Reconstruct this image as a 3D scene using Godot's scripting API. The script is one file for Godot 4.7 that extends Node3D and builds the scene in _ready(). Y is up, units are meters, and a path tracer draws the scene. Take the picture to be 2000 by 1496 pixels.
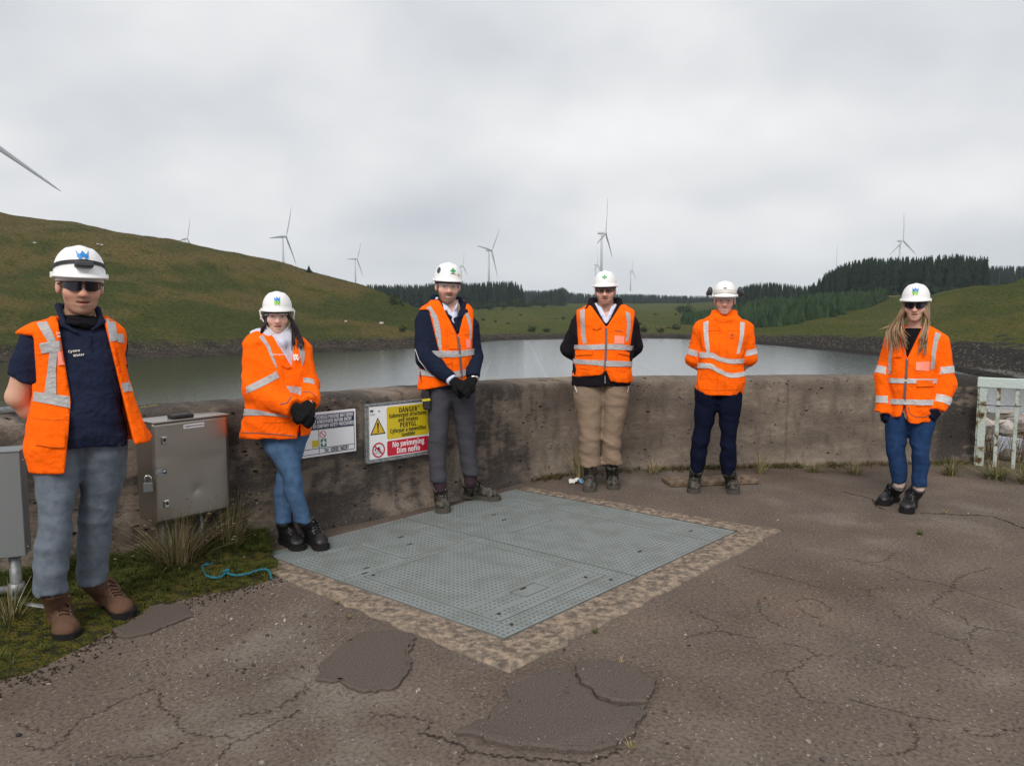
extends Node3D
# A group of six people in orange high-visibility clothing on a dam crest beside a reservoir.
const FOCAL := 1530.0        # focal length in pixels of the 2000 x 1496 photograph
const EYE := 1.58            # height of the lens above the paving
const PITCH := 0.0958        # radians the lens looks down
const WATER_Y := EYE - 10.0

var M := {}                  # materials by name
var rng := RandomNumberGenerator.new()
var used_names := {}

# ---------------------------------------------------------------- names and tags
func numbered(called: String) -> String:
	if not used_names.has(called):
		used_names[called] = 0
		return called
	used_names[called] += 1
	return "%s_%03d" % [called, used_names[called]]

func tag(o: Node, label: String, category: String, group := "", kind := "") -> Node:
	o.set_meta("label", label)
	o.set_meta("category", category)
	if group != "": o.set_meta("group", group)
	if kind != "": o.set_meta("kind", kind)
	return o

func thing(called: String, label: String, category: String, at := Vector3.ZERO, turn := 0.0, group := "") -> Node3D:
	var o := Node3D.new()
	o.name = numbered(called)
	add_child(o)
	o.position = at
	o.rotation.y = turn
	tag(o, label, category, group)
	return o

# while the people are worked out on several threads, their parts wait as Items and become nodes afterwards
class Item:
	var called := ""
	var arr = null
	var m: Material
	var kids := []
var defer := false

func obj(called: String, mesh, m: Material, parent = self):
	if parent is Item:
		var it := Item.new()
		it.called = called
		it.arr = mesh
		it.m = m
		parent.kids.append(it)
		return it
	var o := MeshInstance3D.new()
	o.name = numbered(called) if parent == self else called
	o.mesh = mesh
	if m: o.material_override = m
	parent.add_child(o, true)
	return o

func struct(called: String, mesh: Mesh, m: Material) -> MeshInstance3D:
	var o: MeshInstance3D = obj(called, mesh, m)
	o.set_meta("kind", "structure")
	return o

func scatter(called: String, mesh: Mesh, m: Material, xf: Array, parent: Node = self, cols := []) -> MultiMeshInstance3D:
	var mm := MultiMesh.new()
	mm.transform_format = MultiMesh.TRANSFORM_3D
	mm.use_colors = cols.size() > 0
	mm.mesh = mesh
	mm.instance_count = xf.size()
	for i in xf.size():
		mm.set_instance_transform(i, xf[i])
		if cols.size() > 0: mm.set_instance_color(i, cols[i])
	var o := MultiMeshInstance3D.new()
	o.name = numbered(called) if parent == self else called
	o.multimesh = mm
	if m: o.material_override = m
	o.set_meta("kind", "stuff")
	parent.add_child(o, true)
	return o

# ---------------------------------------------------------------- pixels to rays
func ray(px: float, py: float) -> Vector3:
	var x := (px - 1000.0) / FOCAL
	var y := (748.0 - py) / FOCAL
	var c := cos(PITCH)
	var s := sin(PITCH)
	return Vector3(x, y * c - s, -(c + y * s))

func on_ground(px: float, py: float, h := 0.0) -> Vector3:
	var d := ray(px, py)
	return Vector3(0, EYE, 0) + d * ((h - EYE) / d.y)

func at_depth(px: float, py: float, z: float) -> Vector3:
	var d := ray(px, py)
	return Vector3(0, EYE, 0) + d * (-z / d.z)

# ---------------------------------------------------------------- mesh helpers
func new_st() -> SurfaceTool:
	var st := SurfaceTool.new()
	st.begin(Mesh.PRIMITIVE_TRIANGLES)
	return st

func quad(st: SurfaceTool, a: Vector3, b: Vector3, c: Vector3, d: Vector3) -> void:
	for v in [a, b, c, a, c, d]: st.add_vertex(v)

func done(st: SurfaceTool, smooth := false):
	if smooth: st.index()
	st.generate_normals()
	return st.commit_to_arrays() if defer else st.commit()

func unpack(it: Item, parent: Node) -> void:
	var o: Node3D
	if it.arr == null: o = Node3D.new()
	else:
		var me: ArrayMesh
		if it.arr is ArrayMesh: me = it.arr
		else:
			me = ArrayMesh.new()
			me.add_surface_from_arrays(Mesh.PRIMITIVE_TRIANGLES, it.arr)
		o = MeshInstance3D.new()
		o.mesh = me
		o.material_override = it.m
	o.name = it.called
	parent.add_child(o, true)
	for k in it.kids: unpack(k, o)

# a box with chamfered edges, centre c, size s, turned by basis b
func add_box(st: SurfaceTool, c: Vector3, s: Vector3, b := Basis.IDENTITY, ch := 0.004) -> void:
	var h := s * 0.5
	ch = minf(ch, minf(h.x, minf(h.y, h.z)) * 0.5)
	st.set_smooth_group(-1)
	var axes := [Vector3.RIGHT, Vector3.UP, Vector3.BACK]
	for ax in 3:
		for sg in [-1.0, 1.0]:
			var n: Vector3 = axes[ax] * sg
			var u: Vector3 = axes[(ax + 1) % 3]
			var v: Vector3 = axes[(ax + 2) % 3] * sg
			var hn: float = h[ax]
			var hu: float = h[(ax + 1) % 3] - ch
			var hv: float = h[(ax + 2) % 3] - ch
			var o := n * hn
			quad(st, c + b * (o - u * hu - v * hv), c + b * (o - u * hu + v * hv), c + b * (o + u * hu + v * hv), c + b * (o + u * hu - v * hv))
	# edges
	for ax in 3:
		var a0: Vector3 = axes[ax]
		var u: Vector3 = axes[(ax + 1) % 3]
		var v: Vector3 = axes[(ax + 2) % 3]
		var la: float = h[ax] - ch
		var hu: float = h[(ax + 1) % 3]
		var hv: float = h[(ax + 2) % 3]
		for su in [-1.0, 1.0]:
			for sv in [-1.0, 1.0]:
				var p: Vector3 = u * su * hu + v * sv * (hv - ch)
				var q: Vector3 = u * su * (hu - ch) + v * sv * hv
				if su * sv > 0: quad(st, c + b * (p - a0 * la), c + b * (p + a0 * la), c + b * (q + a0 * la), c + b * (q - a0 * la))
				else: quad(st, c + b * (q - a0 * la), c + b * (q + a0 * la), c + b * (p + a0 * la), c + b * (p - a0 * la))
	for sx in [-1.0, 1.0]:
		for sy in [-1.0, 1.0]:
			for sz in [-1.0, 1.0]:
				var p1 := Vector3(sx * h.x, sy * (h.y - ch), sz * (h.z - ch))
				var p2 := Vector3(sx * (h.x - ch), sy * h.y, sz * (h.z - ch))
				var p3 := Vector3(sx * (h.x - ch), sy * (h.y - ch), sz * h.z)
				if sx * sy * sz > 0:
					st.add_vertex(c + b * p1); st.add_vertex(c + b * p3); st.add_vertex(c + b * p2)
				else:
					st.add_vertex(c + b * p1); st.add_vertex(c + b * p2); st.add_vertex(c + b * p3)

func box_mesh(c: Vector3, s: Vector3, b := Basis.IDENTITY, ch := 0.004):
	var st := new_st()
	add_box(st, c, s, b, ch)
	return done(st)

# a tube through points with a radius for each
func add_tube(st: SurfaceTool, pts: Array, rad: Array, sides := 6, col = null) -> void:
	var n := pts.size()
	var rings := []
	var ref := Vector3(0.31, 0.2, 0.93)
	for i in n:
		var t: Vector3 = (pts[mini(i + 1, n - 1)] - pts[maxi(i - 1, 0)]).normalized()
		if absf(t.dot(ref)) > 0.95: ref = Vector3(0.9, 0.3, -0.2)
		var u := t.cross(ref).normalized()
		var v := t.cross(u)
		ref = v.cross(t) if false else ref
		var r := []
		for k in sides:
			var a := TAU * k / sides
			r.append(pts[i] + (u * cos(a) + v * sin(a)) * rad[i])
		rings.append(r)
	st.set_smooth_group(0)
	if col != null: st.set_color(col)
	for i in n - 1:
		for k in sides:
			var k2 := (k + 1) % sides
			quad(st, rings[i][k], rings[i][k2], rings[i + 1][k2], rings[i + 1][k])
	for k in range(1, sides - 1):
		st.add_vertex(rings[0][0]); st.add_vertex(rings[0][k + 1]); st.add_vertex(rings[0][k])
		st.add_vertex(rings[n - 1][0]); st.add_vertex(rings[n - 1][k]); st.add_vertex(rings[n - 1][k + 1])

func tube_mesh(pts: Array, r: float, sides := 8):
	var st := new_st()
	var rr := []
	for p in pts: rr.append(r)
	add_tube(st, pts, rr, sides)
	return done(st, true)

func smooth_line(pts: Array, per := 4) -> Array:
	var out := []
	for i in pts.size() - 1:
		for k in per:
			var t := float(k) / per
			var a = pts[maxi(i - 1, 0)]
			var d = pts[mini(i + 2, pts.size() - 1)]
			out.append(pts[i].cubic_interpolate(pts[i + 1], a, d, t))
	out.append(pts[-1])
	return out

# interpolation in a table of rows [key, v1, v2 ...]
func table(rows: Array, x: float, col: int) -> float:
	if x <= rows[0][0]: return rows[0][col]
	for i in rows.size() - 1:
		if x <= rows[i + 1][0]:
			var t: float = (x - rows[i][0]) / (rows[i + 1][0] - rows[i][0])
			var p0: float = rows[maxi(i - 1, 0)][col]
			var p3: float = rows[mini(i + 2, rows.size() - 1)][col]
			var p1: float = rows[i][col]
			var p2: float = rows[i + 1][col]
			var m1 := (p2 - p0) * 0.35
			var m2 := (p3 - p1) * 0.35
			var t2 := t * t
			var t3 := t2 * t
			return (2 * t3 - 3 * t2 + 1) * p1 + (t3 - 2 * t2 + t) * m1 + (-2 * t3 + 3 * t2) * p2 + (t3 - t2) * m2
	return rows[-1][col]

func noise(seed_: int, freq: float, oct := 4, kind := FastNoiseLite.TYPE_SIMPLEX_SMOOTH) -> FastNoiseLite:
	var n := FastNoiseLite.new()
	n.seed = seed_
	n.frequency = freq
	n.noise_type = kind
	n.fractal_type = FastNoiseLite.FRACTAL_FBM if oct > 1 else FastNoiseLite.FRACTAL_NONE
	n.fractal_octaves = oct
	return n

# ---------------------------------------------------------------- materials
func noise_tex(seed_: int, freq: float, size: int, as_normal := false, bump := 4.0, oct := 4, ramp = null, kind := FastNoiseLite.TYPE_SIMPLEX_SMOOTH) -> NoiseTexture2D:
	var t := NoiseTexture2D.new()
	t.width = size
	t.height = size
	t.seamless = true
	t.noise = noise(seed_, freq, oct, kind)
	t.as_normal_map = as_normal
	t.bump_strength = bump
	if ramp != null:
		var g := Gradient.new()
		g.offsets = PackedFloat32Array(ramp[0])
		g.colors = PackedColorArray(ramp[1])
		t.color_ramp = g
	return t

func lin(r: float, g: float, b: float) -> Color:
	return Color(r, g, b).linear_to_srgb()

func mat(called: String, col: Color, rough := 0.85, metal := 0.0) -> StandardMaterial3D:
	var m := StandardMaterial3D.new()
	m.albedo_color = col
	m.roughness = rough
	m.metallic = metal
	if rough >= 0.8 and metal == 0.0: m.metallic_specular = 0.18
	M[called] = m
	return m

func bumpy(m: StandardMaterial3D, tex: Texture2D, scale: float, strength := 1.0, world := false) -> void:
	m.normal_enabled = true
	m.normal_texture = tex
	m.normal_scale = strength
	m.uv1_triplanar = true
	m.uv1_world_triplanar = world
	m.uv1_scale = Vector3.ONE * scale

func make_materials() -> void:
	var weave := noise_tex(3, 0.09, 256, true, 5.0, 3)
	var crumple := noise_tex(5, 0.016, 256, true, 9.0, 4)
	crumple.noise.fractal_type = FastNoiseLite.FRACTAL_RIDGED
	var grain := noise_tex(8, 0.05, 256, true, 6.0, 5)
	var m: StandardMaterial3D
	# cloth
	for c in [["orange", Color(1.0, 0.40, 0.055)], ["orange_deep", Color(1.0, 0.33, 0.04)], ["navy", lin(0.016, 0.021, 0.045)], ["navy_shell", lin(0.012, 0.017, 0.035)], ["fleece", lin(0.014, 0.012, 0.016)],
			["grey_jeans", lin(0.14, 0.165, 0.20)], ["grey_trousers", lin(0.06, 0.06, 0.072)], ["khaki", lin(0.25, 0.185, 0.135)], ["navy_trousers", lin(0.006, 0.008, 0.022)],
			["blue_jeans", lin(0.072, 0.135, 0.245)], ["indigo_jeans", lin(0.020, 0.048, 0.125)], ["hoodie", lin(0.56, 0.56, 0.66)], ["shirt", lin(0.60, 0.64, 0.80)], ["sock", lin(0.62, 0.48, 0.42)], ["maroon", lin(0.045, 0.028, 0.036)], ["black_cloth", lin(0.01, 0.01, 0.012)]]:
		m = mat(c[0], c[1], 0.92)
		bumpy(m, crumple, 3.4, 0.55)
	for c in ["blue_jeans", "indigo_jeans", "grey_jeans"]:
		var base: Color = M[c].albedo_color
		M[c].albedo_texture = noise_tex(61, 0.02, 256, false, 1.0, 5, [[0.25, 0.5, 0.8], [Color(0.86, 0.88, 0.9), Color(0.97, 0.97, 0.97), Color(1, 1, 1)]])
		M[c].albedo_color = base
		M[c].uv1_scale = Vector3.ONE * 3.0
	for c in ["shirt", "hoodie", "grey_jeans", "grey_trousers", "khaki", "navy_trousers", "blue_jeans", "indigo_jeans"]: M[c].normal_scale = 0.18
	for c in ["orange", "orange_deep"]:
		M[c].rim_enabled = true
		M[c].rim = 0.25
		M[c].rim_tint = 0.8
	m = mat("tape", lin(0.36, 0.355, 0.36), 0.5); bumpy(m, crumple, 4.0, 0.6)
	m = mat("tape_bright", lin(0.50, 0.49, 0.49), 0.5); bumpy(m, crumple, 4.0, 0.6)
	mat("stitch", lin(0.14, 0.19, 0.28), 0.9)
	mat("zip", lin(0.11, 0.085, 0.09), 0.7)
	mat("seam", lin(0.62, 0.12, 0.012), 0.9)
	mat("pink_card", lin(0.95, 0.25, 0.17), 0.35)
	mat("white_print", lin(0.85, 0.8, 0.75), 0.7)
	mat("dark_print", lin(0.13, 0.06, 0.06), 0.7)
	# heads
	m = mat("skin", Color.WHITE, 0.6)
	m.vertex_color_use_as_albedo = true
	m.subsurf_scatter_enabled = true
	m.subsurf_scatter_strength = 0.06
	bumpy(m, grain, 20.0, 0.25)
	m = mat("hair", Color.WHITE, 0.45)
	m.vertex_color_use_as_albedo = true
	mat("helmet", lin(0.80, 0.80, 0.80), 0.28)
	mat("helmet_trim", lin(0.62, 0.60, 0.56), 0.45)
	mat("dark_lens", lin(0.006, 0.006, 0.012), 0.06)
	m = mat("brown_lens", Color(0.10, 0.05, 0.06, 0.62), 0.05); m.transparency = BaseMaterial3D.TRANSPARENCY_ALPHA
	m = mat("clear_lens", Color(0.85, 0.9, 0.95, 0.05), 0.03); m.transparency = BaseMaterial3D.TRANSPARENCY_ALPHA
	mat("clear_frame", lin(0.55, 0.55, 0.56), 0.2)
	mat("black_plastic", lin(0.010, 0.010, 0.011), 0.65)
	mat("grey_plastic", lin(0.03, 0.033, 0.038), 0.45)
	mat("emblem_blue", lin(0.012, 0.22, 0.60), 0.4)
	mat("emblem_green", lin(0.20, 0.52, 0.03), 0.4)
	mat("cross_green", lin(0.012, 0.33, 0.10), 0.4)
	mat("emblem_dark", lin(0.01, 0.06, 0.08), 0.4)
	mat("strap", lin(0.66, 0.62, 0.60), 0.6)
	# boots
	m = mat("brown_leather", lin(0.112, 0.064, 0.042), 0.8); bumpy(m, grain, 16.0, 0.6)
	m = mat("black_leather", lin(0.010, 0.010, 0.012), 0.42); bumpy(m, grain, 16.0, 0.5)
	m = mat("dusty_leather", lin(0.10, 0.095, 0.085), 0.95)
	m.albedo_texture = noise_tex(17, 0.012, 256, false, 1.0, 5, [[0.3, 0.5, 0.7], [Color(0.42, 0.42, 0.44), Color(0.8, 0.79, 0.76), Color(1.25, 1.22, 1.15)]])
	bumpy(m, grain, 6.0, 0.7)
	mat("sole", lin(0.018, 0.017, 0.017), 0.9)
	mat("sole_dusty", lin(0.075, 0.068, 0.06), 0.95)
	mat("lace", lin(0.035, 0.016, 0.012), 0.9)
	mat("lace_black", lin(0.012, 0.012, 0.013), 0.9)
	mat("eyelet", lin(0.5, 0.5, 0.5), 0.3, 0.9)
	m = mat("glove", lin(0.011, 0.011, 0.012), 0.8); bumpy(m, weave, 14.0, 0.8)
	m = mat("glove_navy", lin(0.011, 0.014, 0.03), 0.8); bumpy(m, weave, 14.0, 0.8)
	# metal and paint
	m = mat("stainless", lin(0.36, 0.325, 0.29), 0.34, 0.9)
	m.normal_enabled = true
	m.normal_texture = noise_tex(23, 0.004, 256, true, 3.0, 3)
	m.normal_scale = 0.35
	m.uv1_triplanar = true
	m.uv1_scale = Vector3.ONE * 1.2
	m = mat("galvanised", lin(0.34, 0.36, 0.37), 0.55, 0.55)
	m.albedo_texture = noise_tex(24, 0.03, 256, false, 1.0, 3, [[0.3, 0.7], [Color(0.8, 0.8, 0.8), Color(1, 1, 1)]])
	m.uv1_triplanar = true
	m.uv1_scale = Vector3.ONE * 3.0
	m = mat("trunk_grey", lin(0.19, 0.205, 0.21), 0.55, 0.25); bumpy(m, grain, 3.0, 0.04)
	mat("chrome", lin(0.7, 0.7, 0.7), 0.15, 1.0)
	mat("dark_metal", lin(0.02, 0.02, 0.02), 0.6, 0.4)
	mat("sign_white", lin(0.78, 0.79, 0.82), 0.4)
	mat("sign_yellow", lin(0.60, 0.47, 0.012), 0.45)
	mat("sign_amber", lin(0.62, 0.42, 0.03), 0.45)
	mat("sign_red", lin(0.50, 0.012, 0.035), 0.45)
	mat("sign_navy", lin(0.008, 0.012, 0.06), 0.45)
	mat("sign_green", lin(0.01, 0.20, 0.09), 0.45)
	mat("sign_black", lin(0.008, 0.008, 0.01), 0.5)
	mat("rope", lin(0.03, 0.15, 0.20), 0.9)
	m = mat("fence_paint", lin(0.40, 0.47, 0.44), 0.6)
	m.albedo_texture = noise_tex(31, 0.011, 256, false, 1.0, 5, [[0.10, 0.22, 0.31, 0.5], [Color(0.40, 0.22, 0.12), Color(0.72, 0.62, 0.48), Color(0.90, 0.89, 0.84), Color(1, 1, 1)]])
	bumpy(m, grain, 2.2, 0.4)
	m = mat("rail_paint", lin(0.45, 0.53, 0.51), 0.5); bumpy(m, grain, 2.2, 0.3)
	m = mat("plank", lin(0.20, 0.158, 0.125), 0.9)
	m.albedo_texture = noise_tex(33, 0.02, 256, false, 1.0, 4, [[0.25, 0.5, 0.75], [Color(0.8, 0.76, 0.72), Color(0.93, 0.9, 0.87), Color(1, 1, 1)]])
	bumpy(m, grain, 2.5, 0.3)
	mat("litter_blue", lin(0.16, 0.33, 0.50), 0.6)
	mat("litter_white", lin(0.6, 0.6, 0.58), 0.6)
	mat("pale_panel", lin(0.45, 0.50, 0.58), 0.6)
	mat("turbine", lin(0.46, 0.48, 0.50), 0.6)
	# vegetation, coloured by vertex or instance
	m = mat("leaf", Color.WHITE, 0.8); m.vertex_color_use_as_albedo = true
	m = mat("blade", Color.WHITE, 0.8); m.vertex_color_use_as_albedo = true; m.backlight_enabled = true; m.backlight = Color(0.12, 0.12, 0.05)
	m = mat("bark", lin(0.05, 0.038, 0.03), 0.95)
	m = mat("stone", Color.WHITE, 0.92); m.vertex_color_use_as_albedo = true; bumpy(m, grain, 3.0, 0.8, true)

# ---------------------------------------------------------------- implicit surfaces
class Col:                       # a stack of elliptical cross sections along y
	var y0 := 0.0
	var y1 := 0.0
	var n := 0
	var pw := 2.0
	var cx := PackedFloat32Array()
	var cz := PackedFloat32Array()
	var a := PackedFloat32Array()
	var b := PackedFloat32Array()
	func d(p: Vector3) -> float:
		var t := clampf((p.y - y0) / 0.008, 0.0, n - 1.001)
		var i := int(t)
		var f := t - i
		var g := 1.0 - f
		var aa := a[i] * g + a[i + 1] * f
		var bb := b[i] * g + b[i + 1] * f
		var x := absf(p.x - cx[i] * g - cx[i + 1] * f) / aa
		var z := absf(p.z - cz[i] * g - cz[i + 1] * f) / bb
		var r := sqrt(x * x + z * z) if pw == 2.0 else pow(pow(x, pw) + pow(z, pw), 1.0 / pw)
		return maxf((r - 1.0) * minf(aa, bb), maxf(y0 - p.y, p.y - y1))

class Cap:                       # a tapered capsule, optionally flattened in z and cut flat at its end
	var a := Vector3.ZERO
	var ba := Vector3.ZERO
	var ra := 0.1
	var rb := 0.1
	var il := 1.0
	var flat := false
	var fz := 1.0
	func d(p: Vector3) -> float:
		var pa := p - a
		if fz != 1.0: pa.z /= fz
		var h := clampf(pa.dot(ba) * il, 0.0, 1.0)
		var e := (pa - ba * h).length() - (ra + (rb - ra) * h)
		if fz < 1.0: e *= fz
		if flat: e = maxf(e, (pa - ba).dot(ba) * sqrt(il))
		return e

class Ell:                       # an ellipsoid
	var c := Vector3.ZERO
	var r := Vector3.ONE
	var m := 1.0
	func d(p: Vector3) -> float:
		var q := (p - c) / r
		return (q.length() - 1.0) * m

class Sdf:
	var prims := []
	var cur := []
	var holes := []              # ellipsoids taken away
	var cuts := []               # convex regions taken away: arrays of Planes, inside is below all of them
	var k := 0.03
	var kh := 0.006
	var fold: FastNoiseLite
	var fs := Vector3.ONE
	var amp := 0.0
	var gains := []              # [y, sigma, gain] where the folds gather
	func col(rows: Array, pw := 2.0) -> Col:      # rows of [y, cx, a, cz, b]
		rows.sort_custom(func(u, v): return u[0] < v[0])
		var c := Col.new()
		c.pw = pw
		c.y0 = rows[0][0]
		c.y1 = rows[-1][0]
		c.n = int((c.y1 - c.y0) / 0.008) + 2
		var s := 0
		for i in c.n:
			var y := c.y0 + i * 0.008
			while s < rows.size() - 2 and y > rows[s + 1][0]: s += 1
			var t := clampf((y - rows[s][0]) / maxf(rows[s + 1][0] - rows[s][0], 1e-5), 0.0, 1.0)
			var v := [0.0, 0.0, 0.0, 0.0]
			for q in 4:
				var p0: float = rows[maxi(s - 1, 0)][q + 1]
				var p1: float = rows[s][q + 1]
				var p2: float = rows[s + 1][q + 1]
				var p3: float = rows[mini(s + 2, rows.size() - 1)][q + 1]
				v[q] = cubic_interpolate(p1, p2, lerpf(p1, p0, 0.7), lerpf(p2, p3, 0.7), t)
			c.cx.append(v[0]); c.a.append(maxf(v[1], 0.005)); c.cz.append(v[2]); c.b.append(maxf(v[3], 0.005))
		prims.append(c)
		return c
	func cap(p: Vector3, q: Vector3, ra: float, rb: float, flat := false, fz := 1.0) -> Sdf:
		var c := Cap.new()
		c.a = p
		c.ba = q - p
		if fz != 1.0: c.ba.z /= fz
		c.ra = ra
		c.rb = rb
		c.flat = flat
		c.fz = fz
		c.il = 1.0 / maxf(c.ba.length_squared(), 1e-6)
		prims.append(c)
		return self
	func ell(c: Vector3, r: Vector3) -> Sdf:
		var e := Ell.new()
		e.c = c
		e.r = r
		e.m = minf(r.x, minf(r.y, r.z))
		prims.append(e)
		return self
	func hole(c: Vector3, r: Vector3) -> void:
		var e := Ell.new()
		e.c = c
		e.r = r
		e.m = minf(r.x, minf(r.y, r.z))
		holes.append(e)
	func ev(p: Vector3) -> float:
		var d := 9.0
		for q in cur:
			var e: float = q.d(p)
			var h := k - absf(d - e)
			d = minf(d, e)
			if h > 0.0: d -= h * h / (4.0 * k)
		for q in holes:
			var e: float = -q.d(p)
			var h := kh - absf(d - e)
			d = maxf(d, e)
			if h > 0.0: d += h * h / (4.0 * kh)
		if amp > 0.0 and absf(d) < 0.05:
			var g := 1.0
			for w in gains:
				var u: float = (p.y - w[0]) / w[1]
				g += w[2] * exp(-u * u)
			d -= amp * g * fold.get_noise_3d(p.x * fs.x, p.y * fs.y + p.x * fs.x * 0.45, p.z * fs.z)
		for c in cuts:
			var e := -9.0
			for pl in c: e = maxf(e, pl.distance_to(p))
			var h := 0.009 - absf(d + e)
			d = maxf(d, -e)
			if h > 0.0: d += h * h / 0.036
		return d
	func part(ids: Array) -> Sdf:       # the same cloth with some of its pieces only
		var o := Sdf.new()
		for i in ids: o.prims.append(prims[i])
		o.k = k; o.fold = fold; o.fs = fs; o.amp = amp; o.gains = gains
		return o
	func focus(c: Vector3, r: float) -> void:
		cur = []
		var ds := []
		var m := 9.0
		for q in prims:
			var e: float = q.d(c)
			ds.append(e)
			m = minf(m, e)
		for i in prims.size():
			if ds[i] < m + 2.0 * r + k: cur.append(prims[i])

func mesh_sdf(s: Sdf, lo: Vector3, hi: Vector3, c: float) -> Array:
	const B := 5
	var nb := Vector3i(((hi - lo) / (c * B)).ceil())
	var nx := nb.x * B
	var ny := nb.y * B
	var nz := nb.z * B
	var sx := 1
	var sy := nx
	var sz := nx * ny
	var f := PackedFloat32Array()
	f.resize(nx * ny * nz)
	f.fill(1.0)
	var live := []
	var rad := c * (B * 0.87 + 1.3) + s.k * 0.3 + s.amp * 2.0
	for bz in nb.z:
		for by in nb.y:
			for bx in nb.x:
				var ce := lo + Vector3(bx + 0.5, by + 0.5, bz + 0.5) * (B * c)
				s.cur = s.prims
				var d0 := s.ev(ce)
				if absf(d0) > rad:
					if d0 < 0.0:
						for z in B:
							for y in B:
								var o := (bx * B) + (by * B + y) * sy + (bz * B + z) * sz
								for x in B: f[o + x] = -1.0
					continue
				s.focus(ce, rad)
				live.append(Vector3i(bx, by, bz))
				for z in B:
					for y in B:
						var o := (bx * B) + (by * B + y) * sy + (bz * B + z) * sz
						var p := lo + Vector3(bx * B, by * B + y, bz * B + z) * c
						for x in B:
							f[o + x] = s.ev(p)
							p.x += c
	var vid := PackedInt32Array()
	vid.resize(f.size())
	vid.fill(-1)
	var verts := PackedVector3Array()
	var cells := PackedInt32Array()
	var off := [0, sx, sy, sx + sy, sz, sx + sz, sy + sz, sx + sy + sz]
	var cor := [Vector3(0, 0, 0), Vector3(1, 0, 0), Vector3(0, 1, 0), Vector3(1, 1, 0), Vector3(0, 0, 1), Vector3(1, 0, 1), Vector3(0, 1, 1), Vector3(1, 1, 1)]
	var edges := [0, 1, 2, 3, 4, 5, 6, 7, 0, 2, 1, 3, 4, 6, 5, 7, 0, 4, 1, 5, 2, 6, 3, 7]
	for b in live:
		for z in range(b.z * B, mini(b.z * B + B, nz - 1)):
			for y in range(b.y * B, mini(b.y * B + B, ny - 1)):
				for x in range(b.x * B, mini(b.x * B + B, nx - 1)):
					var i: int = x + y * sy + z * sz
					var neg := f[i] < 0.0
					if (f[i + sx] < 0.0) == neg and (f[i + sy] < 0.0) == neg and (f[i + sz] < 0.0) == neg and (f[i + off[3]] < 0.0) == neg and (f[i + off[5]] < 0.0) == neg and (f[i + off[6]] < 0.0) == neg and (f[i + off[7]] < 0.0) == neg: continue
					var sum := Vector3.ZERO
					var cnt := 0
					for e in 12:
						var u: int = edges[e * 2]
						var v: int = edges[e * 2 + 1]
						var fu := f[i + off[u]]
						var fv := f[i + off[v]]
						if (fu < 0.0) != (fv < 0.0):
							sum += cor[u].lerp(cor[v], clampf(fu / (fu - fv), 0.02, 0.98))
							cnt += 1
					vid[i] = verts.size()
					cells.append(i)
					verts.append(lo + (Vector3(x, y, z) + sum / cnt) * c)
	var idx := PackedInt32Array()
	var nor := PackedVector3Array()
	nor.resize(verts.size())
	for i in cells:
		var neg := f[i] < 0.0
		for ax in 3:
			var s0: int = [sx, sy, sz][ax]
			if (f[i + s0] < 0.0) == neg: continue
			var s1: int = [sy, sz, sx][ax]
			var s2: int = [sz, sx, sy][ax]
			if i < s1 + s2: continue
			var q := [vid[i], vid[i - s1], vid[i - s1 - s2], vid[i - s2]]
			if q[1] < 0 or q[2] < 0 or q[3] < 0: continue
			var order := [q[0], q[2], q[1], q[0], q[3], q[2]] if neg else [q[0], q[1], q[2], q[0], q[2], q[3]]
			idx.append_array(order)
			var nn := (verts[q[2]] - verts[q[0]]).cross(verts[q[3]] - verts[q[1]])
			if not neg: nn = -nn
			for w in q: nor[w] += nn
	for i in nor.size(): nor[i] = nor[i].normalized()
	return [verts, nor, idx]

func commit(parts: Array, cols := []):        # several [verts, normals, indices] as one surface
	var v := PackedVector3Array()
	var n := PackedVector3Array()
	var ix := PackedInt32Array()
	var cc := PackedColorArray()
	for pi in parts.size():
		var o := v.size()
		v.append_array(parts[pi][0])
		n.append_array(parts[pi][1])
		for q in parts[pi][2]: ix.append(q + o)
		if cols.size() > 0: cc.append_array(cols[pi])
	var arr := []
	arr.resize(Mesh.ARRAY_MAX)
	arr[Mesh.ARRAY_VERTEX] = v
	arr[Mesh.ARRAY_NORMAL] = n
	arr[Mesh.ARRAY_INDEX] = ix
	if cols.size() > 0: arr[Mesh.ARRAY_COLOR] = cc
	if defer: return arr
	var me := ArrayMesh.new()
	me.add_surface_from_arrays(Mesh.PRIMITIVE_TRIANGLES, arr)
	return me

func trace(s: Sdf, o: Vector3, d: Vector3, t0: float, t1: float):     # first hit of a ray, or null
	s.cur = s.prims
	var t := t0
	for i in 70:
		var e := s.ev(o + d * t)
		if e < 0.0008: return o + d * t
		t += maxf(e * 0.75, 0.0012)
		if t > t1: return null
	return o + d * t

# a grid of points as a sheet with its own normals
func sheet(g: Array):
	var st := new_st()
	st.set_smooth_group(0)
	for i in g.size() - 1:
		for j in g[i].size() - 1:
			var a = g[i][j]
			var b = g[i][j + 1]
			var c = g[i + 1][j + 1]
			var d = g[i + 1][j]
			if a == null or b == null or c == null or d == null: continue
			quad(st, a, b, c, d)
	return done(st, true)

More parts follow.
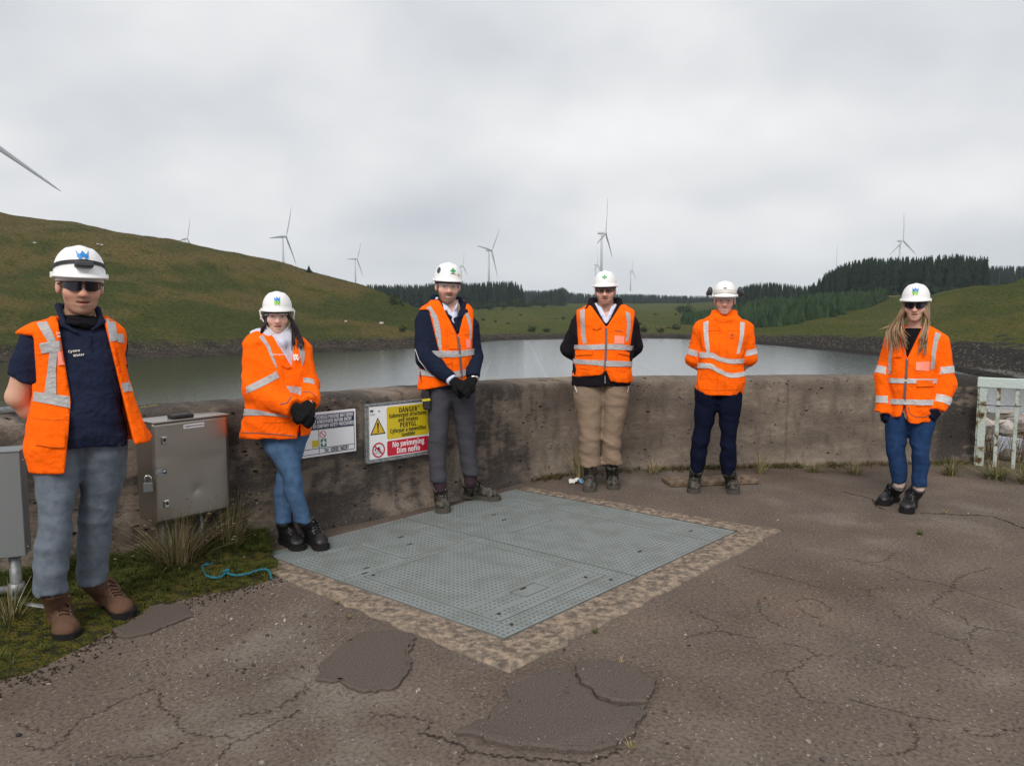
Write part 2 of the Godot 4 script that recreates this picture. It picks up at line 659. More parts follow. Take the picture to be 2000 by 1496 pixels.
# ---------------------------------------------------------------- people
# A Figure keeps the frame of one person: x to the person's left as seen from the lens, z towards the lens.
class Figure:
	var root: Item
	var node: Node3D
	var label := ""
	var later := []
	var basis := Basis.IDENTITY
	var o := Vector3.ZERO
	var r := Vector3.RIGHT
	var f := Vector3.BACK
	var dist := 1.0
	var vest: Sdf                # the garment that marks are laid on
	var head := Transform3D.IDENTITY
	var body := []
	var cols := []
	var ray_of: Callable
	var rnd := RandomNumberGenerator.new()
	func lp(px: float, py: float, dz := 0.0) -> Vector3:         # pixel to the upright plane through the person, dz nearer
		var d: Vector3 = ray_of.call(px, py)
		var dl := Vector3(d.dot(r), d.y, d.dot(f))
		return Vector3(0, 1.58, dist) + dl * ((dz - dist) / dl.z)
	func lg(px: float, py: float) -> Vector3:                    # pixel to the paving
		var d: Vector3 = ray_of.call(px, py)
		var dl := Vector3(d.dot(r), d.y, d.dot(f))
		return Vector3(0, 1.58, dist) + dl * (-1.58 / dl.y)
	func ld(px: float, py: float) -> Vector3:
		var d: Vector3 = ray_of.call(px, py)
		return Vector3(d.dot(r), d.y, d.dot(f)).normalized()
	func rows(src: Array) -> Array:              # [py, px left, px right, cz, b] to [y, cx, a, cz, b]
		var out := []
		for q in src:
			var u := lp(q[1], q[0], q[3])
			var v := lp(q[2], q[0], q[3])
			out.append([u.y, (u.x + v.x) * 0.5, (v.x - u.x) * 0.5, q[3], q[4]])
		return out
	func px_of(x: float, y: float, z: float) -> Vector2:
		var a := lp(1000, 748, z)
		var b := lp(1100, 748, z)
		var c := lp(1000, 848, z)
		return Vector2(1000 + 100 * (x - a.x) / (b.x - a.x), 748 + 100 * (y - a.y) / (c.y - a.y))

func figure(label: String, px: float, py: float, group := "") -> Figure:
	var g := Figure.new()
	g.ray_of = ray
	g.o = on_ground(px, py)
	g.f = Vector3(-g.o.x, 0, -g.o.z).normalized()
	g.r = Vector3.UP.cross(g.f)
	g.dist = Vector2(g.o.x, g.o.z).length()
	g.root = Item.new()
	g.label = label
	g.rnd.seed = int(px)
	g.basis = Basis(g.r, Vector3.UP, g.f)
	return g

func bounds(s: Sdf, pad := 0.05) -> AABB:
	var bb := AABB()
	var first := true
	for q in s.prims:
		var e: AABB
		if q is Col:
			e = AABB(Vector3(q.cx[0], q.y0, q.cz[0]), Vector3(0, q.y1 - q.y0, 0))
			for i in q.n: e = e.expand(Vector3(q.cx[i] - q.a[i], q.y0, q.cz[i] - q.b[i])).expand(Vector3(q.cx[i] + q.a[i], q.y0, q.cz[i] + q.b[i]))
		elif q is Cap:
			var w := Vector3.ONE * maxf(q.ra, q.rb)
			var en: Vector3 = q.a + Vector3(q.ba.x, q.ba.y, q.ba.z * q.fz)
			e = AABB(q.a - w, w * 2.0).merge(AABB(en - w, w * 2.0))
		else:
			e = AABB(q.c - q.r, q.r * 2.0)
		bb = e if first else bb.merge(e)
		first = false
	return bb.grow(pad)

func mesh_of(s: Sdf, c: float, pad := 0.04) -> Array:
	var bb := bounds(s, pad)
	return mesh_sdf(s, bb.position, bb.end, c)

func cloth(s: Sdf, seed_: int, amp: float, fs: Vector3, gains := []) -> void:
	s.fold = noise(seed_, 0.62, 2)
	s.fold.fractal_type = FastNoiseLite.FRACTAL_RIDGED
	s.fold.fractal_gain = 0.38
	s.fold.domain_warp_enabled = true
	s.fold.domain_warp_amplitude = 0.35
	s.fold.domain_warp_frequency = 0.8
	s.amp = amp
	s.fs = fs
	s.gains = gains

# a garment as a child of the person
func garment(g: Figure, called: String, s: Sdf, m: String, cell := 0.011):
	return obj(called, commit([mesh_of(s, cell)]), M[m], g.root)

# ---- marks laid on a garment: two edges of pixels, joined by a sheet that follows the cloth
func strip(g: Figure, called: String, pa: Array, pb: Array, m: String, parent = null, lift := 0.004, across := 3, step := 6.0, s: Sdf = null):
	if s == null: s = g.vest
	var grid := []
	for i in pa.size() - 1:
		var n := maxi(1, int(ceil(maxf((pa[i + 1] - pa[i]).length(), (pb[i + 1] - pb[i]).length()) / step)))
		for k in n + (1 if i == pa.size() - 2 else 0):
			var t := float(k) / n
			var a: Vector2 = pa[i].lerp(pa[i + 1], t)
			var b: Vector2 = pb[i].lerp(pb[i + 1], t)
			var row := []
			for j in across + 1:
				var p := a.lerp(b, float(j) / across)
				var d := g.ld(p.x, p.y)
				var h = trace(s, Vector3(0, EYE, g.dist), d, g.dist - 0.5, g.dist + 0.5)
				row.append(h - d * lift if h != null else null)
			grid.append(row)
	return obj(called, sheet(grid), M[m], g.root if parent == null else parent)

func bar(g: Figure, called: String, line: Array, w: float, m: String, parent = null, lift := 0.004, s: Sdf = null):   # a strip of even width (pixels) along a line
	var a := []
	var b := []
	for i in line.size():
		var t: Vector2 = (line[mini(i + 1, line.size() - 1)] - line[maxi(i - 1, 0)]).normalized()
		var n := Vector2(-t.y, t.x) * w * 0.5
		a.append(line[i] + n)
		b.append(line[i] - n)
	return strip(g, called, a, b, m, parent, lift, 2, 5.0, s)

# a band all the way round the trunk: line of [px, py top, py bottom] across the front
func band(g: Figure, line: Array, m := "tape", gap = null):
	var s := g.vest.part([0])
	var c := g.lp((line[0][0] + line[-1][0]) * 0.5, line[0][1], 0)
	var half := (g.lp(line[-1][0], line[0][1]).x - g.lp(line[0][0], line[0][1]).x) * 0.5
	var grid := []
	for i in 73:
		var ang := TAU * i / 72.0
		var px := g.px_of(c.x + half * sin(ang), c.y, 0.0).x
		var row := []
		for j in 4:
			var py := lerpf(table(line, px, 1), table(line, px, 2), j / 3.0)
			var q := g.lp(px, py, 0.10 * cos(ang))
			var dir := Vector3(sin(ang), 0, cos(ang))
			var o := Vector3(c.x, q.y, 0) + dir * 0.55
			var h = trace(s, o, -dir, 0.0, 0.55)
			row.append(h + dir * 0.0065 if h != null else null)
		grid.append(row)
	return obj("reflective_band", sheet(grid), M[m], g.root)

# a band round a sleeve: two centre points and the reach to search from
func cuff_band(g: Figure, s: Sdf, a: Vector3, b: Vector3, m := "tape", reach := 0.11, tilt := Vector3.ZERO):
	var ax := (b - a).normalized()
	var u := ax.cross(Vector3(0.3, 0.1, 0.9)).normalized()
	var v := ax.cross(u)
	var grid := []
	for i in 31:
		var ang := TAU * i / 30.0
		var d := u * cos(ang) + v * sin(ang)
		var row := []
		for j in 4:
			var p := a.lerp(b, j / 3.0) + tilt * d.dot(u)
			var h = trace(s, p + d * reach, -d, 0.0, reach)
			row.append(h + d * 0.004 if h != null else null)
		grid.append(row)
	return obj("reflective_band", sheet(grid), M[m], g.root)

func P(list: Array) -> Array:          # flat numbers to points
	var out := []
	for i in range(0, list.size(), 2): out.append(Vector2(list[i], list[i + 1]))
	return out

func text_on(g: Figure, called: String, words: String, px: float, py: float, size_px: float, m: String, s: Sdf = null, slope := 0.0) -> void:
	if s == null: s = g.vest
	g.later.append(text_now.bind(g, called, words, px, py, size_px, m, s, slope))

func text_now(g: Figure, called: String, words: String, px: float, py: float, size_px: float, m: String, s: Sdf, slope: float) -> void:
	var tm := TextMesh.new()
	var fo := SystemFont.new()
	fo.font_names = PackedStringArray(["Droid Sans"])
	fo.font_weight = 600
	tm.font = fo
	tm.text = words
	tm.font_size = 32
	tm.pixel_size = 0.01
	tm.depth = 0.0
	tm.curve_step = 2.0
	var k := g.lp(px, py).distance_to(g.lp(px, py + size_px)) / 0.32
	var arr := tm.get_mesh_arrays()
	var vs: PackedVector3Array = arr[Mesh.ARRAY_VERTEX]
	var ns: PackedVector3Array = arr[Mesh.ARRAY_NORMAL]
	var c := g.lp(px, py)
	for i in vs.size():
		var q := Vector3(c.x + vs[i].x * k, c.y + vs[i].y * k + vs[i].x * k * slope, 0)
		var h = trace(s, q + Vector3(0, 0, 0.5), Vector3(0, 0, -1), 0.0, 0.7)
		vs[i] = (h if h != null else q) + Vector3(0, 0, 0.005)
		ns[i] = Vector3(0, 0, 1)
	var st := new_st()
	var ix = arr[Mesh.ARRAY_INDEX]
	for i in (ix.size() if ix != null else vs.size()):
		st.set_normal(Vector3(0, 0, 1))
		st.add_vertex(vs[ix[i] if ix != null else i])
	obj(called, st.commit(), M[m], g.node)

# ---------------------------------------------------------------- heads
func set_head(g: Figure, px: float, chin: float, top: float, yaw := 0.0, roll := 0.0, pitch := 0.0, dz := 0.03) -> void:
	var a := g.lp(px, chin, dz + 0.06)
	var b := g.lp(px, top, dz)
	var k := (b.y - a.y) / 0.283
	var bas := Basis(Vector3.UP, yaw) * Basis(Vector3.BACK, roll) * Basis(Vector3.RIGHT, pitch)
	g.head = Transform3D(bas * Basis.from_scale(Vector3.ONE * k), Vector3(b.x, a.y + 0.115 * k, dz))

func head_sdf(fat := 1.0, female := false, smile := false) -> Sdf:
	var s := Sdf.new()
	s.k = 0.016
	var j := 0.92 if female else 1.0
	s.ell(Vector3(0, 0.040, -0.014), Vector3(0.077, 0.086, 0.096))
	s.ell(Vector3(0, -0.030, 0.022), Vector3(0.061 * fat, 0.082, 0.068))
	s.ell(Vector3(0, -0.070, 0.034), Vector3(0.045 * fat * j, 0.038, 0.045))
	s.ell(Vector3(0, -0.097, 0.058), Vector3(0.025 * j, 0.017, 0.021))
	for q in [-1.0, 1.0]:
		s.ell(Vector3(0.044 * q, -0.018, 0.058), Vector3(0.023 * fat, 0.020, 0.021))
		s.ell(Vector3(0.011 * q, -0.033, 0.096), Vector3(0.008, 0.007, 0.009))
		s.ell(Vector3(0.080 * q, -0.004, -0.008), Vector3(0.010, 0.029, 0.017))
	s.cap(Vector3(-0.036, 0.023, 0.076), Vector3(0.036, 0.023, 0.076), 0.011, 0.011)
	s.cap(Vector3(0, 0.016, 0.084), Vector3(0, -0.032, 0.108), 0.006, 0.0115)
	var up := 0.0075 if smile else 0.0055
	for q in [-1.0, 1.0]:
		s.cap(Vector3(0, -0.0625, 0.081), Vector3(0.021 * q, -0.0645 + up, 0.070), 0.0062, 0.0035)
		s.cap(Vector3(0, -0.0725, 0.0795), Vector3(0.018 * q, -0.0715 + up, 0.070), 0.0060, 0.0035)
		s.ell(Vector3(0.039 * q, -0.034, 0.060), Vector3(0.019 * fat, 0.017, 0.019) * (1.12 if smile else 1.0))
	for q in [-1.0, 1.0]: s.hole(Vector3(0.032 * q, 0.003, 0.092), Vector3(0.019, 0.011, 0.015))
	for q in [-1.0, 0.0, 1.0]: s.hole(Vector3(0.015 * q, -0.0675 + (0.005 if smile else 0.0036) * absf(q), 0.096), Vector3(0.010, 0.0024 if smile else 0.0015, 0.014))
	return s

# skin, lips, brows, beard and eyes as colours of the face itself
func face_colour(p: Vector3, o: Dictionary) -> Color:
	var skin: Color = o.skin
	var c := skin
	var red := lerpf(0.0, 0.22, exp(-pow((absf(p.x) - 0.038) / 0.022, 2.0) - pow((p.y + 0.028) / 0.02, 2.0))) + 0.25 * exp(-pow(p.x / 0.014, 2.0) - pow((p.y + 0.03) / 0.015, 2.0)) * smoothstep(0.085, 0.1, p.z)
	c = c * Color(1.0 + 0.15 * red, 1.0 - 0.55 * red, 1.0 - 0.5 * red)
	if p.z > 0.03:
		# brows
		var bx := absf(p.x)
		var by := 0.025 + 0.006 * sin(clampf((bx - 0.012) / 0.036, 0.0, 1.0) * PI)
		if bx > 0.013 and bx < 0.052 and absf(p.y - by) < 0.0055: c = c.lerp(o.hair, 0.75)
		# eyes
		var ex := bx - 0.032
		var ey := p.y - 0.002
		var ee := ex * ex / (0.0145 * 0.0145) + ey * ey / (0.0062 * 0.0062)
		if ee < 1.0 and p.z > 0.055:
			c = Color(0.42, 0.38, 0.36) if ex * ex + ey * ey > 0.00004 else Color(0.03, 0.03, 0.035)
		elif ee < 1.8 and ey > 0.0: c = c.lerp(o.hair, 0.6)
		# lips
		var smile: bool = o.get("smile", false)
		var mw := 0.030 if smile else 0.026
		var lx := p.x * p.x / (mw * mw)
		var ly := p.y + 0.0675 - (0.010 if smile else 0.007) * lx
		if lx < 1.0:
			var w := 0.0105 * sqrt(1.0 - lx)
			if absf(ly) < w: c = c.lerp(o.lips, 0.75)
			if smile and absf(ly) < 0.0038 * (1.0 - lx) and lx < 0.6: c = Color(0.50, 0.44, 0.40)
			elif absf(ly) < 0.0012 and lx < 0.85: c = o.lips * 0.6
	# beard
	var bd: float = o.get("beard", 0.0)
	if bd > 0.0 and p.z > -0.02:
		var jaw := smoothstep(-0.03, -0.052, p.y - 0.35 * maxf(0.0, absf(p.x) - 0.03))
		var mouth := exp(-pow(p.x / 0.026, 2.0) - pow((p.y + 0.066) / 0.0075, 2.0))
		var cheek := smoothstep(0.0, 0.02, absf(p.x) - 0.022) * smoothstep(-0.085, -0.05, p.y) * smoothstep(0.05, 0.075, p.z)
		var m := clampf(jaw * (1.0 - 0.9 * mouth) * (1.0 - 0.7 * cheek), 0.0, 1.0)
		var patchy := 0.75 + 0.4 * fract_noise(p * 260.0)
		c = c.lerp(o.beard_col, clampf(m * bd * patchy, 0.0, 0.92))
	# cropped hair at the sides and back
	if p.z < 0.028 and p.y > -0.02 - 0.04 * smoothstep(0.0, -0.06, p.z) and absf(p.x) < 0.079 and not (p.z > -0.03 and p.z < 0.012 and p.y < 0.03 and absf(p.x) > 0.074): c = c.lerp(o.hair, 0.85)
	return c

var speckle := FastNoiseLite.new()
func fract_noise(p: Vector3) -> float:
	return speckle.get_noise_3dv(p * 8.0)

func build_head(g: Figure, o: Dictionary, cell := 0.0052) -> void:
	var s := head_sdf(o.get("fat", 1.0), o.get("female", false), o.get("smile", false))
	var nr: float = o.get("neck", 0.058)
	s.cap(Vector3(0, -0.05, -0.022), Vector3(0, -0.19, -0.036), nr, nr * 1.12)
	var r := mesh_sdf(s, Vector3(-0.11, -0.20, -0.13), Vector3(0.11, 0.13, 0.13), cell)
	var cols := PackedColorArray()
	for p in r[0]: cols.append(face_colour(p, o))
	for i in r[0].size(): r[0][i] = g.head * r[0][i]
	var nb := g.head.basis.orthonormalized()
	for i in r[1].size(): r[1][i] = nb * r[1][i]
	g.body.append(r)
	g.cols.append(cols)

func add_body(g: Figure, s: Sdf, cell: float, col: Color) -> void:
	var r := mesh_of(s, cell)
	var cols := PackedColorArray()
	cols.resize(r[0].size())
	cols.fill(col)
	g.body.append(r)
	g.cols.append(cols)

func finish_body(g: Figure) -> void:
	obj("body", commit(g.body, g.cols), M.skin, g.root)

# a hand as finger chains: wrist w, direction d to the fingertips, n out of the palm, x across towards the thumb
func hand(s: Sdf, w: Vector3, d: Vector3, n: Vector3, thumb: float, curl := 0.5, k := 1.0, fat := 1.0) -> void:
	d = d.normalized()
	fat = 1.0 + (fat - 1.0) * 0.6
	n = (n - d * n.dot(d)).normalized()
	var x := d.cross(n) * thumb
	for i in 4:
		var u := (0.030 - 0.0205 * i) * k
		s.cap(w + x * u * 0.55 - d * 0.005, w + d * 0.085 * k + x * u, 0.017 * fat, 0.0125 * fat)
	var ln := [0.92, 1.0, 0.95, 0.78]
	for i in 4:
		var p := w + d * 0.088 * k + x * (0.031 - 0.0205 * i) * k
		var a := curl * (0.75 + 0.12 * i)
		for j in 3:
			var q: Vector3 = p + (d * cos(a) + n * sin(a)) * [0.038, 0.027, 0.021][j] * ln[i] * k
			s.cap(p, q, (0.0105 - 0.0008 * j) * fat, (0.0098 - 0.0009 * j) * fat)
			p = q
			a += curl * 0.9
	var t := w + d * 0.025 * k + x * 0.028 * k
	var t1 := t + (d * 0.6 + x * 0.62 + n * 0.25) * 0.042 * k
	var t2 := t1 + (d * 0.85 + x * 0.15 + n * 0.4) * 0.030 * k
	s.cap(t, t1, 0.0155 * fat, 0.012 * fat)
	s.cap(t1, t2, 0.0118 * fat, 0.0095 * fat)

# ---------------------------------------------------------------- helmets, glasses
func helm_pt(u: float, v: float, peak: float) -> Vector3:      # u round the head (0 is the front), v 0 at the rim to 1 at the crown
	var a := v * PI * 0.5
	var ca := pow(maxf(cos(a), 0.0), 0.72)
	var f := cos(u)
	var rx := 0.097
	var rz := 0.120 + 0.008 * maxf(f, 0.0)
	var p := Vector3(sin(u) * rx * ca, 0.054 + sin(a) * 0.112, -0.004 + f * rz * ca)
	# raised crest along the top
	var crest := exp(-pow(p.x / 0.022, 2.0)) * smoothstep(0.15, 0.6, v) * 0.006
	crest += exp(-pow((absf(p.x) - 0.048) / 0.010, 2.0)) * smoothstep(0.3, 0.6, v) * smoothstep(0.95, 0.7, v) * 0.003
	return p + Vector3(0, crest, 0)

func helmet(g: Figure, o: Dictionary):
	var peak: float = o.get("peak", 0.035)
	var st := new_st()
	st.set_smooth_group(0)
	var grid := []
	for j in 15:
		var row := []
		for i in 49: row.append(g.head * helm_pt(TAU * i / 48.0, pow(j / 14.0, 0.85), peak))
		grid.append(row)
	# rim and peak: outward lip below the dome, then back inside
	var lip := []
	var lip2 := []
	var inn := []
	for i in 49:
		var u := TAU * i / 48.0
		var f := cos(u)
		var out := 0.0045 + peak * pow(maxf(f, 0.0), 1.3)
		var p := helm_pt(u, 0.0, peak)
		var n := Vector3(sin(u), 0, cos(u))
		var drop := 0.010 + 0.006 * pow(maxf(f, 0.0), 2.0)
		lip.append(g.head * (p + n * out + Vector3(0, -drop, 0)))
		lip2.append(g.head * (p + n * (out - 0.001) + Vector3(0, -drop - 0.007, 0)))
		inn.append(g.head * (p - n * 0.012 + Vector3(0, -0.012, 0)))
	var all := [inn, lip2, lip] + grid
	for j in all.size() - 1:
		for i in 48: quad(st, all[j][i], all[j][i + 1], all[j + 1][i + 1], all[j + 1][i])
	var hm = obj("helmet", done(st, true), M.helmet, g.root)
	# cradle band under the shell
	var st2 := new_st()
	for i in 48:
		var u0 := TAU * i / 48.0
		var u1 := TAU * (i + 1) / 48.0
		var e := func(u: float, y: float): return g.head * Vector3(sin(u) * 0.089, y, -0.008 + cos(u) * 0.108)
		quad(st2, e.call(u0, 0.022), e.call(u1, 0.022), e.call(u1, 0.060), e.call(u0, 0.060))
	obj("cradle", done(st2, true), M[o.get("cradle", "strap")], hm)
	# side slots
	for q in [-1.0, 1.0]:
		obj("slot_clip", box_mesh(g.head * Vector3(0.102 * q, 0.046, -0.004), Vector3(0.010, 0.024, 0.030) * g.head.basis.get_scale().x, g.head.basis.orthonormalized(), 0.003), M[o.get("clip", "helmet")], hm)
	return hm

# flat polygons in head units (x right, y up, at the front of the shell) laid on the shell
func on_helmet(g: Figure, hm, called: String, polys: Array, m: String, lift := 0.0025, turn := 0.0) -> void:
	var st := new_st()
	st.set_smooth_group(0)
	for poly in polys:
		var pts := PackedVector2Array(poly)
		var ix := Geometry2D.triangulate_polygon(pts)
		for i in ix:
			var p := pts[i]
			# find the shell under this point by bisection in v
			var lo := 0.0
			var hi := 0.97
			var q := Vector3.ZERO
			for it in 18:
				var v := (lo + hi) * 0.5
				var ca := pow(maxf(cos(v * PI * 0.5), 0.0), 0.72)
				var u := asin(clampf(p.x / (0.097 * ca), -1.0, 1.0)) + turn
				q = helm_pt(u, v, 0.0)
				if q.y < p.y: lo = v
				else: hi = v
			st.add_vertex(g.head * (q + Vector3(sin(turn) * 0.5, 0.35, cos(turn)).normalized() * lift))
	obj(called, done(st), M[m], hm)

func w_poly(y: float, k: float, x0 := 0.0, up := 1.0) -> Array:
	var a := P([-10, 9, -7, 3, -4.5, 1.5, -2.5, 4, 0, 8, 2.5, 4, 4.5, 1.5, 7, 3, 10, 9, 8.5, -4, 5, -8, 2.2, -5, 0, -1, -2.2, -5, -5, -8, -8.5, -4])
	var out := []
	for p in a: out.append(Vector2(x0 + p.x * k, y + p.y * k * up))
	return out

func emblem(g: Figure, hm, y: float, k := 0.0021, x0 := 0.0) -> void:
	on_helmet(g, hm, "emblem_upper", [w_poly(y + 0.012, k, x0)], "emblem_blue", 0.004)
	on_helmet(g, hm, "emblem_lower", [w_poly(y - 0.012, k, x0)], "emblem_green", 0.004)

func cross_mark(g: Figure, hm, y: float, x0 := 0.0, k := 0.0065) -> void:
	var c := []
	for p in P([-1, 3, 1, 3, 1, 1, 3, 1, 3, -1, 1, -1, 1, -3, -1, -3, -1, -1, -3, -1, -3, 1, -1, 1]): c.append(Vector2(x0, y) + p * k)
	on_helmet(g, hm, "green_cross", [c], "cross_green", 0.004)

func glasses(g: Figure, lens: String, frame: String, big := 1.0, y := 0.010) -> void:
	var root = obj("glasses", null, null, g.root)
	for q in [-1.0, 1.0]:
		var grid := []
		for i in 9:
			var t := i / 8.0
			var row := []
			var x := lerpf(0.0065, 0.068, t)
			var top := 0.0165 * big - 0.003 * t * t
			var bot := -0.018 * big * (0.45 + 0.55 * sin(PI * clampf(t * 0.9 + 0.16, 0.0, 1.0)))
			for j in 5:
				var v := j / 4.0
				var z := 0.114 - 0.030 * t * t - 0.018 * pow(t, 6.0) - 0.004 * v
				row.append(g.head * Vector3(x * q, y + lerpf(top, bot, v), z))
			grid.append(row)
		obj("lens", sheet(grid), M[lens], root)
		var st := new_st()
		var pts := []
		var rr := []
		for i in 9:
			pts.append(grid[i][0] + g.head.basis.z.normalized() * 0.001)
			rr.append(0.0024)
		pts.append(g.head * Vector3(0.080 * q, y + 0.010, 0.05)); rr.append(0.003)
		pts.append(g.head * Vector3(0.083 * q, y + 0.008, -0.01)); rr.append(0.003)
		add_tube(st, pts, rr, 5)
		obj("temple", done(st, true), M[frame], root)
	var st2 := new_st()
	add_tube(st2, [g.head * Vector3(-0.008, y + 0.011, 0.113), g.head * Vector3(0, y + 0.013, 0.115), g.head * Vector3(0.008, y + 0.011, 0.113)], [0.003, 0.003, 0.003], 6)
	obj("bridge", done(st2, true), M[frame], root)

# ---------------------------------------------------------------- boots
func boot(g: Figure, heel: Vector3, toe: Vector3, shaft: Vector3, m: String, sole: String, lace: String, k := 1.0, top := 0.17):
	heel.y = 0.0
	toe.y = 0.0
	var d := (toe - heel).normalized()
	var ln := (toe - heel).length()
	var x := Vector3.UP.cross(d)
	var s := Sdf.new()
	s.k = 0.022
	var ank := heel + d * 0.062 * k
	s.cap(ank + Vector3(0, 0.065, 0), shaft + Vector3(0, 0.0, 0), 0.047 * k, 0.054 * k, true)
	s.ell(heel + d * 0.050 * k + Vector3(0, 0.045, 0), Vector3(0.042, 0.05, 0.046) * k)
	s.cap(heel + d * 0.05 * k + Vector3(0, 0.052, 0), heel + d * (ln - 0.085 * k) + Vector3(0, 0.045, 0), 0.042 * k, 0.043 * k)
	s.ell(heel + d * (ln - 0.068 * k) + Vector3(0, 0.042, 0), Vector3(0.052, 0.040, 0.060) * k)
	s.cap(ank + Vector3(0, 0.12, 0) + d * 0.02, heel + d * (ln - 0.10 * k) + Vector3(0, 0.065, 0), 0.040 * k, 0.026 * k)
	s.cuts = [[Plane(Vector3.UP, 0.022)]]
	cloth(s, int(ln * 1e5) % 97, 0.004, Vector3(14, 20, 14), [])
	var b = obj("boot", commit([mesh_of(s, 0.0075)]), M[m], g.root)
	# sole
	var prof := [[0.0, 0.018], [0.02, 0.034], [0.06, 0.041], [0.3, 0.037], [0.5, 0.037], [0.7, 0.048], [0.86, 0.050], [0.95, 0.036], [1.0, 0.014]]
	var lft := []
	var rgt := []
	for q in prof:
		lft.append(heel + d * (q[0] * (ln + 0.008) - 0.003) + x * (q[1] + 0.005) * k)
		rgt.append(heel + d * (q[0] * (ln + 0.008) - 0.003) - x * (q[1] + 0.005) * k)
	rgt.reverse()
	var ring := lft + rgt
	var st := new_st()
	st.set_smooth_group(-1)
	var up := Vector3(0, 0.034 * k, 0)
	var dn := Vector3(0, 0.001, 0)
	for i in ring.size():
		var a: Vector3 = ring[i]
		var c: Vector3 = ring[(i + 1) % ring.size()]
		quad(st, a + dn, c + dn, c + up, a + up)
		var mid := heel + d * ln * 0.5
		st.add_vertex(a + up); st.add_vertex(c + up); st.add_vertex(mid + up)
		st.add_vertex(a + dn); st.add_vertex(mid + dn); st.add_vertex(c + dn)
	obj("sole", done(st), M[sole], b)
	# laces over the instep
	var l0 := ank + Vector3(0, 0.13, 0) + d * 0.045
	var l1 := heel + d * (ln - 0.11 * k) + Vector3(0, 0.082, 0)
	for i in 5:
		var p := l0.lerp(l1, i / 4.0)
		var w := 0.026
		var pts := []
		for t in [-1.0, -0.4, 0.4, 1.0]:
			var q: Vector3 = p + x * w * t + d * (0.006 if t > 0 else -0.002)
			var h = trace(s, q + (Vector3.UP + d * 0.8).normalized() * 0.08, -(Vector3.UP + d * 0.8).normalized(), 0.0, 0.14)
			pts.append((h if h != null else q) + Vector3(0, 0.002, 0))
		var st3 := new_st()
		add_tube(st3, pts, [0.0036, 0.0036, 0.0036, 0.0036], 5)
		obj("lace", done(st3, true), M[lace], b)
		for t in [0, 3]:
			obj("eyelet", box_mesh(pts[t], Vector3.ONE * 0.007, Basis.IDENTITY, 0.002), M.eyelet, b)
	return b

# ---------------------------------------------------------------- hair as strands
func hair(g: Figure, strands: Array, base: Color, tip: Color, rad := 0.0042) -> void:
	var st := new_st()
	for s in strands:
		var pts := smooth_line(s, 3)
		var rr := []
		for i in pts.size(): rr.append(rad * (1.0 - 0.75 * pow(i / float(pts.size() - 1), 3.0)))
		var c := base.lerp(tip, g.rnd.randf())
		c = c * g.rnd.randf_range(0.7, 1.25)
		add_tube(st, pts, rr, 4, c)
	obj("hair", done(st, true), M.hair, g.root)

# ---------------------------------------------------------------- the six people
func half(a: Vector3, b: Vector3, side: float) -> Plane:       # upright plane through the line a-b seen from the lens; side +1 keeps the right of it
	var t := b - a
	var n := Vector3(t.y, -t.x, 0).normalized()
	if n.x < 0: n = -n
	n *= -side
	return Plane(n, n.dot(a))

func left_of(g: Figure, px: float, py := 700.0) -> Plane: return Plane(Vector3.RIGHT, g.lp(px, py).x)
func right_of(g: Figure, px: float, py := 700.0) -> Plane: return Plane(Vector3.LEFT, -g.lp(px, py).x)
func below(g: Figure, px: float, py: float, z := 0.0) -> Plane: return Plane(Vector3.UP, g.lp(px, py, z).y)
func above(g: Figure, px: float, py: float, z := 0.0) -> Plane: return Plane(Vector3.DOWN, -g.lp(px, py, z).y)
func front_of(z: float) -> Plane: return Plane(Vector3(0, 0, -1), -z)

func shrink(into: Sdf, s: Sdf, k: float) -> void:
	for q in s.prims:
		if q is Col:
			var c := Col.new()
			c.y0 = q.y0; c.y1 = q.y1; c.n = q.n; c.pw = q.pw
			c.cx = q.cx; c.cz = q.cz
			for i in q.n:
				c.a.append(q.a[i] * k)
				c.b.append(q.b[i] * k)
			into.prims.append(c)
		elif q is Cap:
			var c := Cap.new()
			c.a = q.a; c.ba = q.ba; c.il = q.il; c.fz = q.fz
			c.ra = q.ra * k; c.rb = q.rb * k
			into.prims.append(c)

func legs(g: Figure, a: Array, b: Array, m: String, seed_: int, amp: float, knee: float, ankle: float, pw := 2.0) -> Sdf:
	var s := Sdf.new()
	s.k = 0.025
	s.col(g.rows(a), pw)
	s.col(g.rows(b), pw)
	var ky := g.lp(1000, knee).y
	var ay := g.lp(1000, ankle).y
	cloth(s, seed_, amp, Vector3(4.0, 8.0, 4.0), [[ky, 0.09, 1.0], [ay, 0.07, 1.3], [ky + 0.33, 0.08, 0.5]])
	garment(g, "trousers", s, m, 0.0105)
	return s

func boots(g: Figure, toe1: Vector2, from1: Vector2, toe2: Vector2, from2: Vector2, sh1: Vector3, sh2: Vector3, m: String, sole: String, lace: String, ln := 0.30, k := 1.0) -> void:
	for q in [[toe1, from1, sh1], [toe2, from2, sh2]]:
		var t := g.lg(q[0].x, q[0].y)
		var d := (t - g.lg(q[1].x, q[1].y)).normalized()
		boot(g, t - d * ln, t, q[2], m, sole, lace, k)

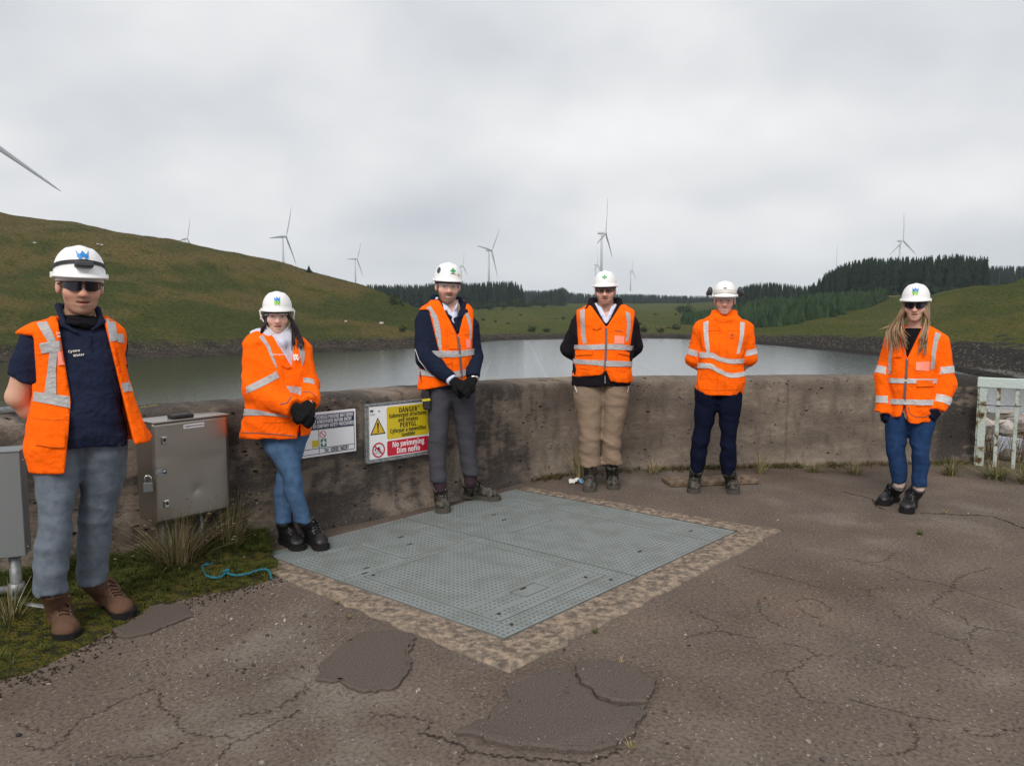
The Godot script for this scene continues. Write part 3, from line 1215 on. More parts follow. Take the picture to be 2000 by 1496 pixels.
func person_polo() -> Figure:
	var g := figure("man in an open orange vest over a navy polo shirt, wearing sunglasses and brown boots", 158, 1220)
	var skin := Color(0.58, 0.33, 0.235)
	var s := Sdf.new()
	s.col(g.rows([[628, 118, 190, -0.01, 0.06], [640, 94, 212, -0.01, 0.085], [655, 72, 234, -0.01, 0.105], [700, 70, 238, 0.0, 0.125], [760, 80, 236, 0.01, 0.13], [820, 78, 238, 0.02, 0.142], [874, 76, 246, 0.015, 0.137]]), 2.3)
	var sh := g.lp(70, 672, -0.02)
	var el := g.lp(33, 775, -0.05)
	var wr := g.lp(105, 848, -0.17)
	var sh2 := g.lp(216, 674, -0.03)
	var el2 := g.lp(218, 778, -0.14)
	var wr2 := g.lp(190, 850, -0.19)
	s.cap(sh, sh.lerp(el, 0.66), 0.074, 0.077, true)
	s.cap(sh2, sh2.lerp(el2, 0.66), 0.068, 0.068, true)
	cloth(s, 5, 0.009, Vector3(4, 8, 4), [[g.lp(158, 860).y, 0.1, 0.7]])
	garment(g, "polo_shirt", s, "navy")
	# vest
	var v := Sdf.new()
	g.vest = v
	v.k = 0.02
	v.col(g.rows([[620, 100, 206, -0.01, 0.08], [631, 58, 224, -0.01, 0.115], [645, 36, 238, -0.01, 0.13], [670, 44, 243, -0.005, 0.143], [710, 56, 244, 0.0, 0.153], [770, 60, 258, 0.01, 0.158], [830, 50, 276, 0.02, 0.168], [868, 52, 291, 0.02, 0.17], [930, 55, 300, 0.02, 0.17]]), 2.4)
	v.cap(g.lp(66, 636, -0.02), g.lp(32, 650, -0.02), 0.018, 0.012)
	cloth(v, 6, 0.009, Vector3(5, 3, 5), [[g.lp(158, 880).y, 0.12, 0.8]])
	var lo := half(g.lp(110, 612), g.lp(137, 775), 1.0)
	var lo2 := half(g.lp(138, 770), g.lp(124, 928), 1.0)
	var hi := half(g.lp(198, 615), g.lp(258, 862), -1.0)
	v.cuts = [[left_of(g, 68), below(g, 60, 655), above(g, 60, 748)],
		[lo, hi, front_of(-0.02), above(g, 150, 778)], [lo2, hi, front_of(-0.02), below(g, 150, 778)],
		[left_of(g, 170), below(g, 100, 923, 0.1)], [right_of(g, 168), below(g, 260, 866, 0.1)]]
	garment(g, "vest", v, "orange", 0.010)
	strip(g, "reflective_tape", P([65, 621, 80, 648, 93, 668, 95, 690, 92, 720, 84, 776]), P([86, 620, 98, 642, 107, 662, 111, 690, 108, 720, 109, 778]), "tape")
	strip(g, "reflective_tape", P([75, 671, 95, 667, 132, 664]), P([80, 691, 97, 688, 133, 684]), "tape", null, 0.0055)
	strip(g, "reflective_tape", P([59, 764, 95, 769, 135, 774]), P([57, 782, 95, 789, 136, 797]), "tape", null, 0.0055)
	strip(g, "reflective_tape", P([206, 622, 211, 650, 214, 668]), P([224, 624, 227, 645, 229, 664]), "tape")
	strip(g, "reflective_tape", P([228, 652, 241, 652]), P([229, 668, 242, 671]), "tape", null, 0.0055)
	strip(g, "reflective_tape", P([236, 749, 256, 744]), P([240, 766, 264, 763]), "tape", null, 0.0055)
	strip(g, "pink_card", P([111, 686, 135, 687]), P([112, 713, 135, 712]), "pink_card", null, 0.008)
	var pk = strip(g, "pocket", P([68, 800, 100, 804, 134, 808]), P([66, 868, 98, 873, 131, 874]), "orange", null, 0.012)
	bar(g, "flap_edge", P([68, 818, 100, 820, 135, 820]), 1.6, "seam", pk, 0.014)
	bar(g, "flap_edge", P([66, 868, 98, 873, 131, 874]), 1.6, "seam", pk, 0.014)
	strip(g, "pocket", P([226, 676, 240, 676]), P([238, 732, 251, 729]), "orange", null, 0.010)
	text_on(g, "breast_print", "Cymru", 143, 683, 6.4, "white_print", s, 0.12)
	text_on(g, "breast_print", "Water", 152, 690.5, 6.4, "white_print", s, 0.12)
	text_on(g, "breast_print", "Dŵr", 115, 649, 5.5, "white_print")
	text_on(g, "breast_print", "Wels", 118, 655, 5.5, "white_print")
	# placket, collar and neck warmer
	bar(g, "placket", P([176, 655, 178, 686]), 5.0, "navy_shell", null, 0.004, s)
	var c := Sdf.new()
	c.k = 0.02
	c.cap(g.lp(113, 598, -0.03), g.lp(124, 634, 0.075), 0.016, 0.013)
	c.cap(g.lp(122, 634, 0.08), g.lp(150, 650, 0.11), 0.013, 0.007)
	c.cap(g.lp(190, 604, -0.03), g.lp(196, 628, 0.06), 0.016, 0.015)
	c.cap(g.lp(198, 628, 0.065), g.lp(178, 645, 0.10), 0.014, 0.007)
	c.cap(g.lp(113, 598, -0.05), g.lp(188, 602, -0.07), 0.014, 0.014)
	garment(g, "collar", c, "navy", 0.008)
	var w := Sdf.new()
	w.ell(g.lp(150, 630, 0.005), Vector3(0.082, 0.035, 0.085))
	w.ell(g.lp(168, 638, 0.055), Vector3(0.04, 0.022, 0.04))
	cloth(w, 9, 0.012, Vector3(6, 25, 6))
	garment(g, "neck_warmer", w, "black_cloth", 0.009)
	# legs
	var l := legs(g, [[866, 66, 168, 0.0, 0.12], [900, 63, 161, 0.02, 0.118], [950, 66, 152, 0.04, 0.105], [1000, 76, 142, 0.07, 0.088], [1030, 73, 141, 0.08, 0.085], [1080, 66, 136, 0.09, 0.08], [1130, 64, 131, 0.10, 0.076], [1160, 66, 130, 0.10, 0.07]],
		[[866, 148, 247, -0.01, 0.12], [900, 150, 248, -0.02, 0.118], [950, 156, 240, -0.04, 0.102], [1000, 154, 223, -0.06, 0.086], [1030, 152, 216, -0.07, 0.083], [1080, 150, 214, -0.09, 0.078], [1120, 150, 212, -0.10, 0.074], [1142, 152, 209, -0.10, 0.07]], "grey_jeans", 11, 0.008, 1020, 1125)
	boots(g, Vector2(134, 1254), Vector2(94, 1172), Vector2(250, 1210), Vector2(160, 1158), g.lp(102, 1148, 0.10), g.lp(179, 1130, -0.10), "brown_leather", "sole", "lace", 0.315, 1.12)
	# body
	set_head(g, 151, 615, 481, 0.10, -0.03, 0.0, 0.02)
	build_head(g, {"skin": skin, "hair": Color(0.07, 0.04, 0.025), "lips": Color(0.34, 0.11, 0.09), "beard": 0.6, "beard_col": Color(0.13, 0.065, 0.04), "neck": 0.053, "fat": 1.08}, 0.0045)
	var u := Sdf.new()
	u.k = 0.03
	shrink(u, s, 0.7)
	shrink(u, l, 0.7)
	add_body(g, u, 0.03, skin)
	var arm := Sdf.new()
	arm.k = 0.02
	for q in [[sh, el, wr], [sh2, el2, wr2]]:
		arm.cap(q[0], q[0].lerp(q[1], 0.5), 0.055, 0.058)
		arm.cap(q[0].lerp(q[1], 0.5), q[1], 0.060, 0.050)
		arm.cap(q[1], q[1].lerp(q[2], 0.3), 0.050, 0.050)
		arm.cap(q[1].lerp(q[2], 0.3), q[2], 0.050, 0.031)
	hand(arm, wr, Vector3(1, -0.25, -0.1), Vector3(0, -0.3, 1), 1.0, 0.5)
	hand(arm, wr2, Vector3(-1, -0.3, -0.1), Vector3(0, -0.3, 1), -1.0, 0.5)
	add_body(g, arm, 0.010, skin)
	finish_body(g)
	glasses(g, "dark_lens", "black_plastic", 1.12, 0.001)
	var hm = helmet(g, {"peak": 0.03})
	on_helmet(g, hm, "emblem_upper", [w_poly(0.126, 0.0024)], "emblem_blue", 0.004)
	# head torch on a strap
	var st := new_st()
	var row0 := []
	for i in 25:
		var a := lerpf(-1.75, 1.75, i / 24.0)
		row0.append([a, 0.22 - 0.16 * pow(absf(a) / 1.75, 2.0)])
	for i in 24:
		var q := []
		for e in [[0, 0.0], [1, 0.0], [1, 0.10], [0, 0.10]]:
			var p := helm_pt(row0[i + e[0]][0], row0[i + e[0]][1] + e[1], 0.0)
			q.append(g.head * (p + Vector3(p.x, 0.0, p.z).normalized() * 0.004))
		quad(st, q[0], q[1], q[2], q[3])
	obj("torch_strap", done(st, true), M.black_plastic, hm)
	obj("torch_lamp", box_mesh(g.head * Vector3(0, 0.086, 0.136), Vector3(0.072, 0.026, 0.034) * 1.1, g.head.basis.orthonormalized() * Basis(Vector3.RIGHT, -0.25), 0.008), M.grey_plastic, hm)
	return g

func person_hoodie() -> Figure:
	var g := figure("woman leaning on the wall with legs crossed, white helmet with chin strap and grey hoodie", 590, 1072)
	var skin := Color(0.68, 0.43, 0.34)
	var s := Sdf.new()
	g.vest = s
	s.k = 0.03
	s.col(g.rows([[648, 515, 572, -0.10, 0.05], [656, 502, 584, -0.10, 0.08], [670, 492, 596, -0.10, 0.105], [700, 490, 602, -0.09, 0.125], [750, 486, 606, -0.08, 0.14], [800, 480, 605, -0.06, 0.145], [845, 471, 606, -0.05, 0.145], [856, 470, 606, -0.05, 0.147]]), 2.3)
	var sh := g.lp(500, 678, -0.10)
	var el := g.lp(496, 766, -0.02)
	var wr := g.lp(572, 800, 0.16)
	var sh2 := g.lp(590, 690, -0.10)
	var el2 := g.lp(602, 757, -0.06)
	var wr2 := g.lp(606, 791, 0.12)
	s.cap(sh, el, 0.082, 0.072)
	s.cap(el, wr, 0.072, 0.060, true)
	s.cap(sh2, el2, 0.066, 0.058)
	s.cap(el2, wr2, 0.058, 0.056, true)
	cloth(s, 21, 0.010, Vector3(6, 7, 6), [[g.lp(500, 760).y, 0.08, 0.5]])
	s.cuts = [[half(g.lp(525, 645), g.lp(572, 725), 1.0), half(g.lp(578, 645), g.lp(568, 725), -1.0), front_of(-0.06)],
		[half(g.lp(584, 830), g.lp(578, 870), 1.0), half(g.lp(588, 800), g.lp(585, 870), -1.0), below(g, 585, 830), front_of(-0.05)]]
	garment(g, "jacket", s, "orange")
	strip(g, "jacket_tail", P([581, 838, 590, 836, 606, 836]), P([582, 850, 592, 864, 607, 852]), "orange", null, 0.02)
	# hoodie beneath
	var h := Sdf.new()
	h.k = 0.025
	h.col(g.rows([[644, 520, 568, -0.10, 0.06], [656, 510, 578, -0.10, 0.085], [700, 505, 590, -0.09, 0.108], [740, 505, 590, -0.08, 0.12]]), 2.2)
	h.cap(g.lp(496, 656, -0.17), g.lp(520, 654, -0.10), 0.026, 0.030)
	h.cap(g.lp(520, 652, -0.08), g.lp(548, 672, 0.0), 0.026, 0.018)
	h.cap(g.lp(574, 656, -0.10), g.lp(554, 676, 0.0), 0.026, 0.018)
	h.cap(g.lp(502, 656, -0.18), g.lp(570, 660, -0.19), 0.03, 0.028)
	cloth(h, 22, 0.010, Vector3(9, 5, 9))
	garment(g, "hoodie", h, "hoodie", 0.009)
	for q in [[553, 668, 557, 692], [559, 668, 563, 697]]:
		bar(g, "drawstring", P(q), 1.6, "hoodie", null, 0.007, h)
	# tape
	band(g, [[470, 802, 817], [505, 798, 813], [570, 809, 814], [606, 806, 816]], "tape")
	strip(g, "reflective_tape", P([480, 759, 500, 749, 522, 738, 540, 728]), P([481, 772, 502, 763, 526, 751, 545, 741]), "tape")
	strip(g, "reflective_tape", P([591, 741, 602, 741, 613, 745]), P([592, 750, 603, 751, 614, 754]), "tape")
	strip(g, "reflective_tape", P([505, 661, 521, 682, 530, 705, 539, 723]), P([513, 657, 527, 680, 534, 700, 541, 720]), "tape")
	strip(g, "reflective_tape", P([580, 672, 584, 690, 590, 718]), P([590, 676, 595, 692, 594, 708]), "tape")
	strip(g, "reflective_tape", P([558, 757, 577, 758, 588, 760]), P([567, 770, 580, 773, 587, 775]), "tape")
	strip(g, "pocket_flap", P([547, 706, 556, 714, 568, 718]), P([549, 716, 560, 722, 569, 720]), "orange", null, 0.012)
	bar(g, "pocket_edge", P([548, 716, 560, 722, 569, 720]), 1.2, "seam", null, 0.014)
	bar(g, "pocket_edge", P([549, 712, 554, 750]), 1.0, "seam", null, 0.005)
	bar(g, "pocket_edge", P([512, 829, 569, 828]), 1.2, "seam", null, 0.005)
	bar(g, "hem_piping", P([471, 848, 520, 850, 575, 855]), 1.6, "zip", null, 0.004)
	bar(g, "cuff_piping", P([546, 793, 560, 790, 569, 777]), 2.0, "zip", null, 0.005)
	bar(g, "cuff_piping", P([590, 769, 606, 769, 617, 778]), 1.6, "zip", null, 0.005)
	# white crest on the chest
	var st := new_st()
	for poly in [w_poly(703.5, 0.62, 578.0, -1.0), w_poly(697.5, 0.5, 577.0, -1.0)]:
		var pv := PackedVector2Array(poly)
		for i in Geometry2D.triangulate_polygon(pv):
			var d := g.ld(pv[i].x, pv[i].y)
			var hit = trace(s, Vector3(0, EYE, g.dist), d, g.dist - 0.5, g.dist + 0.5)
			st.add_vertex((hit if hit != null else g.lp(pv[i].x, pv[i].y, 0.02)) - d * 0.005)
	obj("chest_crest", done(st), M.white_print, g.root)
	text_on(g, "breast_print", "Dŵr Cymru", 544, 695, 4.0, "white_print")
	# jeans with crossed legs
	var l := legs(g, [[846, 506, 584, -0.06, 0.105], [880, 516, 581, -0.03, 0.095], [910, 536, 585, 0.0, 0.082], [938, 552, 589, 0.02, 0.07], [975, 560, 595, 0.02, 0.062], [1010, 572, 604, 0.0, 0.058], [1024, 574, 606, 0.0, 0.056]],
		[[846, 545, 605, -0.10, 0.10], [875, 552, 596, -0.09, 0.09], [910, 545, 585, -0.08, 0.075], [945, 538, 572, -0.07, 0.066], [980, 536, 568, -0.07, 0.060], [1024, 538, 570, -0.05, 0.056]], "blue_jeans", 23, 0.006, 938, 1015)
	bar(g, "side_seam", P([522, 870, 534, 900, 548, 932]), 0.8, "stitch", null, 0.002, l)
	bar(g, "side_seam", P([549, 950, 549, 985, 550, 1010]), 0.8, "stitch", null, 0.002, l)
	boots(g, Vector2(588, 1079), Vector2(545, 1056), Vector2(632, 1079), Vector2(593, 1050), g.lp(553, 1018, -0.05), g.lp(594, 1016, 0.0), "black_leather", "sole", "lace_black", 0.275, 0.98)
	# gloves
	var gl := Sdf.new()
	gl.k = 0.010
	hand(gl, g.lp(606, 792, 0.13), (g.lp(584, 812, 0.23) - g.lp(604, 794, 0.14)), Vector3(-0.2, -0.6, -0.6), 1.0, 0.55, 1.0, 1.25)
	garment(g, "glove", gl, "glove", 0.005)
	var gr := Sdf.new()
	gr.k = 0.010
	hand(gr, g.lp(576, 800, 0.18), (g.lp(598, 822, 0.19) - g.lp(576, 800, 0.16)), Vector3(0.6, -0.6, -0.4), -1.0, 0.55, 1.0, 1.25)
	garment(g, "glove", gr, "glove", 0.005)
	# body
	set_head(g, 540, 656, 573, 0.02, 0.0, 0.0, -0.08)
	build_head(g, {"skin": skin, "hair": Color(0.02, 0.012, 0.012), "lips": Color(0.42, 0.14, 0.13), "female": true, "neck": 0.043})
	var u := Sdf.new()
	shrink(u, s, 0.65)
	shrink(u, l, 0.7)
	add_body(g, u, 0.03, skin)
	finish_body(g)
	glasses(g, "clear_lens", "clear_frame", 1.15, 0.001)
	var hm = helmet(g, {"peak": 0.02, "cradle": "black_plastic"})
	emblem(g, hm, 0.105, 0.0021)
	for q in [-1.0, 1.0]:
		var st2 := new_st()
		add_tube(st2, smooth_line([g.head * Vector3(0.112 * q, 0.045, 0.0), g.head * Vector3(0.104 * q, 0.0, 0.01), g.head * Vector3(0.078 * q, -0.05, 0.03), g.head * Vector3(0.045 * q, -0.100, 0.055), g.head * Vector3(0.0, -0.118, 0.072)], 3), [0.005, 0.005, 0.005, 0.005, 0.005, 0.005, 0.005, 0.005, 0.005, 0.005, 0.005, 0.005, 0.005], 5)
		obj("chin_strap", done(st2, true), M.strap, hm)
		obj("strap_buckle", box_mesh(g.head * Vector3(0.104 * q, -0.004, 0.012), Vector3(0.012, 0.03, 0.018), g.head.basis.orthonormalized(), 0.003), M.strap, hm)
	var strands := []
	for i in 380:
		var a := g.rnd.randf_range(0.5, TAU - 0.5)
		var side := sin(a)
		var r0 := Vector3(side * 0.080, 0.05, -0.012 + cos(a) * 0.09)
		var w := g.rnd.randf()
		var p1 := Vector3(r0.x * 1.12, -0.01, r0.z * 1.05 - 0.01)
		var p2 := Vector3(r0.x * 1.15, -0.07, r0.z * 0.9)
		var p3 := Vector3(r0.x * 1.05, -0.13, r0.z * 0.8)
		if side > 0.25:
			p1 = Vector3(0.085 + 0.012 * w, -0.01, r0.z)
			p2 = Vector3(0.090 + 0.050 * w, -0.09, maxf(r0.z, -0.03) * 0.7 + 0.02)
			p3 = Vector3(0.085 + 0.085 * w, -0.17 - 0.06 * g.rnd.randf(), 0.05 + 0.05 * g.rnd.randf())
		elif side < -0.25:
			p2 = Vector3(-0.088 - 0.018 * w, -0.08, maxf(r0.z, -0.02) * 0.7)
			p3 = Vector3(-0.080 - 0.03 * w, -0.125 - 0.03 * g.rnd.randf(), 0.02)
		strands.append([g.head * r0, g.head * p1, g.head * p2, g.head * p3])
	for i in 26:
		var x := g.rnd.randf_range(-0.055, 0.06)
		strands.append([g.head * Vector3(x * 0.6 + 0.02, 0.085, 0.085), g.head * Vector3(x, 0.055, 0.088 - x * x * 6.0), g.head * Vector3(x * 1.15 + 0.004, 0.032 - absf(x) * 0.3, 0.082 - x * x * 7.0)])
	hair(g, strands, Color(0.012, 0.007, 0.008), Color(0.03, 0.016, 0.015))
	return g

# the two sleeveless vests share their marks
func vest_marks(g: Figure, tl: Array, tr: Array, b1: Array, b2: Array, zip: Array) -> void:
	strip(g, "reflective_tape", P(tl[0]), P(tl[1]), "tape")
	strip(g, "reflective_tape", P(tr[0]), P(tr[1]), "tape")
	band(g, b1)
	band(g, b2)
	bar(g, "zip", P(zip), 4.6, "zip", null, 0.007)

func person_softshell() -> Figure:
	var g := figure("man in orange vest over navy jacket, gloved hands clasped, one dusty boot turned out", 903, 992)
	var skin := Color(0.66, 0.40, 0.30)
	var j := Sdf.new()
	j.col(g.rows([[584, 852, 896, -0.02, 0.06], [596, 838, 912, -0.02, 0.09], [612, 822, 920, -0.02, 0.11], [640, 826, 924, -0.01, 0.125], [680, 830, 922, 0.0, 0.132], [720, 826, 920, 0.0, 0.135], [758, 830, 918, 0.0, 0.132]]), 2.3)
	var sh := g.lp(830, 634, -0.02)
	var el := g.lp(831, 702, 0.09)
	var wr := g.lp(880, 743, 0.23)
	var sh2 := g.lp(918, 640, -0.02)
	var el2 := g.lp(926, 700, -0.01)
	var wr2 := g.lp(925, 740, 0.14)
	j.cap(sh, el, 0.082, 0.072)
	j.cap(el, wr, 0.072, 0.050, true)
	j.cap(sh2, el2, 0.074, 0.062)
	j.cap(el2, wr2, 0.062, 0.050, true)
	cloth(j, 41, 0.009, Vector3(6, 6, 6))
	j.cuts = [[half(g.lp(858, 585), g.lp(887, 634), 1.0), half(g.lp(906, 585), g.lp(888, 634), -1.0), front_of(-0.02)]]
	garment(g, "jacket", j, "navy_shell")
	var c := Sdf.new()
	c.k = 0.02
	c.cap(g.lp(848, 584, -0.06), g.lp(852, 608, 0.06), 0.022, 0.016, false)
	c.cap(g.lp(852, 608, 0.065), g.lp(880, 622, 0.10), 0.022, 0.012)
	c.cap(g.lp(896, 588, -0.06), g.lp(908, 612, 0.05), 0.022, 0.018)
	c.cap(g.lp(908, 612, 0.055), g.lp(890, 628, 0.10), 0.024, 0.012)
	c.cap(g.lp(890, 626, 0.105), g.lp(893, 650, 0.13), 0.014, 0.010)
	c.cap(g.lp(848, 584, -0.06), g.lp(896, 588, -0.08), 0.022, 0.022)
	garment(g, "jacket_collar", c, "navy_shell", 0.008)
	var w := Sdf.new()
	w.k = 0.015
	w.cap(g.lp(853, 586, 0.0), g.lp(870, 608, 0.085), 0.014, 0.012)
	w.cap(g.lp(892, 590, 0.0), g.lp(888, 606, 0.08), 0.014, 0.012)
	w.cap(g.lp(880, 606, 0.025), g.lp(886, 636, 0.065), 0.055, 0.040)
	w.ell(g.lp(876, 600, -0.01), Vector3(0.075, 0.03, 0.07))
	w.cuts = [[half(g.lp(864, 584), g.lp(883, 614), 1.0), half(g.lp(896, 584), g.lp(884, 614), -1.0), front_of(0.0)]]
	garment(g, "shirt", w, "shirt", 0.008)
	# vest
	var v := Sdf.new()
	g.vest = v
	v.col(g.rows([[590, 842, 906, -0.02, 0.085], [602, 824, 918, -0.02, 0.118], [616, 812, 924, -0.02, 0.132], [645, 822, 926, -0.01, 0.142], [680, 828, 925, 0.0, 0.148], [720, 820, 922, 0.0, 0.152], [766, 817, 920, 0.0, 0.154]]), 2.4)
	cloth(v, 42, 0.008, Vector3(6, 5, 6), [[g.lp(870, 745).y, 0.1, 0.6]])
	v.cuts = [[half(g.lp(856, 585), g.lp(893, 655), 1.0), half(g.lp(914, 585), g.lp(895, 655), -1.0), front_of(-0.03)],
		[half(g.lp(836, 600), g.lp(850, 655), -1.0), above(g, 840, 690), below(g, 840, 608)],
		[half(g.lp(925, 620), g.lp(922, 700), 1.0), above(g, 925, 700)],
		[half(g.lp(817, 752), g.lp(873, 764), 1.0) if false else Plane(Vector3(-0.20, 0.98, 0).normalized(), Vector3(-0.20, 0.98, 0).normalized().dot(g.lp(850, 760, 0.12))), left_of(g, 884)],
		[Plane(Vector3(0.30, 0.95, 0).normalized(), Vector3(0.30, 0.95, 0).normalized().dot(g.lp(905, 748, 0.12))), right_of(g, 900)]]
	garment(g, "vest", v, "orange", 0.010)
	vest_marks(g, [[832, 604, 845, 625, 850, 650, 852, 690], [840, 600, 854, 620, 860, 645, 863, 690]], [[908, 615, 915, 635, 918, 655, 917, 668], [914, 613, 920, 630, 922, 645, 921, 665]],
		[[828, 687, 699], [860, 687, 700], [900, 687, 699], [922, 683, 695]], [[818, 722, 733], [850, 727, 738], [890, 727, 739], [920, 722, 733]], [893, 652, 897, 680, 900, 715, 902, 742])
	strip(g, "pocket", P([873, 643, 889, 642]), P([876, 684, 894, 684]), "orange", null, 0.010)
	bar(g, "pocket_flap_edge", P([872, 646, 880, 654, 890, 654]), 1.2, "seam", null, 0.012)
	bar(g, "pocket_edge", P([874, 648, 876, 684]), 1.0, "seam", null, 0.011)
	bar(g, "pocket_edge", P([863, 714, 882, 713]), 1.2, "seam", null, 0.006)
	bar(g, "pocket_edge", P([882, 702, 883, 726]), 1.0, "seam", null, 0.006)
	bar(g, "ring_loop", P([865, 673, 866, 681, 871, 682, 872, 674]), 1.2, "seam", null, 0.006)
	strip(g, "card_pocket", P([910, 666, 919, 665]), P([911, 683, 919, 682]), "pink_card", null, 0.006)
	bar(g, "breast_print", P([907, 656.5, 916, 656]), 0.9, "dark_print", null, 0.006)
	bar(g, "side_piping", P([809, 680, 818, 706, 835, 728, 850, 740]), 1.0, "white_print", null, 0.004, j)
	# legs
	var l := legs(g, [[752, 836, 890, 0.0, 0.12], [780, 835, 886, 0.0, 0.115], [815, 836, 877, 0.02, 0.095], [850, 838, 873, 0.04, 0.08], [882, 836, 870, 0.04, 0.075], [918, 840, 870, 0.05, 0.066], [944, 843, 872, 0.06, 0.060]],
		[[752, 872, 928, -0.01, 0.12], [780, 880, 928, -0.01, 0.115], [815, 887, 928, -0.03, 0.095], [850, 893, 928, -0.05, 0.08], [882, 896, 929, -0.07, 0.073], [905, 900, 931, -0.08, 0.066], [930, 905, 934, -0.09, 0.060]], "grey_trousers", 43, 0.006, 850, 925)
	for q in 2:
		var so := Sdf.new()
		if q == 0: so.cap(g.lp(858, 938, 0.06), g.lp(860, 956, 0.06), 0.052, 0.050)
		else: so.cap(g.lp(920, 924, -0.09), g.lp(918, 944, -0.09), 0.052, 0.050)
		garment(g, "sock", so, "maroon", 0.01)
	boots(g, Vector2(866, 1006), Vector2(856, 972), Vector2(976, 980), Vector2(902, 974), g.lp(859, 952, 0.06), g.lp(914, 940, -0.09), "dusty_leather", "sole_dusty", "lace_black", 0.315, 1.08)
	# gloves, cuffs and watch
	var gl := Sdf.new()
	gl.k = 0.010
	hand(gl, g.lp(885, 746, 0.245), g.lp(914, 766, 0.26) - g.lp(884, 746, 0.24), Vector3(0.3, -0.7, -0.5), -1.0, 0.35, 1.05, 1.3)
	garment(g, "glove", gl, "glove", 0.005)
	var gr := Sdf.new()
	gr.k = 0.010
	hand(gr, g.lp(924, 744, 0.17), g.lp(902, 764, 0.20) - g.lp(924, 744, 0.17), Vector3(-0.3, -0.6, -0.5), 1.0, 0.35, 1.05, 1.25)
	garment(g, "glove", gr, "glove", 0.005)
	var cu := Sdf.new()
	cu.cap(wr.lerp(el, 0.06), wr + (wr - el).normalized() * 0.022, 0.042, 0.042, true)
	garment(g, "shirt_cuff", cu, "shirt", 0.007)
	var wa := Sdf.new()
	wa.cap(wr2, wr2 + (wr2 - el2).normalized() * 0.025, 0.040, 0.040, true)
	garment(g, "watch", wa, "chrome", 0.006)
	# body
	set_head(g, 874, 596, 516, 0.12, -0.04, 0.0, 0.01)
	build_head(g, {"skin": skin, "hair": Color(0.05, 0.03, 0.02), "lips": Color(0.40, 0.15, 0.12), "smile": true, "beard": 0.95, "beard_col": Color(0.13, 0.062, 0.035), "neck": 0.051, "fat": 1.06})
	var u := Sdf.new()
	shrink(u, j, 0.65)
	shrink(u, l, 0.7)
	add_body(g, u, 0.03, skin)
	finish_body(g)
	glasses(g, "clear_lens", "clear_frame", 1.05, 0.001)
	var hm = helmet(g, {"peak": 0.022, "cradle": "black_plastic"})
	cross_mark(g, hm, 0.108, 0.022, 0.0062)
	on_helmet(g, hm, "red_strip_mark", [P([0.004, 0.086, 0.042, 0.083, 0.042, 0.087, 0.004, 0.090])], "dark_print", 0.004)
	var ring := []
	for i in 14: ring.append(Vector2(-0.035 + cos(TAU * i / 14.0) * 0.016, 0.110 + sin(TAU * i / 14.0) * 0.022))
	on_helmet(g, hm, "round_sticker", [ring], "grey_plastic", 0.004, -0.55)
	on_helmet(g, hm, "yellow_sticker", [P([0.052, 0.082, 0.072, 0.074, 0.072, 0.084, 0.052, 0.092])], "sign_yellow", 0.005)
	return g

func radio(g: Figure) -> void:
	var p := g.o + g.basis * g.lp(832, 776, 0.10)
	var t := thing("two_way_radio", "black handheld radio with yellow stripe clipped at the softshell man's hip", "radio", p)
	t.basis = g.basis * Basis(Vector3.BACK, 0.10)
	obj("case", box_mesh(Vector3(0, -0.02, 0), Vector3(0.062, 0.15, 0.04), Basis.IDENTITY, 0.008), M.black_plastic, t)
	obj("stripe", box_mesh(Vector3(0, -0.018, 0.018), Vector3(0.063, 0.018, 0.008), Basis.IDENTITY, 0.001), M.sign_yellow, t)
	obj("antenna", tube_mesh([Vector3(-0.018, 0.05, 0), Vector3(-0.020, 0.13, 0), Vector3(-0.024, 0.20, 0)], 0.006, 6), M.black_plastic, t)
	obj("knob", tube_mesh([Vector3(0.016, 0.05, 0), Vector3(0.016, 0.068, 0)], 0.008, 8), M.grey_plastic, t)

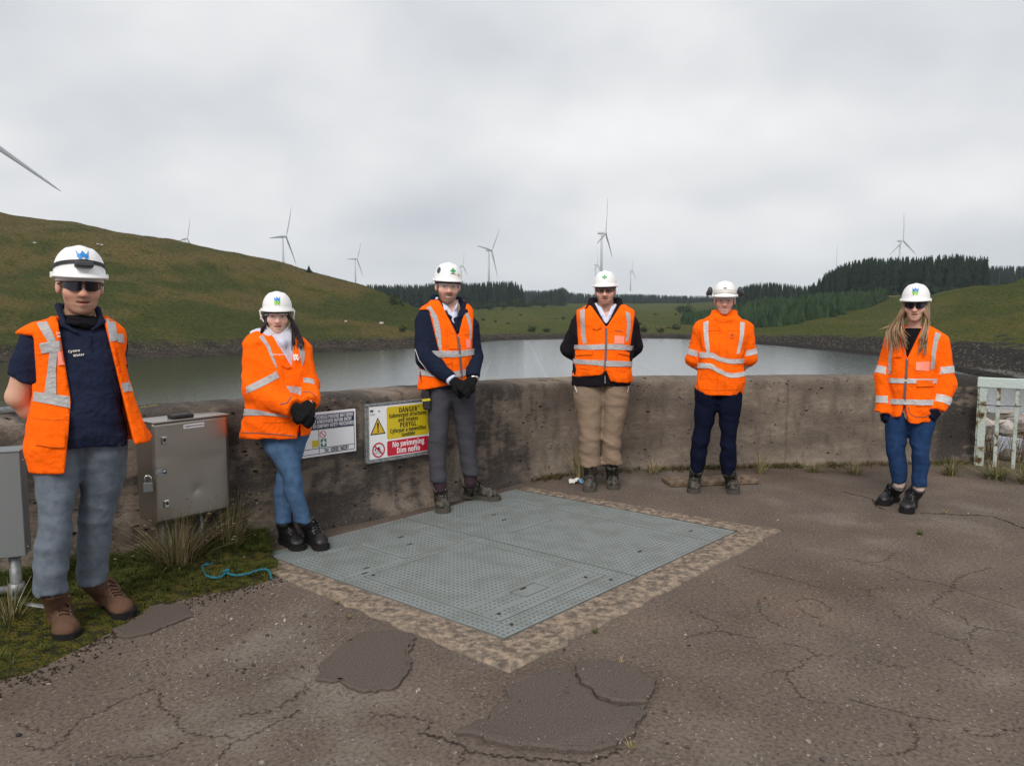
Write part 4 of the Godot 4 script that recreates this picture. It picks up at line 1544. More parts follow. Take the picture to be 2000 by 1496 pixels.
func person_khaki() -> Figure:
	var g := figure("broad man in zipped orange vest over black fleece and khaki trousers, hands behind his back", 1176, 955)
	var skin := Color(0.68, 0.40, 0.31)
	var j := Sdf.new()
	j.col(g.rows([[590, 1160, 1204, -0.02, 0.07], [600, 1146, 1220, -0.02, 0.10], [614, 1130, 1236, -0.01, 0.13], [645, 1126, 1240, 0.0, 0.155], [685, 1124, 1236, 0.02, 0.17], [715, 1120, 1233, 0.03, 0.175], [751, 1119, 1230, 0.02, 0.165]]), 2.3)
	var sh := g.lp(1134, 632, -0.03)
	var el := g.lp(1113, 680, -0.10)
	var wr := g.lp(1150, 712, -0.20)
	var sh2 := g.lp(1229, 634, -0.03)
	var el2 := g.lp(1237, 677, -0.10)
	var wr2 := g.lp(1205, 712, -0.20)
	for q in [[sh, el, wr], [sh2, el2, wr2]]:
		j.cap(q[0], q[1], 0.078, 0.072)
		j.cap(q[1], q[2], 0.072, 0.055, true)
	cloth(j, 51, 0.010, Vector3(6, 7, 6))
	j.cuts = [[half(g.lp(1160, 588), g.lp(1183, 636), 1.0), half(g.lp(1208, 588), g.lp(1185, 636), -1.0), front_of(-0.02)]]
	garment(g, "fleece", j, "fleece")
	var c := Sdf.new()
	c.k = 0.02
	c.cap(g.lp(1156, 590, -0.06), g.lp(1147, 606, 0.06), 0.030, 0.024)
	c.cap(g.lp(1147, 607, 0.065), g.lp(1172, 622, 0.12), 0.024, 0.012)
	c.cap(g.lp(1208, 590, -0.06), g.lp(1219, 609, 0.06), 0.030, 0.024)
	c.cap(g.lp(1219, 611, 0.065), g.lp(1194, 626, 0.12), 0.026, 0.012)
	c.cap(g.lp(1156, 588, -0.07), g.lp(1208, 588, -0.07), 0.030, 0.030)
	c.cap(g.lp(1166, 612, 0.11), g.lp(1182, 634, 0.15), 0.013, 0.010)
	c.cap(g.lp(1202, 614, 0.11), g.lp(1186, 634, 0.15), 0.013, 0.010)
	garment(g, "fleece_collar", c, "fleece", 0.008)
	var w := Sdf.new()
	w.k = 0.012
	w.cap(g.lp(1164, 594, 0.02), g.lp(1176, 616, 0.11), 0.013, 0.011)
	w.cap(g.lp(1202, 596, 0.02), g.lp(1192, 616, 0.11), 0.013, 0.011)
	w.cap(g.lp(1184, 612, 0.05), g.lp(1184, 640, 0.10), 0.065, 0.048)
	w.ell(g.lp(1184, 602, 0.0), Vector3(0.085, 0.035, 0.08))
	w.cuts = [[half(g.lp(1168, 584), g.lp(1184, 619), 1.0), half(g.lp(1200, 584), g.lp(1185, 619), -1.0), front_of(0.0)]]
	garment(g, "shirt", w, "shirt", 0.008)
	var v := Sdf.new()
	g.vest = v
	v.col(g.rows([[596, 1146, 1222, -0.02, 0.11], [606, 1128, 1238, -0.01, 0.145], [620, 1121, 1244, 0.0, 0.16], [645, 1125, 1243, 0.0, 0.175], [685, 1124, 1234, 0.02, 0.185], [710, 1119, 1234, 0.03, 0.192], [742, 1121, 1233, 0.03, 0.19]]), 2.4)
	cloth(v, 52, 0.008, Vector3(6, 6, 6), [[g.lp(1180, 735).y, 0.07, 0.9]])
	v.cuts = [[half(g.lp(1150, 590), g.lp(1183, 636), 1.0), half(g.lp(1216, 590), g.lp(1186, 636), -1.0), front_of(-0.03)],
		[half(g.lp(1126, 612), g.lp(1130, 672), -1.0), above(g, 1125, 676)], [half(g.lp(1240, 612), g.lp(1231, 672), 1.0), above(g, 1240, 678)],
		[half(g.lp(1180, 722), g.lp(1170, 746), 1.0), half(g.lp(1185, 722), g.lp(1194, 746), -1.0), below(g, 1183, 722, 0.1), front_of(0.0)],
		[left_of(g, 1182), Plane(Vector3(-0.12, 0.99, 0).normalized(), Vector3(-0.12, 0.99, 0).normalized().dot(g.lp(1150, 734, 0.15)))]]
	garment(g, "vest", v, "orange", 0.010)
	vest_marks(g, [[1133, 606, 1134, 630, 1135, 655, 1139, 672], [1142, 603, 1142, 630, 1144, 655, 1146, 670]], [[1222, 608, 1225, 630, 1224, 655, 1221, 668], [1231, 612, 1232, 630, 1231, 650, 1227, 665]],
		[[1126, 673, 681], [1155, 672, 682], [1180, 671, 681], [1205, 671, 682], [1229, 676, 684]], [[1121, 700, 709], [1150, 701, 710], [1180, 702, 713], [1205, 703, 714], [1233, 705, 714]], [1184, 637, 1184, 670, 1183, 700, 1181, 720])
	strip(g, "pocket_flap", P([1157, 633, 1166, 632, 1175, 634]), P([1157, 641, 1166, 644, 1175, 639]), "orange", null, 0.012)
	bar(g, "pocket_edge", P([1157, 641, 1166, 644, 1175, 639]), 1.1, "seam", null, 0.014)
	bar(g, "pocket_edge", P([1143, 636, 1159, 636, 1160, 668]), 0.9, "seam", null, 0.006)
	for q in [[1123, 684, 1158, 684, 1157, 692, 1124, 694], [1207, 684, 1230, 688, 1230, 694, 1208, 690]]:
		strip(g, "pocket_flap", P([q[0], q[1], q[2], q[3]]), P([q[6], q[7], q[4], q[5]]), "orange", null, 0.012)
		bar(g, "pocket_edge", P([q[6], q[7], q[4], q[5]]), 1.1, "seam", null, 0.014)
	bar(g, "pocket_edge", P([1155, 694, 1154, 712, 1150, 722, 1130, 718]), 0.9, "seam", null, 0.006)
	bar(g, "pocket_edge", P([1206, 690, 1205, 724, 1226, 726]), 0.9, "seam", null, 0.006)
	bar(g, "ring_loop", P([1148, 662, 1149, 667, 1153, 666, 1154, 661]), 1.0, "seam", null, 0.006)
	strip(g, "card_pocket", P([1201, 655, 1220, 657]), P([1200, 671, 1219, 672]), "pink_card", null, 0.006)
	bar(g, "breast_print", P([1201, 645.5, 1217, 647.5]), 1.2, "dark_print", null, 0.006)
	bar(g, "fleece_zip", P([1182, 734, 1182, 749]), 1.4, "tape", null, 0.004, j)
	var l := legs(g, [[742, 1120, 1180, 0.0, 0.16], [770, 1121, 1180, 0.0, 0.15], [808, 1127, 1178, 0.0, 0.13], [841, 1131, 1173, 0.01, 0.105], [869, 1133, 1172, 0.01, 0.095], [890, 1132, 1172, 0.0, 0.088], [908, 1134, 1172, 0.0, 0.08]],
		[[742, 1174, 1231, 0.0, 0.16], [770, 1176, 1229, 0.0, 0.15], [808, 1177, 1222, 0.0, 0.13], [841, 1177, 1216, 0.0, 0.105], [869, 1176, 1212, -0.01, 0.095], [890, 1176, 1211, -0.02, 0.088], [905, 1178, 1214, -0.02, 0.08]], "khaki", 53, 0.0075, 850, 895)
	for q in [[1122, 752, 1127, 766], [1229, 752, 1226, 766]]: bar(g, "pocket_slit", P(q), 1.4, "white_print", null, 0.002, l)
	boots(g, Vector2(1151, 962), Vector2(1154, 934), Vector2(1199, 957), Vector2(1193, 930), g.lp(1153, 906, 0.02), g.lp(1195, 906, -0.02), "dusty_leather", "sole_dusty", "lace_black", 0.31, 1.08)
	set_head(g, 1183, 596, 529, -0.05, 0.02, 0.0, 0.03)
	build_head(g, {"skin": skin, "hair": Color(0.10, 0.05, 0.03), "lips": Color(0.40, 0.14, 0.12), "beard": 0.75, "beard_col": Color(0.17, 0.07, 0.04), "fat": 1.12, "neck": 0.062, "smile": false})
	var u := Sdf.new()
	shrink(u, j, 0.65)
	shrink(u, l, 0.7)
	hand(u, wr, Vector3(1, -0.2, -0.1), Vector3(0, -0.2, 1), 1.0, 0.5)
	hand(u, wr2, Vector3(-1, -0.4, -0.1), Vector3(0, -0.2, 1), -1.0, 0.5)
	add_body(g, u, 0.025, skin)
	finish_body(g)
	glasses(g, "brown_lens", "black_plastic", 0.9, 0.001)
	var hm = helmet(g, {"peak": 0.022, "cradle": "black_plastic"})
	cross_mark(g, hm, 0.112, 0.0, 0.0062)
	return g

func person_jacket() -> Figure:
	var g := figure("smiling man in zipped orange jacket and dark navy trousers, ear defenders on his helmet", 1392, 960)
	var skin := Color(0.66, 0.36, 0.27)
	var s := Sdf.new()
	g.vest = s
	s.col(g.rows([[612, 1394, 1436, -0.02, 0.07], [620, 1380, 1446, -0.02, 0.095], [632, 1366, 1460, -0.02, 0.115], [655, 1366, 1460, -0.01, 0.13], [685, 1370, 1452, 0.0, 0.14], [710, 1366, 1450, 0.0, 0.143], [740, 1361, 1454, 0.0, 0.145], [760, 1358, 1452, 0.0, 0.14], [767, 1360, 1450, 0.0, 0.135]]), 2.3)
	var sh := g.lp(1370, 644, -0.03)
	var el := g.lp(1357, 700, -0.07)
	var wr := g.lp(1390, 728, -0.18)
	var sh2 := g.lp(1455, 645, -0.03)
	var el2 := g.lp(1461, 698, -0.07)
	var wr2 := g.lp(1430, 728, -0.18)
	for q in [[sh, el, wr], [sh2, el2, wr2]]:
		s.cap(q[0], q[1], 0.074, 0.066)
		s.cap(q[1], q[2], 0.066, 0.05, true)
	# stand-up collar
	s.cap(g.lp(1398, 612, 0.02), g.lp(1396, 625, 0.03), 0.030, 0.036)
	s.cap(g.lp(1432, 612, 0.02), g.lp(1437, 626, 0.03), 0.030, 0.036)
	s.cap(g.lp(1400, 612, -0.05), g.lp(1432, 612, -0.05), 0.032, 0.032)
	s.cap(g.lp(1404, 622, 0.07), g.lp(1428, 624, 0.07), 0.022, 0.022)
	cloth(s, 61, 0.010, Vector3(6, 7, 6), [[g.lp(1400, 700).y, 0.1, 0.4]])
	garment(g, "jacket", s, "orange", 0.010)
	band(g, [[1369, 687, 698], [1385, 696, 705], [1405, 700, 709], [1425, 699, 708], [1451, 688, 697]], "tape_bright")
	band(g, [[1366, 708, 718], [1385, 719, 728], [1405, 727, 736], [1425, 724, 733], [1452, 706, 715]], "tape_bright")
	strip(g, "reflective_tape", P([1374, 630, 1375, 655, 1377, 672, 1382, 692]), P([1384, 626, 1384, 655, 1386, 675, 1387, 694]), "tape_bright")
	strip(g, "reflective_tape", P([1446, 628, 1446, 650, 1443, 672, 1439, 692]), P([1455, 630, 1454, 650, 1450, 672, 1445, 690]), "tape_bright")
	var ra := s.part([1, 2])
	var la := s.part([3, 4])
	cuff_band(g, ra, sh.lerp(el, 0.66), sh.lerp(el, 0.86), "tape_bright")
	cuff_band(g, la, sh2.lerp(el2, 0.66), sh2.lerp(el2, 0.86), "tape_bright")
	cuff_band(g, ra, el.lerp(wr, 0.12), el.lerp(wr, 0.36), "tape_bright")
	cuff_band(g, la, el2.lerp(wr2, 0.12), el2.lerp(wr2, 0.36), "tape_bright")
	bar(g, "yoke_seam", P([1375, 648, 1392, 645, 1407, 646]), 0.9, "seam")
	bar(g, "yoke_seam", P([1422, 646, 1440, 646, 1453, 650]), 0.9, "seam")
	bar(g, "storm_flap_edge", P([1406, 630, 1407, 660, 1404, 700, 1402, 735, 1400, 765]), 1.1, "seam")
	bar(g, "storm_flap_edge", P([1421, 640, 1420, 680, 1417, 735, 1416, 765]), 0.9, "seam")
	bar(g, "hem_seam", P([1359, 759, 1400, 763, 1451, 760]), 1.0, "seam")
	bar(g, "pocket_zip", P([1372, 728, 1366, 742]), 1.0, "seam")
	bar(g, "pocket_zip", P([1443, 728, 1449, 743]), 1.0, "seam")
	bar(g, "collar_edge", P([1394, 618, 1402, 628, 1412, 631, 1430, 626]), 0.9, "seam")
	var st := new_st()
	var pv := PackedVector2Array(w_poly(653.5, 0.30, 1430.5, -1.0))
	for i in Geometry2D.triangulate_polygon(pv):
		var d := g.ld(pv[i].x, pv[i].y)
		var hit = trace(s, Vector3(0, EYE, g.dist), d, g.dist - 0.5, g.dist + 0.5)
		st.add_vertex((hit if hit != null else g.lp(pv[i].x, pv[i].y, 0.1)) - d * 0.005)
	obj("chest_crest", done(st), M.dark_print, g.root)
	bar(g, "breast_print", P([1426, 660, 1435, 660]), 0.8, "dark_print", null, 0.005)
	var l := legs(g, [[758, 1358, 1406, 0.0, 0.12], [790, 1357, 1404, 0.0, 0.112], [823, 1357, 1395, 0.0, 0.092], [847, 1354, 1388, 0.01, 0.08], [874, 1350, 1382, 0.01, 0.075], [900, 1349, 1378, 0.0, 0.07], [922, 1348, 1376, 0.0, 0.066]],
		[[758, 1400, 1451, 0.0, 0.12], [790, 1401, 1448, 0.0, 0.112], [823, 1405, 1443, 0.0, 0.092], [847, 1408, 1438, 0.01, 0.08], [874, 1408, 1437, 0.01, 0.075], [900, 1407, 1438, 0.0, 0.07], [924, 1410, 1435, 0.0, 0.066]], "navy_trousers", 63, 0.007, 855, 905)
	boots(g, Vector2(1354, 964), Vector2(1361, 935), Vector2(1434, 966), Vector2(1421, 934), g.lp(1361, 916, 0.02), g.lp(1422, 918, 0.02), "dusty_leather", "sole_dusty", "lace_black", 0.30, 1.0)
	set_head(g, 1417, 615, 549, 0.0, 0.0, 0.0, 0.03)
	build_head(g, {"skin": skin, "hair": Color(0.16, 0.08, 0.045), "lips": Color(0.42, 0.15, 0.12), "smile": true, "neck": 0.049})
	var u := Sdf.new()
	shrink(u, s, 0.62)
	shrink(u, l, 0.7)
	hand(u, wr, Vector3(1, -0.2, -0.1), Vector3(0, -0.2, 1), 1.0, 0.5)
	hand(u, wr2, Vector3(-1, -0.4, -0.1), Vector3(0, -0.2, 1), -1.0, 0.5)
	add_body(g, u, 0.025, skin)
	finish_body(g)
	glasses(g, "clear_lens", "clear_frame", 0.95, 0.001)
	var hm = helmet(g, {"peak": 0.045})
	on_helmet(g, hm, "emblem", [w_poly(0.106, 0.0013)], "emblem_dark", 0.004)
	# visor bracket round the front of the shell
	var vb := new_st()
	for i in 16:
		var q := []
		for e in [[0, 0.10], [1, 0.10], [1, 0.26], [0, 0.26]]:
			var a := lerpf(-1.1, 1.1, (i + e[0]) / 16.0)
			var p := helm_pt(a, e[1] - 0.04 * absf(a), 0.0)
			q.append(g.head * (p + Vector3(p.x, 0.0, p.z).normalized() * 0.006))
		quad(vb, q[0], q[1], q[2], q[3])
	obj("visor_bracket", done(vb, true), M.helmet_trim, hm)
	for q in [-1.0, 1.0]:
		var e := Sdf.new()
		e.k = 0.008
		e.ell(g.head * Vector3(0.122 * q, 0.086, -0.012), Vector3(0.022, 0.036, 0.032))
		e.ell(g.head * Vector3(0.142 * q, 0.066, -0.012), Vector3(0.014, 0.022, 0.026))
		e.cap(g.head * Vector3(0.108 * q, 0.050, -0.005), g.head * Vector3(0.122 * q, 0.108, -0.01), 0.008, 0.008)
		garment(g, "ear_defender", e, "grey_plastic", 0.006)
	return g

func person_blonde() -> Figure:
	var g := figure("woman with long blonde hair in sunglasses, orange jacket, blue jeans and black boots", 1766, 992)
	var skin := Color(0.64, 0.39, 0.30)
	var s := Sdf.new()
	g.vest = s
	s.col(g.rows([[636, 1762, 1816, -0.02, 0.06], [644, 1748, 1834, -0.02, 0.09], [656, 1738, 1846, -0.02, 0.11], [690, 1736, 1842, 0.0, 0.135], [725, 1736, 1830, 0.01, 0.14], [765, 1738, 1828, 0.01, 0.145], [800, 1738, 1824, 0.01, 0.147], [818, 1738, 1822, 0.01, 0.147]]), 2.3)
	var sh := g.lp(1744, 668, -0.02)
	var el := g.lp(1728, 735, 0.0)
	var wr := g.lp(1725, 804, 0.04)
	var sh2 := g.lp(1838, 668, -0.02)
	var el2 := g.lp(1846, 752, -0.02)
	var wr2 := g.lp(1834, 801, 0.07)
	s.cap(sh, el, 0.058, 0.062)
	s.cap(el, wr, 0.062, 0.056, true)
	s.cap(sh2, el2, 0.062, 0.078)
	s.cap(el2, wr2, 0.078, 0.048, true)
	cloth(s, 71, 0.010, Vector3(7, 5, 7), [[g.lp(1780, 800).y, 0.1, 0.5]])
	s.cuts = [[half(g.lp(1766, 630), g.lp(1771, 690), 1.0), half(g.lp(1806, 630), g.lp(1776, 692), -1.0), front_of(-0.04)],
		[half(g.lp(1767, 785), g.lp(1758, 822), 1.0), half(g.lp(1769, 785), g.lp(1775, 822), -1.0), below(g, 1768, 788, 0.1), front_of(0.0)],
		[left_of(g, 1768), Plane(Vector3(-0.25, 0.97, 0).normalized(), Vector3(-0.25, 0.97, 0).normalized().dot(g.lp(1752, 815, 0.12)))]]
	garment(g, "jacket", s, "orange", 0.010)
	band(g, [[1738, 733, 742], [1765, 729, 739], [1790, 727, 739], [1815, 728, 739], [1828, 724, 735]], "tape_bright")
	band(g, [[1738, 772, 782], [1765, 766, 777], [1790, 767, 779], [1815, 767, 779], [1826, 763, 775]], "tape_bright")
	strip(g, "reflective_tape", P([1742, 648, 1738, 680, 1736, 700, 1736, 730]), P([1750, 644, 1745, 680, 1742, 700, 1741, 730]), "tape")
	strip(g, "reflective_tape", P([1830, 642, 1824, 665, 1821, 690, 1818, 722]), P([1841, 647, 1833, 668, 1829, 690, 1826, 720]), "tape")
	var ra := s.part([1, 2])
	var la := s.part([3, 4])
	cuff_band(g, ra, sh.lerp(el, 0.72), sh.lerp(el, 0.93), "tape_bright")
	cuff_band(g, la, sh2.lerp(el2, 0.56), sh2.lerp(el2, 0.72), "tape_bright")
	cuff_band(g, ra, el.lerp(wr, 0.56), el.lerp(wr, 0.76), "tape_bright")
	cuff_band(g, la, el2.lerp(wr2, 0.50), el2.lerp(wr2, 0.78), "tape_bright")
	bar(g, "zip", P([1773, 693, 1771, 730, 1768, 768, 1767, 788]), 5.0, "zip", null, 0.007)
	strip(g, "pocket_flap", P([1745, 690, 1764, 690]), P([1746, 698, 1762, 697]), "orange", null, 0.012)
	bar(g, "pocket_edge", P([1745, 697, 1762, 697]), 1.1, "seam", null, 0.014)
	bar(g, "pocket_edge", P([1746, 698, 1745, 722]), 0.9, "seam", null, 0.006)
	strip(g, "pocket_flap", P([1791, 742, 1826, 743]), P([1792, 755, 1826, 754]), "orange", null, 0.012)
	bar(g, "pocket_edge", P([1792, 755, 1826, 754]), 1.1, "seam", null, 0.014)
	bar(g, "pocket_edge", P([1790, 790, 1795, 794, 1822, 793]), 0.9, "seam", null, 0.006)
	bar(g, "pocket_edge", P([1740, 755, 1750, 755, 1751, 744]), 0.9, "seam", null, 0.006)
	bar(g, "ring_loop", P([1740, 723, 1741, 728, 1745, 727]), 1.2, "dark_print", null, 0.006)
	strip(g, "card_pocket", P([1790, 707, 1817, 706]), P([1790, 723, 1815, 725]), "pink_card", null, 0.006)
	for q in [[1798, 672, 1800, 680], [1804, 676, 1811, 674]]: bar(g, "breast_print", P(q), 1.4, "white_print", null, 0.005)
	bar(g, "hem_piping", P([1775, 795, 1778, 808, 1790, 815, 1810, 814, 1821, 808]), 1.2, "zip", null, 0.005)
	var t := Sdf.new()
	t.col(g.rows([[640, 1768, 1808, -0.02, 0.06], [652, 1760, 1815, -0.02, 0.09], [700, 1756, 1815, 0.0, 0.112]]))
	garment(g, "top", t, "black_cloth", 0.012)
	var l := legs(g, [[800, 1731, 1782, 0.0, 0.11], [823, 1730, 1780, 0.0, 0.108], [850, 1731, 1773, 0.01, 0.092], [882, 1733, 1769, 0.02, 0.076], [911, 1738, 1773, 0.01, 0.072], [937, 1744, 1772, 0.0, 0.062], [940, 1745, 1771, 0.0, 0.06]],
		[[800, 1774, 1830, 0.0, 0.11], [823, 1775, 1829, 0.0, 0.108], [855, 1777, 1819, 0.02, 0.092], [885, 1782, 1815, 0.04, 0.076], [905, 1782, 1816, 0.04, 0.073], [930, 1781, 1813, 0.04, 0.065], [947, 1782, 1811, 0.04, 0.060]], "indigo_jeans", 73, 0.0065, 885, 935)
	for q in 2:
		var so := Sdf.new()
		if q == 0: so.cap(g.lp(1758, 926, 0.0), g.lp(1757, 945, 0.0), 0.047, 0.045)
		else: so.cap(g.lp(1797, 934, 0.04), g.lp(1795, 952, 0.04), 0.047, 0.045)
		garment(g, "sock", so, "sock", 0.01)
	boots(g, Vector2(1721, 988), Vector2(1762, 972), Vector2(1770, 1004), Vector2(1792, 975), g.lp(1757, 947, 0.0), g.lp(1795, 953, 0.04), "black_leather", "sole", "lace_black", 0.275, 1.0)
	var gl := Sdf.new()
	gl.k = 0.01
	hand(gl, g.lp(1725, 800, 0.04), Vector3(0.25, -1, 0.15), Vector3(0.7, 0, -0.5), 1.0, 0.6, 0.9, 1.2)
	garment(g, "glove", gl, "glove_navy", 0.006)
	var gr := Sdf.new()
	gr.k = 0.01
	hand(gr, g.lp(1836, 798, 0.07), Vector3(-0.5, -0.8, 0.15), Vector3(-0.6, 0.2, -0.6), -1.0, 0.6, 0.95, 1.25)
	garment(g, "glove", gr, "glove_navy", 0.006)
	set_head(g, 1791, 628, 554, -0.04, 0.0, 0.0, 0.02)
	build_head(g, {"skin": skin, "hair": Color(0.22, 0.14, 0.075), "lips": Color(0.42, 0.16, 0.14), "female": true, "neck": 0.043})
	var u := Sdf.new()
	shrink(u, s, 0.65)
	shrink(u, l, 0.7)
	add_body(g, u, 0.03, skin)
	finish_body(g)
	glasses(g, "dark_lens", "black_plastic", 1.15, 0.001)
	var hm = helmet(g, {"peak": 0.022, "cradle": "black_plastic"})
	emblem(g, hm, 0.108, 0.0022)
	var strands := []
	for i in 320:
		var a := g.rnd.randf_range(0.55, TAU - 0.55)
		var side := sin(a)
		var r0 := Vector3(side * 0.082, 0.055, -0.010 + cos(a) * 0.09)
		var lft := side < 0.0
		var reach := g.rnd.randf_range(0.22, 0.37)
		var spread := g.rnd.randf_range(0.0, 1.0)
		var p1 := Vector3(r0.x * 1.16, -0.02, r0.z * 1.05)
		var front := 0.10 + 0.05 * g.rnd.randf()
		var x2 := (-0.075 - 0.055 * spread) if lft else (0.068 + 0.03 * spread)
		var p2 := Vector3(x2, -0.10, maxf(r0.z, -0.02) * 0.5 + 0.02)
		var x3 := (-0.065 - 0.125 * spread) if lft else (0.055 + 0.040 * spread)
		var p3 := Vector3(x3, -0.17 - 0.2 * (reach - 0.2), 0.05 + 0.05 * g.rnd.randf() - 0.05 * spread)
		var p4 := Vector3(x3 + (0.05 * (1.0 - spread) if lft else -0.02 * (1.0 - spread)), -reach, front)
		if cos(a) < -0.35:
			p2.z = -0.09; p3.z = -0.10; p4.z = -0.10
		strands.append([g.head * r0, g.head * p1, g.head * p2, g.head * p3, g.head * p4])
	for i in 7:
		strands.append([g.head * Vector3(-0.09, -0.05, 0.0), g.head * Vector3(-0.14, -0.13, 0.02), g.head * Vector3(-0.19 - 0.012 * i, -0.165 - 0.004 * i, 0.03)])
	hair(g, strands, Color(0.20, 0.115, 0.055), Color(0.42, 0.28, 0.17), 0.0048)
	return g


# ---------------------------------------------------------------- camera, sky, sun
func setup_view() -> void:
	var cam := Camera3D.new()
	cam.name = "camera"
	cam.fov = rad_to_deg(2.0 * atan(748.0 / FOCAL))
	cam.position = Vector3(0, EYE, 0)
	cam.rotation.x = -PITCH
	cam.near = 0.05
	cam.far = 12000.0
	add_child(cam)
	cam.current = true
	var n1 := noise(4, 0.55, 5)
	var n2 := noise(9, 0.22, 3)
	var w := 1024
	var h := 512
	var im := Image.create(w, h, false, Image.FORMAT_RGB8)
	for y in h:
		var el := PI * (0.5 - (y + 0.5) / h)
		for x in w:
			var az := TAU * ((x + 0.5) / w - 0.5)
			var d := Vector3(sin(az) * cos(el), sin(el), -cos(az) * cos(el))
			var v := 0.80
			if d.y > -0.02:
				var k := 1.0 / (maxf(d.y, 0.0) + 0.32)
				var a := n1.get_noise_2d(d.x * k * 2.2 + 3.0, d.z * k * 2.2)
				var b := n2.get_noise_2d(d.x * k * 2.4 - 7.0, d.z * k * 2.4 + 2.0)
				v = 0.83 + 0.085 * a + 0.105 * b
				v = lerpf(v, 0.825, exp(-maxf(d.y, 0.0) * 9.0) * 0.55)
			v = clampf(v, 0.6, 0.95)
			var cold := clampf((0.86 - v) * 0.35, 0.0, 0.05)
			im.set_pixel(x, y, Color(v - cold * 0.55, v - cold * 0.1, v + cold * 0.35 + 0.006))
	var sm := PanoramaSkyMaterial.new()
	sm.panorama = ImageTexture.create_from_image(im)
	sm.energy_multiplier = 0.77
	var sky := Sky.new()
	sky.sky_material = sm
	var env := Environment.new()
	env.background_mode = Environment.BG_SKY
	env.sky = sky
	env.tonemap_mode = Environment.TONE_MAPPER_LINEAR
	env.tonemap_exposure = 1.6
	env.sdfgi_enabled = true
	env.ssao_enabled = true
	env.ssil_enabled = true
	env.fog_enabled = true
	env.fog_density = 0.0001
	env.fog_light_color = Color(0.80, 0.86, 0.90)
	var we := WorldEnvironment.new()
	we.name = "environment"
	we.environment = env
	add_child(we)
	var sun := DirectionalLight3D.new()
	sun.name = "sun"
	sun.light_energy = 0.5
	sun.light_angular_distance = 25.0
	sun.light_color = Color(1.0, 0.97, 0.93)
	sun.shadow_enabled = true
	sun.rotation = Vector3(deg_to_rad(-42), deg_to_rad(-14), 0)
	add_child(sun)

# ---------------------------------------------------------------- terrain round the reservoir
# px: waterline depth, bank top (py, depth), mid slope, ridge, just behind, at 1000 m, at 4000 m
var LAND := [
	[-900, 120, 665, 132, 480, 230, 330, 330, 360, 480, 590], [0, 158, 672, 169, 535, 250, 420, 330, 440, 560, 592], [130, 163, 670, 174, 548, 250, 437, 330, 460, 560, 592], [290, 171, 666, 182, 560, 250, 463, 330, 485, 562, 592],
	[400, 178, 664, 188, 572, 255, 484, 332, 505, 565, 592], [540, 189, 662, 200, 592, 262, 513, 335, 532, 570, 592], [640, 196, 661, 207, 605, 264, 539, 333, 556, 576, 592], [690, 200, 661, 212, 613, 265, 553, 330, 570, 582, 592],
	[770, 208, 660, 222, 627, 265, 583, 320, 598, 588, 592], [840, 218, 659, 232, 637, 270, 614, 315, 616, 592, 592], [900, 240, 655, 255, 637, 300, 617, 440, 606, 593, 592], [1000, 268, 651, 280, 626, 380, 602, 560, 598, 593, 590], [1150, 280, 650, 292, 625, 390, 604, 560, 600, 593, 590],
	[1300, 283, 650, 294, 631, 380, 613, 540, 606, 593, 590], [1400, 260, 652, 272, 638, 330, 618, 450, 606, 590, 590], [1500, 232, 655, 244, 642, 285, 602, 420, 588, 582, 590], [1600, 205, 656, 220, 643, 250, 592, 410, 580, 576, 588], [1700, 182, 657, 204, 633, 255, 585, 400, 574, 572, 586],
	[1800, 155, 662, 190, 622, 250, 586, 310, 579, 566, 585], [1850, 141, 665, 180, 618, 235, 573, 295, 578, 563, 585], [1900, 128, 668, 172, 613, 225, 560, 280, 577, 562, 584], [2000, 110, 669, 158, 605, 215, 541, 270, 565, 558, 582], [2900, 60, 680, 110, 520, 200, 400, 300, 430, 520, 580]]

var relief := FastNoiseLite.new()
var relief2 := FastNoiseLite.new()

var knots := {}              # profile of the land per pixel column, worked out once

func column(px: float) -> Array:
	var key := int(round(px))
	if knots.has(key): return knots[key]
	var v := []
	for c in range(1, 11): v.append(table(LAND, key, c))
	var zw: float = v[0]
	var kn := [[zw * 0.35, 601 + 22000 / (zw * 0.35)], [zw * 0.9, 601 + 16800 / (zw * 0.9)], [zw, 601 + 15300 / zw], [v[2], v[1]], [v[4], v[3]], [v[6], v[5]], [v[6] * 1.35, v[7]], [1000.0, v[8]], [4200.0, v[9]]]
	for q in kn: q[0] = log(q[0])
	knots[key] = [kn, zw, v[2], v[6]]
	return knots[key]

func land_py(px: float, z: float) -> float: return table(column(px)[0], log(z), 1)

func land(px: float, z: float) -> Vector3:
	var p := at_depth(px, land_py(px, z), z)
	var zw: float = column(px)[1]
	var k := smoothstep(zw * 1.0, zw * 1.25, z)
	p.y += k * (relief.get_noise_2d(p.x, p.z) * 1.3 + relief2.get_noise_2d(p.x, p.z) * 0.4)
	return p

